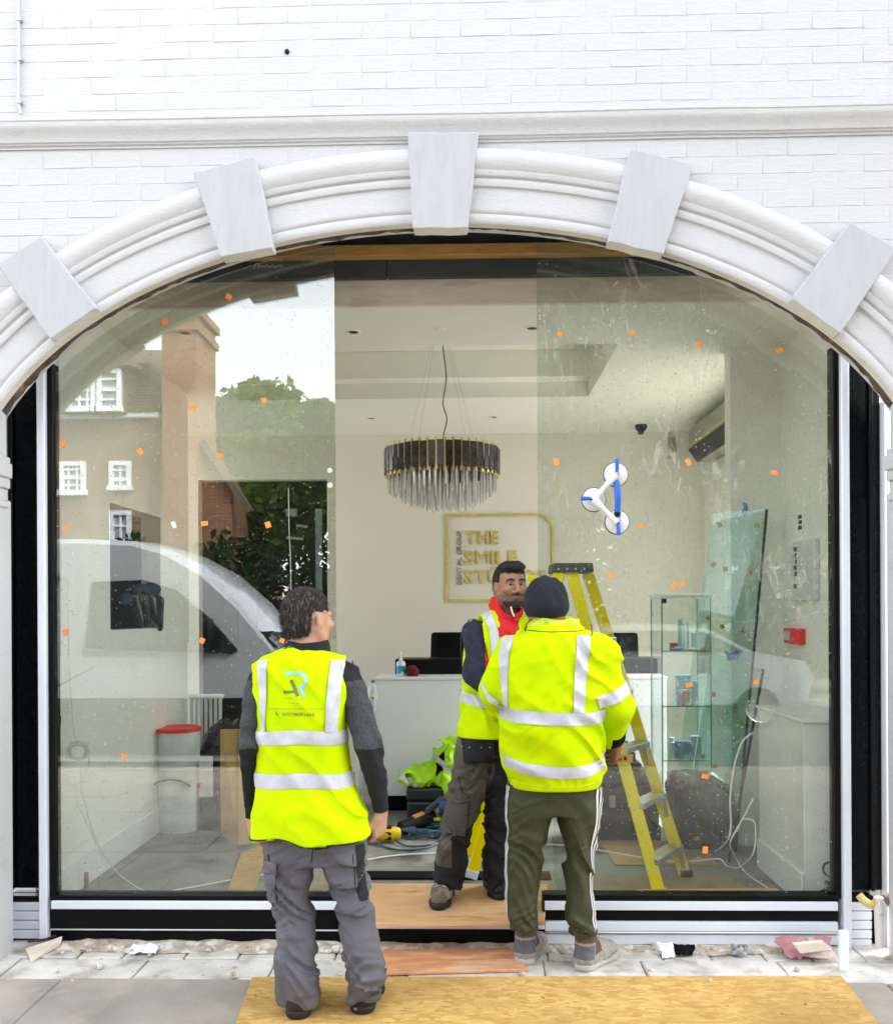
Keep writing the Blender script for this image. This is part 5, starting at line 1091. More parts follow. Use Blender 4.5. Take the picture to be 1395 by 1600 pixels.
# pipes at the right
pp = thing('waste_pipe', 'white painted pipe stub with a chipped yellow elbow at the right edge of the shopfront', 'pipe', PF(1374, 1478, 0))
m = MB(); m.tube([P(1374, 1478, -.12), P(1373, 1440, -.12), P(1372, 1402, -.12)], [.020, .022, .021], 12); m.build('pipe', pm('chipped_white_pipe', (.74, .70, .66), .6, var=.1, vs=12, col2=(.45, .36, .30), c2=(.6, .7), c2s=20), pp, smooth=True)
m = MB(); m.tube(spline([P(1341, 1398, -.05), P(1350, 1408, -.07), P(1362, 1414, -.1), P(1370, 1408, -.12)], 4), .019, 10); m.build('elbow', pm('yellowed_plastic', (.66, .52, .22), .5, var=.2, vs=14), pp, smooth=True)
m = MB(); m.tube([P(1384, 1408, -.10), P(1400, 1402, -.10)], .03, 10); m.build('cut_pipe', pm('rusty_pipe', (.20, .14, .10), .8, var=.3, vs=20), pp, smooth=True)

q = Vector((X(1100, 1.2), 1.28, ZI+.24)); F = Field(q-Vector((.26, .22, .26)), q+Vector((.26, .25, .36)), .014); F.loft([(ZI, q.x, q.y, .20, .14), (ZI+.25, q.x-.01, q.y, .205, .14), (ZI+.38, q.x-.03, q.y, .18, .12), (ZI+.45, q.x-.06, q.y, .12, .07)], .02, n=3.2); F.wrinkle(lambda x, y, z: .03*(np.abs(vnoise(x*16, y*16, z*10)*2-1)-.4)); F.cut(lambda x, y, z: ZI+.001-z+0*x+0*y)
organic(F, 'bin_bag', M_BAG, label='dark bag standing behind the leaning glass sheets beside the cabinet', cat='bag')
# ------------------------------------------------------------------ people
M_SKIN = pm('skin_tan', (.48, .26, .17), .5, var=.06, vs=20, col2=(.52, .24, .17), c2=(.55, .75), c2s=25, bump=.05, bs=200)
M_SKINB = pm('skin_brown', (.30, .14, .075), .42, var=.07, vs=20, col2=(.36, .15, .085), c2=(.5, .75), c2s=18, bump=.05, bs=200)
M_LIP = pm('lips', (.20, .075, .06), .5)
M_BEARD = pm('short_beard', (.028, .018, .014), .85, var=.4, vs=160, col2=(.11, .055, .035), c2=(.58, .66), c2s=170)
M_STUB = pm('stubble', (.19, .10, .065), .8, var=.3, vs=150, col2=(.09, .055, .04), c2=(.5, .6), c2s=170)
M_EYEW = pm('eye_white', (.62, .58, .54), .2); M_IRIS = pm('dark_iris', (.012, .008, .006), .1)
M_HAIRB = pm('black_hair', (.0022, .002, .002), .7, var=.4, vs=120, bump=.6, bs=260, sc3=(3, 3, .8)); M_HAIRG = pm('greying_brown_hair', (.017, .0115, .009), .75, var=.4, vs=120, col2=(.16, .125, .105), c2=(.50, .70), c2s=38, bump=.7, bs=240, sc3=(3, 3, .8))
M_FLEECE = pm('grey_fleece', (.050, .052, .056), .95, var=.45, vs=140, bump=.5, bs=220); M_DKFLEECE = pm('dark_fleece_panel', (.007, .008, .011), .9, var=.3, vs=30, bump=.2, bs=160)
M_NAVY = pm('navy_sweat', (.012, .017, .036), .88, var=.25, vs=18, col2=(.035, .04, .055), c2=(.6, .72), c2s=20, bump=.2, bs=160)
M_GTROU = pm('grey_work_cotton', (.105, .101, .115), .85, var=.12, vs=9, col2=(.19, .165, .16), c2=(.58, .75), c2s=5, bump=.12, bs=260); M_BKTROU = pm('black_work_cotton', (.006, .006, .008), .85, var=.3, vs=12, bump=.15, bs=200)
M_OLIVE = pm('olive_jersey', (.034, .040, .012), .7, var=.14, vs=8, col2=(.055, .058, .02), c2=(.58, .78), c2s=5, bump=.06, bs=260)
M_STRIPE = pm('white_stripe', (.70, .69, .68), .7, var=.05); M_KHAKI = pm('worn_khaki_cotton', (.062, .055, .043), .85, var=.2, vs=8, col2=(.15, .13, .105), c2=(.52, .72), c2s=6, bump=.2, bs=160)
M_BEANIE = pm('dark_navy_knit', (.007, .009, .015), .92, var=.45, vs=60, bump=.5, bs=170); M_REDJ = pm('red_cotton', (.62, .008, .012), .8, var=.1, vs=12)
M_BOOTG = pm('grey_suede', (.32, .28, .25), .85, var=.2, vs=16, col2=(.20, .17, .15), c2=(.55, .7), c2s=12, bump=.25, bs=150); M_BOOTB = pm('brown_elastic', (.11, .065, .055), .85, var=.2, vs=40); M_SOLEP = pm('pale_sole', (.45, .42, .37), .8, var=.2, vs=16)
M_BOOTK = pm('black_boot', (.006, .006, .007), .6, var=.3, vs=20, bump=.2, bs=90); M_BOOTM = pm('muddy_grey_boot', (.15, .12, .095), .85, var=.3, vs=14, col2=(.33, .27, .22), c2=(.52, .68), c2s=14, bump=.4, bs=70)
M_PIPE = pm('black_piping', (.02, .022, .02), .7)

def frame(yaw, tilt=0, roll=0):               # columns: right, forward, up ; yaw clockwise from +Y
    return Matrix.Rotation(-yaw, 3, 'Z') @ Matrix.Rotation(-tilt, 3, 'X') @ Matrix.Rotation(roll, 3, 'Y')
def add_head(F, c, R, s=1.0, neck=None, lean=0):
    c = Vector(c); W = lambda x, y, z: tuple(c+R @ (Vector((x, y, z))*s)); M = [list(r) for r in R]
    E = lambda p, r, k=.02, sub=False: F.ell(W(*p), [a*s for a in r], k, M, sub)
    K = lambda a, b, ra, rb, k=.015, sub=False: F.cone(W(*a), W(*b), ra*s, rb*s, k, sub)
    E((0, -.014, .034), (.076, .098, .088)); E((0, .026, -.028), (.065, .072, .092), .03); E((0, .036, -.080), (.048, .050, .042), .03); E((0, .074, -.104), (.022, .018, .016), .02)
    for q in (-1, 1):
        K((q*.052, .03, -.085), (q*.066, -.01, -.045), .014, .016, .03); E((q*.043, .072, -.026), (.026, .022, .02), .02)
        K((q*.012, .094, .021), (q*.05, .078, .018), .0085, .007, .014)
        E((q*.031, .104, .001), (.019, .016, .0105), .008, True)
        K((q*.014, .1005, .004), (q*.046, .089, .004), .0035, .003, .004)
        E((q*.013, .106, -.040), (.0085, .011, .0075), .006)
        E((q*.079, -.006, -.010), (.010, .021, .033), .006); E((q*.087, -.001, -.006), (.006, .010, .018), .005, True)
    K((0, .098, .012), (0, .123, -.034), .0075, .0105, .012); E((0, .119, -.036), (.0105, .011, .0095), .006)
    E((0, .101, -.0635), (.021, .0085, .0052), .006); E((0, .098, -.0735), (.018, .009, .0065), .006); E((0, .111, -.068), (.022, .006, .0012), .002, True)
    if neck: F.cone(W(0, -.022, -.05), neck, .056*s, .064*s, .025)
    return W
def add_hand(F, wrist, d, n, side=1, curl=.5, s=1.0, r0=.026):
    """wrist, finger direction d, palm normal n; thumb towards side*(d x n)"""
    w = Vector(wrist); d = Vector(d).normalized(); n = Vector(n); n = (n-d*n.dot(d)).normalized(); t = d.cross(n)*side
    for i in range(4):
        a = w+d*.012*s+t*(.016-.011*i)*s; k = w+d*(.088-.004*abs(i-1))*s+t*(.030-.020*i)*s
        F.cone(a, k, .0165*s, .0125*s, .014); L = (.070, .080, .074, .058)[i]*s; p = k; ang = .2+.05*i
        for q, f in enumerate((.46, .30, .24)):
            ang += curl*(.6 if q == 0 else .75); dd = d*math.cos(ang)+n*math.sin(ang)+t*(.06-.04*i); e = p+dd.normalized()*L*f
            F.cone(p, e, (.0105-.0012*q)*s, (.0098-.0014*q)*s, .004); p = e
    a = w+d*.02*s+t*.016*s; b = w+d*.055*s+t*.045*s+n*.018*s; e = w+d*.085*s+t*.052*s+n*.03*s; g = w+d*.107*s+t*.046*s+n*.038*s
    F.cone(a, b, .0165*s, .0125*s, .012); F.cone(b, e, .0115*s, .0105*s, .005); F.cone(e, g, .0105*s, .008*s, .004)
def rows_px(rows, Y):
    out = []
    for py, l, r, ry, cyo in rows:
        a, b = P(l, py, Y), P(r, py, Y); out.append((a.z, (a.x+b.x)/2, Y+cyo, (b.x-a.x)/2, ry))
    return out
def eyes(root, W, R, s, mat=M_IRIS, look=(0, 1, 0)):
    for q in (-1, 1):
        c = Vector(W(q*.031, .0812, .001)); m = MB(); m.sphere(c, .0128*s, 14); o = m.build('eye', [M_EYEW, mat], root, smooth=True); lk = R @ Vector(look).normalized()
        for f in o.data.polygons:
            if f.normal.dot(lk) > .80: f.material_index = 1
def hairshell(name, root, W, c, R, s, mat, lim, th=.012, rough=.004, fr=60, strands=0, up=.035, seed=1, h=.005):
    c = Vector(c); F = Field(c-Vector((.17, .17, .2)), c+Vector((.17, .17, .2)), h); M = [list(r) for r in R]
    F.ell(W(0, -.014, .034+th*.3), [(.076+th)*s, (.098+th)*s, (.088+th)*s], .01, M); F.ell(W(0, -.04, -.02), [(.070+th*.6)*s, (.065+th*.6)*s, (.075)*s], .03, M)
    def loc(x, y, z):
        x, y, z = x-c.x, y-c.y, z-c.z; return [(R[0][i]*x+R[1][i]*y+R[2][i]*z)/s for i in range(3)]
    F.cut(lambda x, y, z: lim(*loc(x, y, z)))
    F.wrinkle(lambda x, y, z: rough*2*(vnoise(x*fr, y*fr, z*fr*.6, seed)-.5)+rough*(vnoise(x*fr*2.4, y*fr*2.4, z*fr*1.2, seed+3)-.5))
    o, b = organic(F, name, mat, root, smooth=1)
    if strands:
        V = np.array([v.co for v in o.data.vertices]); Nn = np.array([v.normal for v in o.data.vertices]); m = MB(); o0 = WL[root.name]; rr = random.Random(seed)
        for k in range(strands):
            i = rr.randrange(len(V)); nn = Vector(Nn[i]); 
            p = Vector(V[i])+o0; dd = (nn*rr.uniform(.25, .8)+R @ Vector((rr.uniform(-.8, .8), rr.uniform(-.9, .1), rr.uniform(-.8, .4)))).normalized(); L = rr.uniform(.010, up)*s; sd = nn.cross(dd).normalized()*.0011
            q1 = p+dd*L*.5; q2 = p+dd*L+Vector((0, 0, -L*.3)); m.add([p-sd, p+sd, q1+sd*.8, q1-sd*.8, q2], [(0, 1, 2, 3), (3, 2, 4)])
        m.build('hair_strands', mat, o, kind='stuff')
    return o
def folds(amp, sx, sz, seed=0, z0=None, shear=.5):
    def fn(x, y, z):
        zz = z+shear*x+.25*(vnoise(x*5, y*5, z*4, seed+9)-.5); a = amp if z0 is None else amp*np.clip(z0(z), 0, 1)
        n1 = 1.15-1.6*(1-np.abs(vnoise(x*sx, y*sx, zz*sz, seed)*2-1))**1.7; n2 = vnoise(x*sx*2.2, y*sx*2.2, (zz-2*shear*x)*sz*1.9, seed+2)-.5
        return a*(n1-.12)+a*.5*n2
    return fn
def band(bvh, name, mat, parent, cfun, zlo, zhi, nz=4, na=140, off=.0050, a0=0, a1=2*math.pi, closed=True):
    """tape wrapped round a garment between two heights (each may depend on the angle)"""
    rows = []
    for i in range(nz+1):
        r = []
        for k in range(na if closed else na+1):
            a = a0+(a1-a0)*k/na; z = zlo(a)+(zhi(a)-zlo(a))*i/nz; c = Vector((*cfun(z), z)); d = Vector((math.cos(a), math.sin(a), 0)); h = bvh.ray_cast(c+d*.6, -d)
            p = h[0] if h[0] is not None else c+d*.15; r.append(p+d*(off if 0 < i < nz else off*.6))
        rows.append(r)
    m = MB(); m.grid(rows, closed=closed); o = m.build(name, mat, parent, smooth=True); return o
def patch(bvh, pts, d, off=.002):
    out = []
    for p in pts:
        h = bvh.ray_cast(Vector(p)-Vector(d)*1.0, Vector(d)); out.append((h[0] if h[0] is not None else Vector(p))-Vector(d)*off)
    return out
def strip(bvh, name, mat, parent, left, right, d, n=40, off=.0065, k=14):
    """tape sewn on between two lines (lists of points seen from direction d)"""
    L = [Vector(p) for p in left]; Rr = [Vector(p) for p in right]
    def at(P_, f): f *= len(P_)-1; i = min(int(f), len(P_)-2); return P_[i].lerp(P_[i+1], f-i)
    rows = []
    for i in range(n+1):
        a, b = at(L, i/n), at(Rr, i/n); rows.append(patch(bvh, [a.lerp(b, j/k) for j in range(k+1)], d, off))
    m = MB(); m.grid(rows); return m.build(name, mat, parent, smooth=True)
def boot(root, heel, yaw, mat, sole, L=.285, w=.046, up=.13, z=0, mats2=None, name='boot', tilt=0, zone=None):
    d = Vector((math.sin(yaw), math.cos(yaw), 0)); s = Vector((d.y, -d.x, 0)); h = Vector((heel[0], heel[1], z)); lo = h-Vector((.2, .2, .01)); hi = h+d*L+Vector((.2, .2, .3)); lo = Vector([min(h[i], (h+d*L)[i])-.1 for i in range(3)]); hi = Vector([max(h[i], (h+d*L)[i])+.1 for i in range(3)]); hi.z = z+.3
    F = Field(lo, hi, .0055); U = Vector((0, 0, 1))
    F.cone(h+d*.045+U*.06, h+d*.05+U*(.06+up), .046, .050, .02); F.cone(h+d*.045+U*.045, h+d*.16+U*.052, w, w*.98, .02); F.cone(h+d*.07+U*.10, h+d*.19+U*.055, .042, .036, .025); F.cone(h+d*.16+U*.042, h+d*(L-.05)+U*.040, w*1.02, .040, .02)
    F.wrinkle(folds(.004, 40, 50, 5)); F.cut(lambda x, y, zz: z+.026-zz+0*x+0*y)
    o, b = organic(F, name, mats2 or mat, root, zone=zone)
    S = Field(lo, hi, .0055)
    S.cone(h+d*.043+U*.02, h+d*.13+U*.02, w*.98, w*.86, .01); S.cone(h+d*.13+U*.02, h+d*(L-.075)+U*.02, w*.86, w*1.08, .01); S.cone(h+d*(L-.075)+U*.02, h+d*(L-.04)+U*.02, w*1.08, .040, .01)
    S.cut(lambda x, y, zz: np.maximum(z+.0005-zz, zz-z-.034)+0*x+0*y); organic(S, 'sole', sole, o, smooth=1)
    return o, b

# =========================================================== man in the sleeveless vest, seen from behind
YA = -.80; GA = .0245
A = thing('person', 'man seen from behind in a yellow hi-vis waistcoat and grey work trousers', 'person', (P(500, 1300, YA).x, YA, GA))
p = lambda px, py, dy=0: P(px, py, YA+dy)
RA = frame(math.radians(38)); hA = p(481, 966, .01); sA = .99
aL = [p(410, 1062), p(385, 1165, -.05), p(391, 1272, .03)]; aR = [p(543, 1060), p(577, 1160, -.05), p(596, 1266, .03)]
lo, hi = p(350, 1600, -.3), p(630, 905, .3); F = Field((lo.x, YA-.26, GA+.05), (hi.x, YA+.30, hi.z), .0058)
WA = add_head(F, hA, RA, sA, p(479, 1022))
torso = rows_px([(1016, 452, 508, .06, .0), (1030, 420, 536, .08, 0), (1060, 405, 543, .10, 0), (1130, 418, 534, .10, .01), (1230, 420, 542, .10, .0), (1310, 426, 550, .095, 0)], YA); F.loft(torso, .02)
for ch in (aL, aR): F.chain(ch, [.036, .028, .027], .02)
for l in ([(1300, 428, 480, .06, 0), (1430, 442, 474, .045, .02), (1560, 454, 482, .035, 0)], [(1300, 508, 552, .06, 0), (1430, 540, 570, .045, .02), (1560, 558, 584, .035, 0)]): F.loft(rows_px(l, YA), .02)
add_hand(F, aL[2]+Vector((.004, .0, -.012)), (.10, .16, -1), (.75, .5, 0), 1, .55); add_hand(F, aR[2]+Vector((-.002, 0, -.012)), (-.12, .18, -1), (-.75, .5, 0), -1, .55)
organic(F, 'body', M_SKIN, A, smooth=1)
eyes(A, WA, RA, sA)
hairshell('hair', A, WA, hA, RA, sA, M_HAIRG, lambda x, y, z: np.maximum(np.maximum(y*1.0-.072+np.maximum(0, .045-z)*1.0, -.102-.35*y-z), np.where((np.abs(x) > .052) & (y > -.042), .024-z, -1)), .005, .005, 70, 3400, .014, 4)
# sleeves and jumper
F = Field((lo.x, YA-.28, p(0, 1330).z), (hi.x, YA+.28, p(0, 995).z), .007)
F.loft(torso, .02, infl=-.004); F.loft(rows_px([(1002, 449, 511, .072, .0), (1022, 440, 518, .075, 0)], YA), .01)
for ch in (aL, aR): F.chain([ch[0], ch[1], ch[2].lerp(ch[1], .05)], [.060, .053, .036], .03)
F.wrinkle(folds(.008, 6, 20, 3, shear=.8)); F.wrinkle(lambda x, y, z: .005*(vnoise(x*28, y*28, z*28)-.5))
zE = p(0, 1168).z; Fn = F.d
F.loft(rows_px([(990, 458, 502, .05, 0), (1001.5, 456, 504, .05, 0)], YA), 0)
organic(F, 'fleece_jacket', [M_FLEECE, M_DKFLEECE], A, zone=lambda x, y, z: np.where((z < zE+.012*(vnoise(x*20, y*20, z*20))) | (z > p(0, 1022).z) | ((z > p(0, 1064).z) & (vnoise(x*3, y*3, z*3) > .2)), 1, 0))
# trousers
lg = [rows_px([(1285, 410, 494, .105, 0), (1330, 412, 494, .105, 0), (1400, 421, 487, .092, .02), (1435, 428, 488, .088, .03), (1480, 434, 493, .09, .0), (1515, 435, 499, .088, -.01), (1545, 434, 501, .082, 0), (1572, 438, 499, .075, .01)], YA), rows_px([(1285, 494, 568, .105, 0), (1335, 500, 570, .105, 0), (1395, 519, 577, .092, .02), (1440, 528, 584, .088, .03), (1480, 537, 593, .09, 0), (1515, 540, 600, .088, -.01), (1540, 542, 601, .082, 0), (1564, 546, 597, .075, .01)], YA)]
F = Field((p(395, 0).x, YA-.22, GA+.03), (p(615, 0).x, YA+.22, p(0, 1275).z), .006)
for l in lg: F.loft(l, .012, n=2.2)
F.loft(rows_px([(1283, 408, 569, .115, 0), (1318, 411, 569, .115, 0), (1345, 414, 570, .10, 0)], YA), .02)
F.wrinkle(folds(.021, 4.2, 19, 11, lambda z: .35+.9*np.exp(-((z-.52)/.12)**2)+1.0*np.exp(-((z-.14)/.10)**2), .6)); F.wrinkle(folds(.009, 8, 38, 21, lambda z: .5+.8*np.exp(-((z-.16)/.12)**2), -.5))
xm = p(497, 0).x; zc1_ = p(0, 1400).z
def tz(x, y, z):
    return np.where((z > p(0, 1316).z+.22*np.abs(x-xm)), 1, 0)
oT, bT = organic(F, 'trousers', [M_GTROU, M_BKTROU], A, zone=tz, smooth=1)
strip(bT, 'side_panel', M_BKTROU, A, [p(549, 1312), p(551, 1345), p(557, 1400)], [p(566, 1312), p(567, 1345), p(574, 1400)], (-.35, 1, 0), 24, .004, 6)
# cargo pocket on the left thigh, side seams
pk = [p(414, 1338, 0), p(437, 1338, 0), p(436, 1405, 0), p(420, 1405, 0)]
rows = [patch(bT, [pk[0].lerp(pk[3], i/8).lerp(pk[1].lerp(pk[2], i/8), j/4) for j in range(5)], (0, 1, 0), .010) for i in range(9)]; m = MB(); m.grid(rows); m.build('cargo_pocket', M_GTROU, A, smooth=True, solid=.008, bevel=.003)
rows = [patch(bT, [p(413, 1337).lerp(p(412, 1356), i/3).lerp(p(440, 1337).lerp(p(440, 1358), i/3), j/4) for j in range(5)], (0, 1, 0), .018) for i in range(4)]; m = MB(); m.grid(rows); m.build('pocket_flap', M_GTROU, A, smooth=True, solid=.006, bevel=.002)
for pts_ in ([(427, 1325), (430, 1400), (432, 1410)], [(556, 1325), (562, 1390), (575, 1400)], [(497, 1312), (494, 1336)]):
    q = patch(bT, spline([p(a, b) for a, b in pts_], 8), (0, 1, 0), .0012); m = MB(); m.tube(q, .0018, 5); m.build('seam', M_BKTROU, A)
for (hx, hy), yw, lab in (((471, 1588), .02, 0), ((571, 1580), .10, 0)):
    h = PF(hx, hy+6, GA); boot(A, (h.x-.02 if yw < .2 else h.x-.0, h.y+.0), yw, M_BOOTK, M_BOOTK, z=GA, up=.10, w=.052)
    # hem turn-up panel, black heel guard of the trouser
vr = rows_px([(1009, 452, 506, .062, 0), (1017, 436, 521, .078, -.0), (1026, 410, 545, .095, 0), (1038, 398, 551, .108, 0), (1060, 396, 551, .122, 0), (1100, 401, 549, .135, .005), (1135, 404, 547, .14, .01), (1175, 403, 553, .14, .01), (1220, 402, 560, .142, .01), (1262, 397, 570, .152, 0), (1308, 393, 580, .162, 0)], YA)
F = Field((p(380, 0).x, YA-.24, p(0, 1325).z), (p(590, 0).x, YA+.24, p(0, 995).z), .0065); F.loft(vr, .01, n=2.5)
F.wrinkle(folds(.012, 4, 9, 31, lambda z: .2+(z-p(0, 1306).z)/.12, 1.2)); F.wrinkle(lambda x, y, z: .012*(vnoise(x*3.2, y*3.2, z*5.0, 8)-.5))
for s_, ch in ((-1, aL), (1, aR)): F.cone(ch[0]+Vector((s_*.075, 0, .0)), ch[1]+Vector((s_*.05, 0, .05)), .075, .05, .012, True)
zh = p(0, 1306).z
F.cut(lambda x, y, z: zh+.012*np.sin(x*16+1)-.006*np.cos(x*30)-z+0*y)
oV, bV = organic(F, 'hi_vis_waistcoat', M_HIV, A)
cf = lambda z: (np.interp(z, [r[0] for r in vr][::-1], [r[1] for r in vr][::-1]), YA)
bz = lambda py, sl=.0: (lambda a: p(0, py).z+sl*math.cos(a)+.004*math.sin(a*3))
for y0, y1 in ((1158, 1137), (1223.5, 1201.5)): band(bV, 'reflective_band', M_REFL, A, cf, bz(y0), bz(y1))
band(bV, 'hem_piping', M_PIPE, A, cf, lambda a: zh+.012*math.sin((cf(zh)[0]+.2*math.cos(a))*16+1)-.006*math.cos((cf(zh)[0]+.2*math.cos(a))*30)+.002, lambda a: zh+.012*math.sin((cf(zh)[0]+.2*math.cos(a))*16+1)-.006*math.cos((cf(zh)[0]+.2*math.cos(a))*30)+.010, 1, off=.006)
for L_, R_ in (([(409, 1031), (415, 1085), (417, 1138)], [(426, 1029), (426, 1085), (424, 1138)]), ([(522, 1029), (518, 1085), (516, 1138)], [(541, 1030), (537, 1085), (533, 1138)])): strip(bV, 'reflective_brace', M_REFL, A, [p(a, b) for a, b in L_], [p(a, b) for a, b in R_], (0, 1, 0))
for pts_ in ([(447, 1013), (462, 1010), (480, 1009), (498, 1010), (510, 1014)], [(397, 1034), (395, 1052), (397, 1075), (404, 1100), (407, 1130)], [(551, 1032), (552, 1060), (550, 1085), (547, 1110), (547, 1130)]):
    q = patch(bV, spline([p(a, b) for a, b in pts_], 6), (0, 1, 0), .001); m = MB(); m.tube(q, .0026, 5); m.build('piping', M_PIPE, A)
# print on the back: two-tone monogram and telephone number
M_PB = pm('pale_blue_print', (.30, .62, .56), .6); M_PG = pm('grey_green_print', (.13, .19, .03), .6); M_PF = pm('faded_print', (.40, .52, .02), .7)
def stroke(pts_, w, mat, off=.0016, name='print'):
    c = [p(a, b) for a, b in pts_]; c = spline(c, 5) if len(c) > 2 else [c[0].lerp(c[1], i/6) for i in range(7)]; L_, R_ = [], []
    for i, q in enumerate(c):
        d = c[min(i+1, len(c)-1)]-c[max(i-1, 0)]; n_ = Vector((-d.z, 0, d.x)).normalized()*w/2; L_.append(q+n_); R_.append(q-n_)
    rows = [patch(bV, [a, a.lerp(b, .5), b], (0, 1, 0), off) for a, b in zip(L_, R_)]; m = MB(); m.grid(rows); m.build(name, mat, A)
stroke([(454, 1049.5), (466, 1049), (477, 1049), (485, 1053), (487, 1060), (483, 1067), (477, 1070)], .0145, M_PB); stroke([(477, 1068), (481, 1075), (485, 1083)], .0145, M_PB, .0018)
stroke([(464, 1059), (470, 1071), (475, 1083)], .013, M_PG); stroke([(453, 1077), (462, 1076.5), (471, 1076)], .011, M_PG, .0018)
def vtext(text, x0, x1, ybase, cap_px, mat):
    cu_ = bpy.data.curves.new('l', 'FONT'); cu_.body = text; cu_.size = 1; cu_.resolution_u = 2; o = bpy.data.objects.new('l', cu_); COL.objects.link(o); me = bpy.data.meshes.new_from_object(o.evaluated_get(bpy.context.evaluated_depsgraph_get())); bpy.data.objects.remove(o)
    xs = [v.co.x for v in me.vertices]; mx = max(xs); a, b = p(x0, ybase), p(x1, ybase); sx = (b.x-a.x)/mx; szz = cap_px*.00254/.729; pts_ = patch(bV, [(a.x+v.co.x*sx, YA, a.z+v.co.y*szz) for v in me.vertices], (0, 1, 0), .0018)
    for v, q in zip(me.vertices, pts_): v.co = q-WL[A.name]
    me.materials.append(mat); link('lettering', me, A)
vtext('07778081666', 452, 501, 1113, 5.5, M_PG)
stroke([(442, 1107), (442.5, 1110), (445, 1112.5)], .005, M_PG)
for yy, a, b, n_ in ((1086, 452, 488, 9), (1093.5, 460, 483, 5), (1102, 430, 515, 22)):
    for i in range(n_):
        u0 = a+(b-a)*i/n_; stroke([(u0, yy), (u0+(b-a)/n_*.62, yy)], .0035, M_PF)

# =========================================================== man in the bulky hi-vis jacket and beanie, seen from behind
YB = -.30
B = thing('person', 'stocky man from behind in a hi-vis jacket, dark beanie and olive trousers', 'person', (P(868, 1400, YB).x, YB, 0))
p = lambda px, py, dy=0: P(px, py, YB+dy)
RB = frame(math.radians(-8), math.radians(-6)); hB = p(853, 952, .03); sB = 1.02
bL = [p(800, 1024), p(773, 1085, .02), p(786, 1112, .22)]; bR = [p(938, 1026), p(962, 1102, -.02), p(957, 1150, .14), p(962, 1162, .17)]
F = Field((p(735, 0).x, YB-.26, .06), (p(1005, 0).x, YB+.42, p(0, 890).z), .0062)
add_head(F, hB, RB, sB, p(858, 1000)); jr = rows_px([(990, 832, 900, .09, 0), (1010, 800, 940, .13, 0), (1080, 790, 940, .15, 0), (1220, 800, 930, .15, 0)], YB); F.loft(jr, .02)
F.chain(bL, [.06, .05, .035], .02); F.chain(bR, [.06, .05, .036, .03], .02)
for l in ([(1215, 806, 858, .08, 0), (1330, 803, 836, .06, .02), (1450, 803, 830, .04, 0)], [(1215, 874, 926, .08, 0), (1330, 890, 918, .06, .02), (1450, 896, 922, .04, 0)]): F.loft(rows_px(l, YB), .02)
add_hand(F, bR[3], (.15, .55, -.45), (-.6, .2, -.3), -1, .8, .95); add_hand(F, bL[2], (.3, 1, -.1), (.4, 0, -1), 1, .6, .95)
organic(F, 'body', M_SKINB, B, smooth=1)
# beanie with gathered crown
F = Field(hB-Vector((.18, .18, .16)), hB+Vector((.18, .18, .24)), .005)
cB = p(852.5, 938, .02); F.ell(cB+Vector((0, 0, .0)), (.098, .115, .106), .01); F.ell(cB+Vector((0, -.015, -.035)), (.099, .112, .062), .03)
tw = cB+Vector((.012, -.045, .085))
def gather(x, y, z):
    d = np.stack([x-cB.x, y-cB.y, z-cB.z], -1); ax = np.array((.1, -.62, .78)); u = np.cross(ax, (1, 0, 0)); u /= np.linalg.norm(u); v = np.cross(ax, u); an = np.arctan2(d@u, d@v); t = np.clip((d@ax)/.11, 0, 1); return -.010*np.abs(np.sin(an*5.5+1.2*np.sin(an*2)))*t**1.2*np.clip((1-t)*9, .2, 1)+.003*(vnoise(x*30, y*30, z*12)-.5)+.006*np.clip(t-.93, 0, 1)*6
F.wrinkle(gather); zb_ = p(0, 969).z; F.cut(lambda x, y, z: zb_-.004*np.sin(x*40)-z+0*y)
organic(F, 'beanie', M_BEANIE, B, smooth=1)
# jacket
F = Field((p(735, 0).x, YB-.34, p(0, 1245).z), (p(1010, 0).x, YB+.40, p(0, 955).z), .007)
jk = rows_px([(984, 815, 915, .12, .0), (992, 800, 935, .135, 0), (1004, 786, 948, .155, 0), (1030, 783, 950, .17, 0), (1080, 783, 945, .185, .0), (1130, 783, 939, .19, 0), (1165, 782, 942, .19, 0), (1195, 785, 946, .19, 0), (1212, 792, 943, .18, 0), (1227, 797, 935, .17, 0)], YB); F.loft(jk, .02, n=2.4)
F.loft(rows_px([(966, 822, 905, .105, .01), (980, 817, 914, .115, .0), (998, 806, 930, .12, 0)], YB), .012)
F.chain([bL[0], bL[1], bL[2]], [.082, .070, .056], .035); F.chain([bR[0], bR[1], bR[2]], [.088, .080, .056], .035)
zhm = p(0, 1200).z; F.wrinkle(folds(.017, 3.6, 9, 41, lambda z: .25+(z-zhm+.04)/.10, .9)); F.wrinkle(folds(.0035, 8, 24, 44, lambda z: .2+(z-zhm+.04)/.10, -.7))
F.wrinkle(lambda x, y, z: .008*np.exp(-((z-p(0, 1213).z)/.016)**2)*(np.abs(np.sin(x*60+4*vnoise(x*8, 0, 0)))-.3))
zc_ = p(0, 981).z
oJ, bJ = organic(F, 'hi_vis_jacket', [M_HIV, pm('grubby_hi_vis', (.55, .68, .03), .8, var=.12, vs=8, col2=(.30, .36, .03), c2=(.55, .72), c2s=14), M_BLACKFAB], B, zone=lambda x, y, z: np.where(z > zc_+.005*np.sin(x*20), 1, np.where((z < p(0, 1142).z) & (x > p(955, 0).x) & (y > YB+.06), 2, 0)))
cfB = lambda z: (np.interp(z, [r[0] for r in jk][::-1], [r[1] for r in jk][::-1]), YB)
JZ = lambda py: p(0, py).z
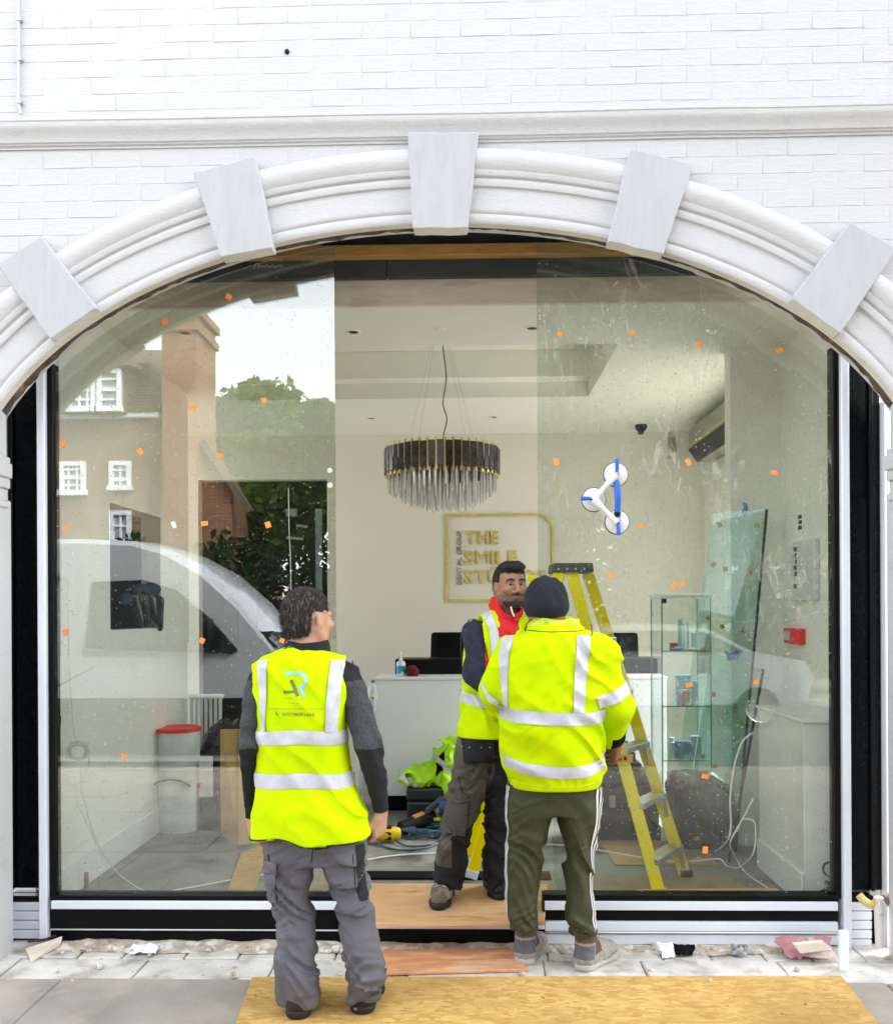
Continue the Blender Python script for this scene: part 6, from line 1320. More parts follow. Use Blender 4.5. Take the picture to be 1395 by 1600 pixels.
for L_, R_, nn in (([(779, 1100), (800, 1103), (860, 1106), (915, 1108), (941, 1105)], [(779, 1120), (800, 1123), (860, 1125), (915, 1127), (941, 1123)], 16), ([(784, 1173), (815, 1182), (870, 1188), (915, 1185), (945, 1174)], [(786, 1190), (815, 1200), (870, 1206), (915, 1203), (945, 1192)], 18)):
    strip(bJ, 'reflective_band', M_REFL, B, [p(a, b) for a, b in L_], [p(a, b) for a, b in R_], (0, 1, 0), 22)
for L_, R_ in (([(785, 995), (778, 1020), (780, 1060), (786, 1104)], [(801, 992), (793, 1020), (791, 1060), (791, 1104)]), ([(896, 991), (892, 1030), (889, 1070), (888, 1107)], [(917, 992), (912, 1030), (907, 1070), (905, 1107)])): strip(bJ, 'reflective_brace', M_REFL, B, [p(a, b) for a, b in L_], [p(a, b) for a, b in R_], (0, 1, 0))
strip(bJ, 'sleeve_band', M_REFL, B, [p(924, 1085), p(950, 1078), p(979, 1062)], [p(931, 1103), p(955, 1096), p(985, 1078)], (0, 1, 0)); strip(bJ, 'sleeve_band', M_REFL, B, [p(752, 1062), p(762, 1082), p(779, 1094)], [p(752, 1074), p(760, 1092), p(778, 1103)], (0, 1, 0))
q = patch(bJ, spline([p(822, 984), p(845, 986), p(870, 986), p(900, 985), p(914, 983)], 6), (0, 1, 0), .001); m = MB(); m.tube(q, .002, 5); m.build('collar_seam', M_PIPE, B)
for pts_ in ([(820, 986), (822, 975), (830, 968)], [(918, 992), (924, 982), (922, 974)]): m = MB(); m.tube([q+Vector((0, -.008, 0)) for q in patch(bJ, spline([p(a, b) for a, b in pts_], 5), (0, 1, 0), .001)], .0022, 5); m.build('collar_cord', M_PIPE, B)
q = patch(bJ, spline([p(797, 1213), p(830, 1217), p(868, 1219), p(905, 1217), p(938, 1211)], 8), (0, 1, 0), .0006); m = MB(); m.tube(q, .0016, 5); m.build('hem_seam', MATS['grubby_hi_vis'], B)
# trousers
lgB = [rows_px([(1215, 795, 866, .12, 0), (1260, 792, 866, .125, 0), (1330, 791, 850, .10, .02), (1390, 791, 840, .088, .02), (1425, 793, 838, .08, 0), (1445, 797, 838, .07, 0)], YB), rows_px([(1215, 866, 938, .12, 0), (1260, 868, 936, .125, 0), (1330, 880, 928, .10, .02), (1390, 883, 928, .088, .02), (1430, 886, 931, .08, 0), (1453, 890, 932, .07, 0)], YB)]
F = Field((p(770, 0).x, YB-.24, .08), (p(960, 0).x, YB+.24, p(0, 1195).z), .006)
for l in lgB: F.loft(l, .014, n=2.2)
F.loft(rows_px([(1205, 794, 939, .13, 0), (1235, 793, 938, .135, 0), (1268, 793, 935, .12, 0)], YB), .02)
F.wrinkle(folds(.018, 4.0, 16, 51, lambda z: .35+.7*np.exp(-((z-.5)/.14)**2)+1.1*np.exp(-((z-.17)/.08)**2), .9)); F.wrinkle(folds(.008, 8, 34, 57, lambda z: .4+.9*np.exp(-((z-.18)/.08)**2), -.6))
oBT, bBT = organic(F, 'trousers', M_OLIVE, B, smooth=1)
for sgn, path in ((1, [(928, 1226), (930, 1260), (926, 1310), (921, 1360), (923, 1410), (926, 1448)]), (-1, [(798, 1226), (795, 1260), (794, 1320), (793, 1370), (795, 1415), (799, 1443)])):
    for k_ in range(3):
        L_ = []
        for i, (a, b) in enumerate(path): c = p(a, b); ax_ = np.interp(c.z, [r[0] for r in lgB[1 if sgn > 0 else 0]][::-1], [r[1] for r in lgB[1 if sgn > 0 else 0]][::-1]); L_.append((ax_, c.z))
        rows = []; an0 = (-.98+.21*k_) if sgn > 0 else (math.pi+.42-.17*k_)
        for f in np.linspace(0, len(L_)-1, 26):
            i = min(int(f), len(L_)-2); t = f-i; ax_ = L_[i][0]*(1-t)+L_[i+1][0]*t; z_ = L_[i][1]*(1-t)+L_[i+1][1]*t; r = []
            for an in (an0, an0+.055, an0+.11):
                d = Vector((math.cos(an), math.sin(an), 0)); h = bBT.ray_cast(Vector((ax_, YB+.01, z_))+d*.4, -d); r.append((h[0] if h[0] is not None else Vector((ax_, YB, z_))+d*.1)+d*.004)
            rows.append(r)
        m = MB(); m.grid(rows); m.build('side_stripe', M_STRIPE, B, smooth=True)
def cuff(cx, cy, r):
    m = MB(); c = p(cx, cy, .0); m.tube([c+Vector((r*math.cos(a), r*1.15*math.sin(a), .004*math.sin(a*5))) for a in np.linspace(0, 2*math.pi, 24)], .011, 8, cap=False); m.build('cuff', M_OLIVE, B, smooth=True)
cuff(818, 1446, .054); cuff(911, 1454, .054)
for (hx, hy, px2, py2, yw) in ((815, 1509, 835, 1485, .42), (905, 1518, 950, 1490, .75)):
    h = PF(hx, hy, 0)
    d = Vector((math.sin(yw), math.cos(yw), 0)); sid = Vector((d.y, -d.x, 0))
    def bz_(x, y, z, h=h, d=d): u = (x-h.x)*d.x+(y-h.y)*d.y; return np.where((u > .055) & (u < .115) & (z > .075), 1, np.where((u < .05) & (z > .055) & (z < .115), 2, np.where(z > .13, 1, 0)))
    o, b = boot(B, (h.x, h.y), yw, M_BOOTG, M_SOLEP, up=.12, w=.050, mats2=[M_BOOTG, M_BOOTB, pm('slate_heel_panel', (.11, .115, .13), .7)], zone=bz_)
    m = MB(); m.tube([h+d*.0+Vector((0, 0, .13)), h-d*.012+Vector((0, 0, .20)), h+d*.0+Vector((0, 0, .215)), h+d*.008+Vector((0, 0, .15))], .006, 6); m.build('pull_tab', M_BOOTB, o, smooth=True)

# =========================================================== young man facing the glass, behind the other
YC_ = .16; GC = .168
C_ = thing('person', 'young bearded man facing out in a hi-vis waistcoat over a navy and red top', 'person', (P(735, 1400, YC_).x, YC_, GC))
p = lambda px, py, dy=0: P(px, py, YC_+dy)
yawC = math.radians(180-17); RC = frame(yawC, math.radians(-2)); hC = p(797, 915, -.03); sC = .95
cR = [p(744, 988, -.03), p(744, 1052, -.12), p(800, 1106, -.23)]; cL = [p(820, 990, .0), p(832, 1060, -.02), p(815, 1110, -.15)]
F = Field((p(650, 0).x, YC_-.40, GC+.04), (p(880, 0).x, YC_+.28, p(0, 866).z), .0052)
WC = add_head(F, hC, RC, sC, p(785, 975, .02))
ct = rows_px([(968, 760, 808, .08, 0), (982, 738, 828, .10, 0), (1040, 738, 826, .115, 0), (1150, 742, 812, .11, 0)], YC_); F.loft(ct, .02); F.chain(cR, [.042, .034, .028], .02); F.chain(cL, [.042, .034, .028], .02)
F.loft(rows_px([(1150, 728, 760, .07, -.02), (1290, 702, 728, .045, -.06), (1375, 690, 710, .035, -.03)], YC_), .02); F.loft(rows_px([(1150, 762, 798, .07, .02), (1290, 768, 792, .045, .02), (1375, 766, 788, .035, .05)], YC_), .02)
add_hand(F, cR[2], (.9, -.3, -.2), (0, -.4, -1), -1, .7, .95); add_hand(F, cL[2], (-.2, -1, -.1), (0, 0, -1), 1, .7, .95)
RCi = np.array(RC).T; hcv = np.array(hC)
def locC(x, y, z): q = (np.stack([x, y, z], -1)-hcv)@RCi.T/sC; return q[..., 0], q[..., 1], q[..., 2]
def faceC(x, y, z):
    u, v, w = locC(x, y, z); n_ = vnoise(x*300, y*300, z*300); r = np.zeros(x.shape)
    jaw = (w < -.046-.006*np.clip(np.abs(u)/.06, 0, 1)-.006+.014*n_) & (w > -.13) & (v > -.0)
    r = np.where(jaw, 2, r); dense = ((w < -.090+.010*n_) & (w > -.128) & (v > .045)) | ((np.abs(w+.0530+.12*np.abs(u)) < .0045) & (v > .085) & (np.abs(u) < .028)); r = np.where(dense & (w > -.13), 3, r)
    lip = (((u/.022)**2+((w+.0685)/.0095)**2) < 1) & (v > .08); return np.where(lip, 1, r)
organic(F, 'body', [M_SKINB, M_LIP, M_STUB, M_BEARD], C_, zone=faceC, smooth=1)
eyes(C_, WC, RC, sC, look=(.25, 1, .02))
for q in (-1, 1):
    m = MB(); m.tube([WC(q*.012, .1035, .0205), WC(q*.028, .1005, .027), WC(q*.042, .092, .026), WC(q*.053, .082, .018)], [.0034, .0042, .0036, .0016], 8); m.build('eyebrow', M_HAIRB, C_, smooth=True)
hairshell('hair', C_, WC, hC, RC, sC, M_HAIRB, lambda x, y, z: np.maximum(np.where(y > .03, .058+.10*np.abs(x)-z, -1.0), np.where(y <= .03, np.where(np.abs(x) > .052, np.where(y > -.035, .012-z, -.05-z), -.06-z), -1)), .007, .003, 60, 1200, .009, 7)
m = MB()
F = Field(hC+Vector((-.15, -.16, .0)), hC+Vector((.15, .16, .19)), .005); M_ = [list(r) for r in RC]; F.ell(WC(0, .015, .098), (.066*sC, .086*sC, .030*sC), .02, M_); F.ell(WC(0, .060, .088), (.052, .036, .020), .02, M_); F.wrinkle(lambda x, y, z: .010*(vnoise(x*60, y*60, z*60)-.5)+.006*(vnoise(x*140, y*140, z*60)-.5)); organic(F, 'hair_top', M_HAIRB, C_, smooth=1)
# red top with collar, navy sleeves
F = Field((p(690, 0).x, YC_-.36, p(0, 1170).z), (p(880, 0).x, YC_+.26, p(0, 925).z), .0062)
F.loft(ct, .02, infl=.014); F.loft(rows_px([(934, 768, 806, .066, .02), (950, 764, 812, .075, .02), (975, 752, 818, .09, .0)], YC_), .015)
F.chain(cR, [.066, .058, .042], .03); F.chain(cL, [.066, .056, .042], .03); F.wrinkle(folds(.014, 9, 16, 61, None, .8))
hx_ = WC(0, -.02, -.10); fw = RC @ Vector((0, 1, 0)); 
F.cone(Vector(hx_)+Vector((0, 0, .06)), Vector(hx_)+Vector((0, 0, -.02)), .062, .058, .004, True); F.cone(Vector(hx_)+fw*.03+Vector((0, 0, .05)), Vector(hx_)+fw*.085+Vector((0, 0, -.075)), .05, .012, .006, True)
xs0 = p(762, 0).x
organic(F, 'sweatshirt', [M_REDJ, M_NAVY], C_, zone=lambda x, y, z: np.where(((x < p(752, 0).x) | (y < YC_-.16) | (x > p(822, 0).x)) & (z < p(0, 962).z), 1, 0))
# waistcoat
vc = rows_px([(952, 764, 812, .07, .01), (962, 748, 820, .09, .0), (975, 733, 828, .115, 0), (1000, 729, 832, .135, 0), (1060, 722, 836, .14, 0), (1100, 719, 838, .15, 0), (1149, 714, 845, .165, 0)], YC_)
F = Field((p(690, 0).x, YC_-.26, p(0, 1165).z), (p(880, 0).x, YC_+.26, p(0, 940).z), .0062); F.loft(vc, .01, n=2.4); F.wrinkle(folds(.012, 5, 10, 71, lambda z: .1+(z-p(0, 1149).z)/.10, 1.0))
nk = p(793, 958, -.06); F.cone(nk+Vector((0, .05, .05)), nk+Vector((.012, -.05, -.035)), .074, .046, .02, True); F.cone(p(794, 950, -.13), p(806, 1045, -.19), .068, .012, .006, True)
F.cone(cR[0]+Vector((-.015, -.01, .02)), cR[1]+Vector((-.0, -.0, .0)), .070, .064, .008, True)
oVC, bVC = organic(F, 'hi_vis_waistcoat', M_HIV, C_)
strip(bVC, 'reflective_brace', M_REFL, C_, [p(752, 957), p(764, 985), p(768, 1030), p(770, 1078)], [p(766, 954), p(777, 985), p(781, 1030), p(783, 1078)], (0, 1, 0)); strip(bVC, 'reflective_band', M_REFL, C_, [p(718, 1076), p(750, 1085), p(800, 1092)], [p(717, 1094), p(750, 1101), p(800, 1108)], (0, 1, 0))
q = patch(bVC, spline([p(735, 967), p(722, 985), p(720, 1010), p(722, 1040)], 6), (0, 1, 0), .001); m = MB(); m.tube(q, .003, 5); m.build('piping', M_PIPE, C_)
cpts = [Vector(WC(-.066, .0, -.105)), Vector(WC(-.05, .05, -.135)), Vector(WC(-.012, .085, -.165)), Vector(WC(.01, .09, -.17))]; m = MB(); m.grid([[q+Vector((0, 0, .016)), q-Vector((0, 0, .018))-fw*.0] for q in spline(cpts, 6)]); m.build('collar', M_REDJ, C_, solid=.006, smooth=True)
m = MB(); m.tube(spline([Vector(WC(.012, .085, -.165)), Vector(WC(.022, .082, -.14)), Vector(WC(.026, .076, -.115))], 5), .0045, 6); m.build('white_zip_cord', M_STRIPE, C_, smooth=True)
# trousers and holster pouch
lc = [rows_px([(1140, 720, 772, .11, 0), (1190, 708, 770, .12, -.01), (1240, 699, 757, .11, -.03), (1285, 690, 740, .10, -.05), (1320, 682, 732, .092, -.05), (1350, 679, 727, .09, -.03), (1368, 680, 722, .08, -.03), (1384, 682, 722, .075, -.03)], YC_), rows_px([(1140, 755, 810, .12, .02), (1200, 756, 802, .12, .02), (1270, 756, 800, .10, .03), (1330, 755, 798, .09, .04), (1372, 757, 795, .085, .06), (1384, 759, 793, .08, .06)], YC_)]
F = Field((p(660, 0).x, YC_-.24, GC+.05), (p(840, 0).x, YC_+.26, p(0, 1130).z), .006)
for l in lc: F.loft(l, .012, n=2.3)
F.loft(rows_px([(1136, 722, 812, .115, 0), (1180, 714, 808, .125, 0)], YC_), .02); F.wrinkle(folds(.018, 4.5, 18, 81, lambda z: .4+.7*np.exp(-((z-.6)/.15)**2)+1.0*np.exp(-((z-.30)/.09)**2), .8)); F.wrinkle(folds(.008, 9, 36, 87, None, -.5))
def cz_(x, y, z):
    back = x > np.interp(z, [p(0, 1290).z, p(0, 1200).z], [p(746, 1290).x, p(772, 1200).x]); knee = (z < p(0, 1288).z+.5*(x-p(715, 0).x)) & (z > p(0, 1345).z) & (x > p(699, 0).x) & ~back
    return np.where(back | knee | (z < p(0, 1345).z), 1, 0)
oCT, bCT = organic(F, 'trousers', [M_KHAKI, M_BKTROU], C_, zone=cz_, smooth=1)
rows = [patch(bCT, [p(718, 1146).lerp(p(724, 1184), i/7).lerp(p(772, 1148).lerp(p(768, 1187), i/7), j/6) for j in range(7)], (0, 1, 0), .022) for i in range(8)]; m = MB(); m.grid(rows); pch = m.build('holster_pocket', M_BKTROU, C_, solid=.016, bevel=.006, smooth=True)
for a in (722, 733, 751, 764): m = MB(); q = patch(bCT, [p(a, 1161)], (0, 1, 0), .030)[0]; m.sphere(q, .0035, 8); m.build('stud', M_STEEL, pch, smooth=True)
for pts_ in ([(716, 1205), (722, 1228), (733, 1240), (731, 1280)],): q = patch(bCT, spline([p(a, b) for a, b in pts_], 8), (0, 1, 0), .001); m = MB(); m.tube(q, .002, 5); m.build('seam', M_BKTROU, C_)
rows = [patch(bCT, [p(697, 1252).lerp(p(688, 1287), i/6).lerp(p(731, 1246).lerp(p(727, 1297), i/6), j/4) for j in range(5)], (0, 1, 0), .008) for i in range(7)]; m = MB(); m.grid(rows); m.build('thigh_pocket', M_KHAKI, C_, solid=.008, bevel=.003, smooth=True)
for (tx, ty_), (hx, hy), mat2 in (((683, 1424), (703, 1386), M_BOOTM), ((782, 1408), (768, 1384), M_BOOTK)):
    t_, h_ = PF(tx, ty_, GC), PF(hx, hy, GC); v = t_-h_; yw = math.atan2(v.x, v.y); h_ = t_-Vector((math.sin(yw), math.cos(yw), 0))*.285
    o, b = boot(C_, (h_.x, h_.y), yw, mat2, M_BOOTK, z=GC, up=.13, w=.050); d = Vector((math.sin(yw), math.cos(yw), 0)); s_ = Vector((d.y, -d.x, 0))
    m = MB()
    for i in range(6):
        c = h_+d*(.115+.016*i)+Vector((0, 0, .20)); q = [b.ray_cast(c+s_*u*.03, Vector((0, 0, -1)))[0] for u in (-1, -.5, 0, .5, 1)]
        if all(x_ is not None for x_ in q): m.tube([x_+Vector((0, 0, .003)) for x_ in q], .003, 6)
    if m.v: m.build('laces', M_SOLEP if mat2 is M_BOOTM else M_STRIPE, o, smooth=True)
    c = h_+d*.05+Vector((0, 0, .12)); F = Field(c-Vector((.1, .1, .06)), c+Vector((.1, .1, .12)), .006); F.cone(c, c+Vector((0, 0, .045)), .055, .056, .01); F.wrinkle(folds(.005, 30, 30, 3)); organic(F, 'boot_collar', M_BOOTK, o)
# ------------------------------------------------------------------ across the street (seen mirrored in the glass)
M_BRICK = None
def brickmat(name, a, b, mortar):
    m, t, o = nt(name); bs = N(t, 'ShaderNodeBsdfPrincipled'); t.links.new(bs.outputs[0], o.inputs[0]); bs.inputs['Roughness'].default_value = .85
    co = t.nodes.new('ShaderNodeTexCoord').outputs['Object']; sp = N(t, 'ShaderNodeSeparateXYZ'); t.links.new(co, sp.inputs[0]); ad = N(t, 'ShaderNodeMath', operation='ADD'); t.links.new(sp.outputs[0], ad.inputs[0]); t.links.new(sp.outputs[1], ad.inputs[1])
    cb = N(t, 'ShaderNodeCombineXYZ'); t.links.new(ad.outputs[0], cb.inputs[0]); t.links.new(sp.outputs[2], cb.inputs[1])
    br = N(t, 'ShaderNodeTexBrick'); t.links.new(cb.outputs[0], br.inputs['Vector']); br.inputs['Scale'].default_value = 1; br.inputs['Brick Width'].default_value = .225; br.inputs['Row Height'].default_value = .075; br.inputs['Mortar Size'].default_value = .008
    br.inputs['Color1'].default_value = (*a, 1); br.inputs['Color2'].default_value = (*b, 1); br.inputs['Mortar'].default_value = (*mortar, 1)
    c = mixc(t, ramp(t, noise(t, .8, 5), .4, .7), br.outputs[0], b); t.links.new(c, bs.inputs['Base Color'])
    bp = N(t, 'ShaderNodeBump'); bp.inputs['Strength'].default_value = .4; bp.inputs['Distance'].default_value = .01; t.links.new(br.outputs[1], bp.inputs['Height']); bp.invert = True; t.links.new(bp.outputs[0], bs.inputs['Normal']); return m
M_BR = brickmat('stock_brick', (.30, .20, .12), (.22, .13, .08), (.34, .30, .24)); M_BRR = brickmat('red_brick', (.36, .16, .08), (.26, .10, .05), (.34, .27, .2))
M_TILE = pm('roof_tile', (.15, .12, .09), .85, var=.25, vs=2, bump=.4, bs=12)
Yo = 14.0
hs_ = thing('brick_house', 'tall brick house with a tiled mansard roof and chimney across the street', 'house', (-8, -Yo-2, 0))
r_ = lambda px, py, Y=Yo: RP(px, py, Y)
xw = r_(252, 700).x; xc0, xc1 = r_(266, 600).x, r_(318, 600).x; ze = r_(150, 655).z; zrf = r_(150, 575).z
m = MB(); m.box((-16, -Yo-8, -.1), (xw, -Yo, ze)); m.build('wall', M_BR, hs_)
m = MB(); m.box((-16, -Yo-.05, ze), (xw, -Yo+.12, ze+.12)); m.build('eaves', M_WHITE, hs_, bevel=.02)
zr2 = r_(205, 548).z
m = MB(); prof = [(-Yo+.15, ze+.12), (-Yo-.9, zr2), (-Yo-4, zr2+1.2), (-Yo-7, zr2), (-Yo-8.1, ze+.12)]
m.prism([(-16, y, z) for y, z in prof], (xw-.1+16, 0, 0))
for v in m.v:
    if v.z > ze+.5 and v.x > xw-1: v.x -= .55
m.build('roof', M_TILE, hs_)
for i in range(16):
    f = i/16; m = MB(); y0 = -Yo+.15-1.05*f; z0 = ze+.12+(zr2-ze-.12)*f; m.box((-16, y0+.0, z0+.02), (xw-.15-.4*f, y0+.03, z0+.05)); m.build('tile_course', M_TILE, hs_)
def sash(x0, x1, z0, z1, y, nx, nz, parent, mat=M_WHITE):
    w = MB(); t = .09; w.box((x0, y, z0), (x0+t, y+.08, z1)); w.box((x1-t, y, z0), (x1, y+.08, z1)); w.box((x0+t, y, z1-t), (x1-t, y+.08, z1)); w.box((x0-.03, y, z0-.05), (x1+.03, y+.12, z0+t*.7))
    wo = w.build('window', mat, parent); b = MB()
    for i in range(1, nx): xx = x0+(x1-x0)*i/nx; b.box((xx-.02, y+.005, z0+t*.7), (xx+.02, y+.05, z1-t))
    for i in range(1, nz): zz = z0+(z1-z0)*i/nz; b.box((x0+t, y+.006, zz-(.02 if i != nz//2 else .04)), (x1-t, y+.055, zz+(.02 if i != nz//2 else .04)))
    b.build('glazing_bars', mat, wo); g = MB(); g.box((x0+t, y+.0, z0+t*.7), (x1-t, y+.004, z1-t)); g.build('pane', pm('window_dark_glass', (.30, .33, .34), .12, var=.3, vs=1), wo); return wo
# dormer
dxa, dxb, dza, dzb = r_(96, 0, Yo-.3).x, r_(182, 0, Yo-.3).x, r_(100, 645, Yo-.3).z, r_(100, 578, Yo-.3).z; yd = -Yo+.3
d = MB(); d.box((dxa-.1, yd-2.2, dza), (dxb+.1, yd-.02, dzb+.05)); d.build('dormer', M_TILE, hs_)
sash(dxa, dxb-.45, dza+.05, dzb, yd, 4, 4, hs_); sash(dxb-.42, dxb+.08, dza+.05, dzb, yd, 1, 4, hs_)
d = MB(); d.prism([(dxa-.25, yd+.15, dzb+.05), (dxb+.28, yd+.15, dzb+.05), (dxb-.3, yd-.6, dzb+.75), (dxa+.2, yd-.6, dzb+.75)], (0, -1.4, .1)); d.build('dormer_roof', M_TILE, hs_)
for a, b, c, e, nx in ((169, 203, 765, 723, 2), (92, 132, 772, 723, 3), (169, 203, 870, 800, 2)): sash(r_(a, 0).x, r_(b, 0).x, r_(0, c).z, r_(0, e).z, -Yo+.02, nx, 4 if nx > 2 else 3, hs_)
cm = MB(); zt4 = r_(290, 478, Yo-.5).z; cm.box((xc0, -Yo-.9, -.1), (xc1, -Yo+.5, zt4)); cm.box((xc0-.06, -Yo-.96, zt4-.5), (xc1+.06, -Yo+.56, zt4-.35)); cm.box((xc0-.08, -Yo-.98, zt4-.15), (xc1+.08, -Yo+.58, zt4)); cm.build('chimney', M_BRR, hs_)
for i in range(2): c = Vector((xc0+.25+i*.3, -Yo-.2, zt4)); q = MB(); q.lathe(c, [(.13, 0), (.11, .4), (.13, .42)], 12); q.build('chimney_pot', M_BRR, hs_)
sp = MB(); xg = r_(362, 0, Yo).x; sp.prism([(xw+.002, -Yo+.2, -.1), (xg, -Yo+.2, -.1), (xg, -Yo+.2, r_(362, 770).z), (xc1, -Yo+.2, r_(320, 700).z), (xw+.002, -Yo+.2, r_(320, 690).z)], (0, -5, 0)); sp.build('side_wing', M_BRR, hs_)
sp = MB(); a, b = r_(318, 690, Yo-.25), r_(392, 800, Yo-.25); sp.beam(a, b, .2, .12); sp.beam(a-Vector((0, 5, 0)), b-Vector((0, 5, 0)), .2, .1); sp.build('wing_verge', M_TILE, hs_)
for i in range(1): sash(r_(312, 0).x, r_(332, 0).x, r_(0, 1010).z, r_(0, 862).z, -Yo+.22, 1, 2, hs_, pm('dark_red_door', (.06, .015, .012), .5))
# row of houses further along, so that the street goes on
for x0, w, h, lab in ((5.5, 9, 6.4, 'plain two storey brick house opposite on the right of the street'), (15, 10, 7.2, 'taller brick house at the far right of the street'), (-28, 11, 7.0, 'brick house at the far left of the street')):
    h_ = thing('brick_house', lab, 'house', (x0+w/2, -20, 0)); q = MB(); q.box((x0, -27, -.1), (x0+w, -18, h)); q.build('wall', M_BR, h_); q = MB(); q.prism([(x0-.3, -17.6, h), (x0-.3, -22.5, h+2.6), (x0-.3, -27.4, h)], (w+.6, 0, 0)); q.build('roof', M_TILE, h_)
    for zz in (1.2, 4.0):
        for k in range(3): sash(x0+1+k*w/3.4, x0+2.2+k*w/3.4, zz, zz+1.5, -17.98, 2, 4, h_)
# trees
def leafmat(name, a, b):
    m, t, o = nt(name); bs = N(t, 'ShaderNodeBsdfDiffuse'); tl = N(t, 'ShaderNodeBsdfTranslucent'); mx = N(t, 'ShaderNodeMixShader'); mx.inputs[0].default_value = .4
    g = N(t, 'ShaderNodeNewGeometry'); c = mixc(t, g.outputs['Random Per Island'], a, b); t.links.new(c, bs.inputs[0]); t.links.new(c, tl.inputs[0]); t.links.new(bs.outputs[0], mx.inputs[1]); t.links.new(tl.outputs[0], mx.inputs[2]); t.links.new(mx.outputs[0], o.inputs[0]); return m
M_BARK = pm('bark', (.09, .07, .05), .95, var=.3, vs=8, bump=.8, bs=20)
def tree(label, base, blobs, n, leaf, mat, tr=.22):
    root = thing('tree', label, 'tree', base); base = Vector(base); R = random.Random(sum(map(ord, label)) % 999); top = sum((Vector(b[0]) for b in blobs), Vector())/len(blobs)
    m = MB(); m.tube([base, base.lerp(top, .4)+Vector((.15, 0, 0)), base.lerp(top, .75)], [tr, tr*.7, tr*.45], 10)
    for c, r in blobs: m.tube([base.lerp(top, .45), base.lerp(Vector(c), .75)+Vector((.1, .1, .1)), Vector(c)], [tr*.4, tr*.2, tr*.05], 6)
    m.build('trunk', M_BARK, root)
    V = []; Fc = []; tot = sum(r**2 for _, r in blobs); g = np.random.default_rng(len(label))
    for c, r in blobs:
        k = int(n*r*r/tot); d = g.normal(size=(k, 3)); d /= np.linalg.norm(d, axis=1)[:, None]; rad = r*(.45+.6*g.random(k)**.6)
        lump = vnoise(d[:, 0]*2.5+c[0], d[:, 1]*2.5+c[1], d[:, 2]*2.5+c[2]); keep = lump > .30; d, rad, lump = d[keep], (rad*(.7+.6*lump))[keep], lump[keep]
        p = np.array(c)+d*rad[:, None]*np.array([1, 1, .85]); a = g.normal(size=p.shape); b = g.normal(size=p.shape); a /= np.linalg.norm(a, axis=1)[:, None]; b -= a*(a*b).sum(1)[:, None]; b /= np.linalg.norm(b, axis=1)[:, None]; s = leaf*(.6+.8*g.random(len(p)))[:, None]
        q = np.stack([p-a*s, p+b*s*.55, p+a*s, p-b*s*.55], 1).reshape(-1, 3); n0 = len(V)*0+sum(len(x) for x in V); V.append(q); Fc.append(n0+np.arange(len(q)).reshape(-1, 4))
    V = np.concatenate(V)-np.array(base); me = mesh_from(V, np.concatenate(Fc), 'crown', False, [mat]); link('crown', me, root)
L1 = leafmat('fresh_leaf', (.17, .28, .03), (.07, .14, .02)); L2 = leafmat('dark_leaf', (.035, .075, .02), (.016, .04, .012))
t1 = r_(395, 800, 17); tree('bright green leafy tree beyond the chimney', (t1.x, -17, -.1), [((r_(a, b, 17).x, -17-random.uniform(-1, 1), r_(a, b, 17).z), r * 17/1395*1.5) for a, b, r in ((385, 640, 50), (430, 650, 45), (350, 690, 45), (410, 720, 60), (460, 720, 45), (395, 790, 60), (340, 780, 40), (450, 810, 60))], 15000, .13, L1)
t2 = r_(505, 800, 15); tree('thin young tree in front of the street hedge', (t2.x+.3, -15, -.1), [((r_(a, b, 15).x, -15, r_(a, b, 15).z), r*15/1395*1.5) for a, b, r in ((500, 650, 26), (520, 690, 32), (500, 740, 30), (530, 790, 40))], 5000, .10, L1, .12)
tree('large dark plane tree overhanging the street on the right', (4.3, -11.2, -.1), [((1.2, -10.5, 6.6), 1.6), ((2.6, -10.8, 7.8), 2.0), ((4.4, -11.2, 8.4), 2.2), ((6.2, -11.0, 7.4), 2.0), ((2.2, -10.0, 5.2), 1.5), ((4.2, -10.2, 5.6), 1.8), ((6.0, -10.4, 5.2), 1.7), ((7.8, -11.0, 6.0), 1.8), ((1.6, -11.6, 9.2), 1.6), ((3.6, -11.8, 10.2), 1.8), ((5.6, -11.8, 9.8), 1.8), ((1.3, -10.4, 3.7), 1.35), ((2.9, -10.4, 3.6), 1.4), ((4.4, -10.6, 3.7), 1.4), ((5.9, -10.6, 3.7), 1.4), ((.5, -10.9, 4.9), 1.3), ((.1, -11.2, 6.6), 1.3), ((.9, -10.6, 2.4), 1.1)], 64000, .15, L2, .34)
for i in range(9):
    x_ = -6.2+i*2.0; tree('dark shrub in the hedge opposite, %s' % ('below the chimney', 'second along from the chimney', 'third along from the chimney', 'below the bright tree', 'opposite the doorway', 'left of the big plane tree', 'right behind the plane tree trunk', 'second beyond the plane tree', 'third beyond the plane tree')[i], (x_, -13.2, -.1), [((x_, -13.3, 1.0), 1.1), ((x_+.5, -13.5, 1.9), 1.1), ((x_-.5, -13.5, 2.4), .9)], 3200, .10, L2, .08)
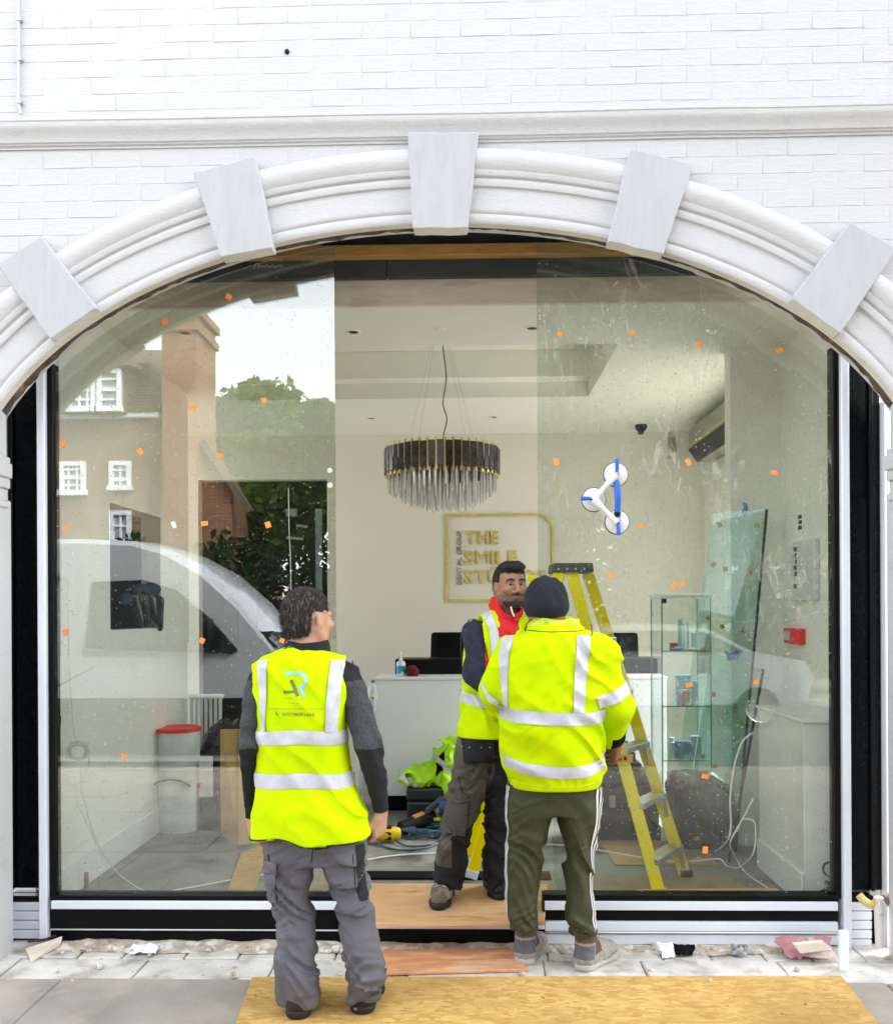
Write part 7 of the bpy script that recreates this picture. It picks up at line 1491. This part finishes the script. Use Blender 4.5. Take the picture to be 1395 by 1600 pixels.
# white van parked at the kerb
M_VAN = pm('white_vehicle_paint', (.46, .47, .49), .18, var=.02, coat=.5); M_VGL = pm('dark_vehicle_glass', (.012, .02, .022), .06, var=.1); M_TYRE = pm('tyre_rubber', (.014, .014, .014), .85)
def van(label, pr, mat, ys, y1, name='parked_van', win=None, glasspts=None, wheels=(), zw=.34):
    v = thing(name, label, 'van' if 'van' in name else 'car', (sum(p[0] for p in pr)/len(pr), (ys+y1)/2, -.12)); rows = []
    for f, ins, dz in ((0, .10, -.03), (.02, .05, -.012), (.06, .01, 0), (.5, 0, .03), (.94, .01, 0), (.98, .05, -.012), (1, .10, -.03)):
        y = ys+(y1-ys)*f; cx = sum(p[0] for p in pr)/len(pr); cz = 1.1; rows.append([Vector((cx+(x-cx)*(1-ins*.15), y-(.10*max(0, z-1.1) if f < .5 else -.10*max(0, z-1.1))*(1 if f in (0, .02, .06, .94, .98, 1) else 0), cz+(z-cz)*(1-ins*.25)+(dz if z > 1.5 else 0))) for x, z in pr])
    m = MB(); m.grid(rows, closed=True); n_ = len(pr); m.f += [list(range(n_))[::-1], [(len(rows)-1)*n_+i for i in range(n_)]]; m.m += [0, 0]; m.build('body', mat, v, smooth=True)
    if glasspts:
        for nm, pts_, yy in glasspts:
            q = MB(); q.prism([(x, yy-.10*max(0, z-1.1)+.004, z) for x, z in pts_], (0, .012, 0)); q.build(nm, M_VGL, v)
    for x in wheels:
        for y, s in ((ys-.12, 1), (y1+.12, -1)):
            w = MB(); w.lathe((x, y+.115*s, zw-.12), [(.16, -.1), (zw-.05, -.115), (zw, -.09), (zw, .09), (zw-.05, .115), (.16, .1)], 24, R=RX); wo = w.build('wheel', M_TYRE, v, smooth=True)
            w = MB(); w.lathe((x, y+.118*s, zw-.12), [(.02, -.115), (.19, -.10), (.21, -.112), (.21, .112), (.19, .1), (.02, .115)], 20, R=RX); w.build('rim', M_STEEL, wo, smooth=True)
    return v
ys = -4.98
pr = [(-7.6, .12), (-7.65, 1.0), (-7.6, 2.25), (-7.4, 2.40), (-4.2, 2.43), (-3.6, 2.40), (-3.25, 2.30), (-2.85, 2.08), (-2.45, 1.72), (-2.05, 1.22), (-1.9, 1.10), (-1.45, 1.0), (-1.18, .82), (-1.05, .58), (-1.05, .16), (-1.3, .03), (-7.3, .03)]
vn = van('white panel van parked at the kerb behind the photographer', pr, M_VAN, ys, ys-1.98, glasspts=[('side_window', [(-4.05, 1.25), (-4.0, 1.95), (-3.45, 1.97), (-3.1, 1.86), (-2.75, 1.58), (-2.42, 1.22), (-2.5, 1.18)], ys)], wheels=(-2.05, -6.3))
q = MB(); q.box((-7.55, ys+.002, .12), (-1.35, ys+.02, .72)); q.build('reflection_dimming_panel', M_BLACKPL, vn, bevel=.006)  # dark panel added to weaken the van's mirror image in the glass
q = MB(); q.prism([(-2.05, ys-.1, 1.24), (-3.28, ys-.25, 2.27), (-3.28, ys-1.75, 2.27), (-2.05, ys-1.88, 1.24)], (.025, 0, .02)); q.build('windscreen', M_VGL, vn)
q = MB(); q.obox((-2.72, ys+.13, 1.40), (.10, .22, .32)); q.build('wing_mirror', M_BLACKPL, vn, bevel=.03, seg=2)
for zz in (2.02,): q = MB(); q.box((-7.3, ys-.0, zz), (-4.3, ys+.014-(.1*max(0, zz-1.1)), zz+.05)); q.build('side_trim', M_BLACKPL if zz < 1 else M_VAN, vn)
q = MB(); q.obox((-1.12, ys-.25, .80), (.12, .32, .22)); q.build('headlight', M_CHROME, vn, bevel=.03); q = MB(); q.obox((-1.12, ys-1.7, .80), (.12, .32, .22)); q.build('headlight', M_CHROME, vn, bevel=.03)
pr2 = [(6.6-x, z) for x, z in [(1.6, .25), (1.5, .6), (1.62, .85), (2.4, 1.0), (3.1, 1.36), (3.6, 1.42), (4.5, 1.40), (5.2, 1.12), (5.75, .95), (5.85, .6), (5.8, .25), (5.4, .2), (1.9, .2)]][::-1]
van('silver hatchback parked further along the kerb', pr2, pm('silver_vehicle_paint', (.45, .47, .50), .22, coat=.4), -8.9, -10.6, 'parked_car', glasspts=[('side_window', [(6.6-x, z) for x, z in [(2.55, 1.0), (3.15, 1.3), (4.4, 1.33), (5.0, 1.05)]], -8.9)], wheels=(4.25, 1.6), zw=.3)
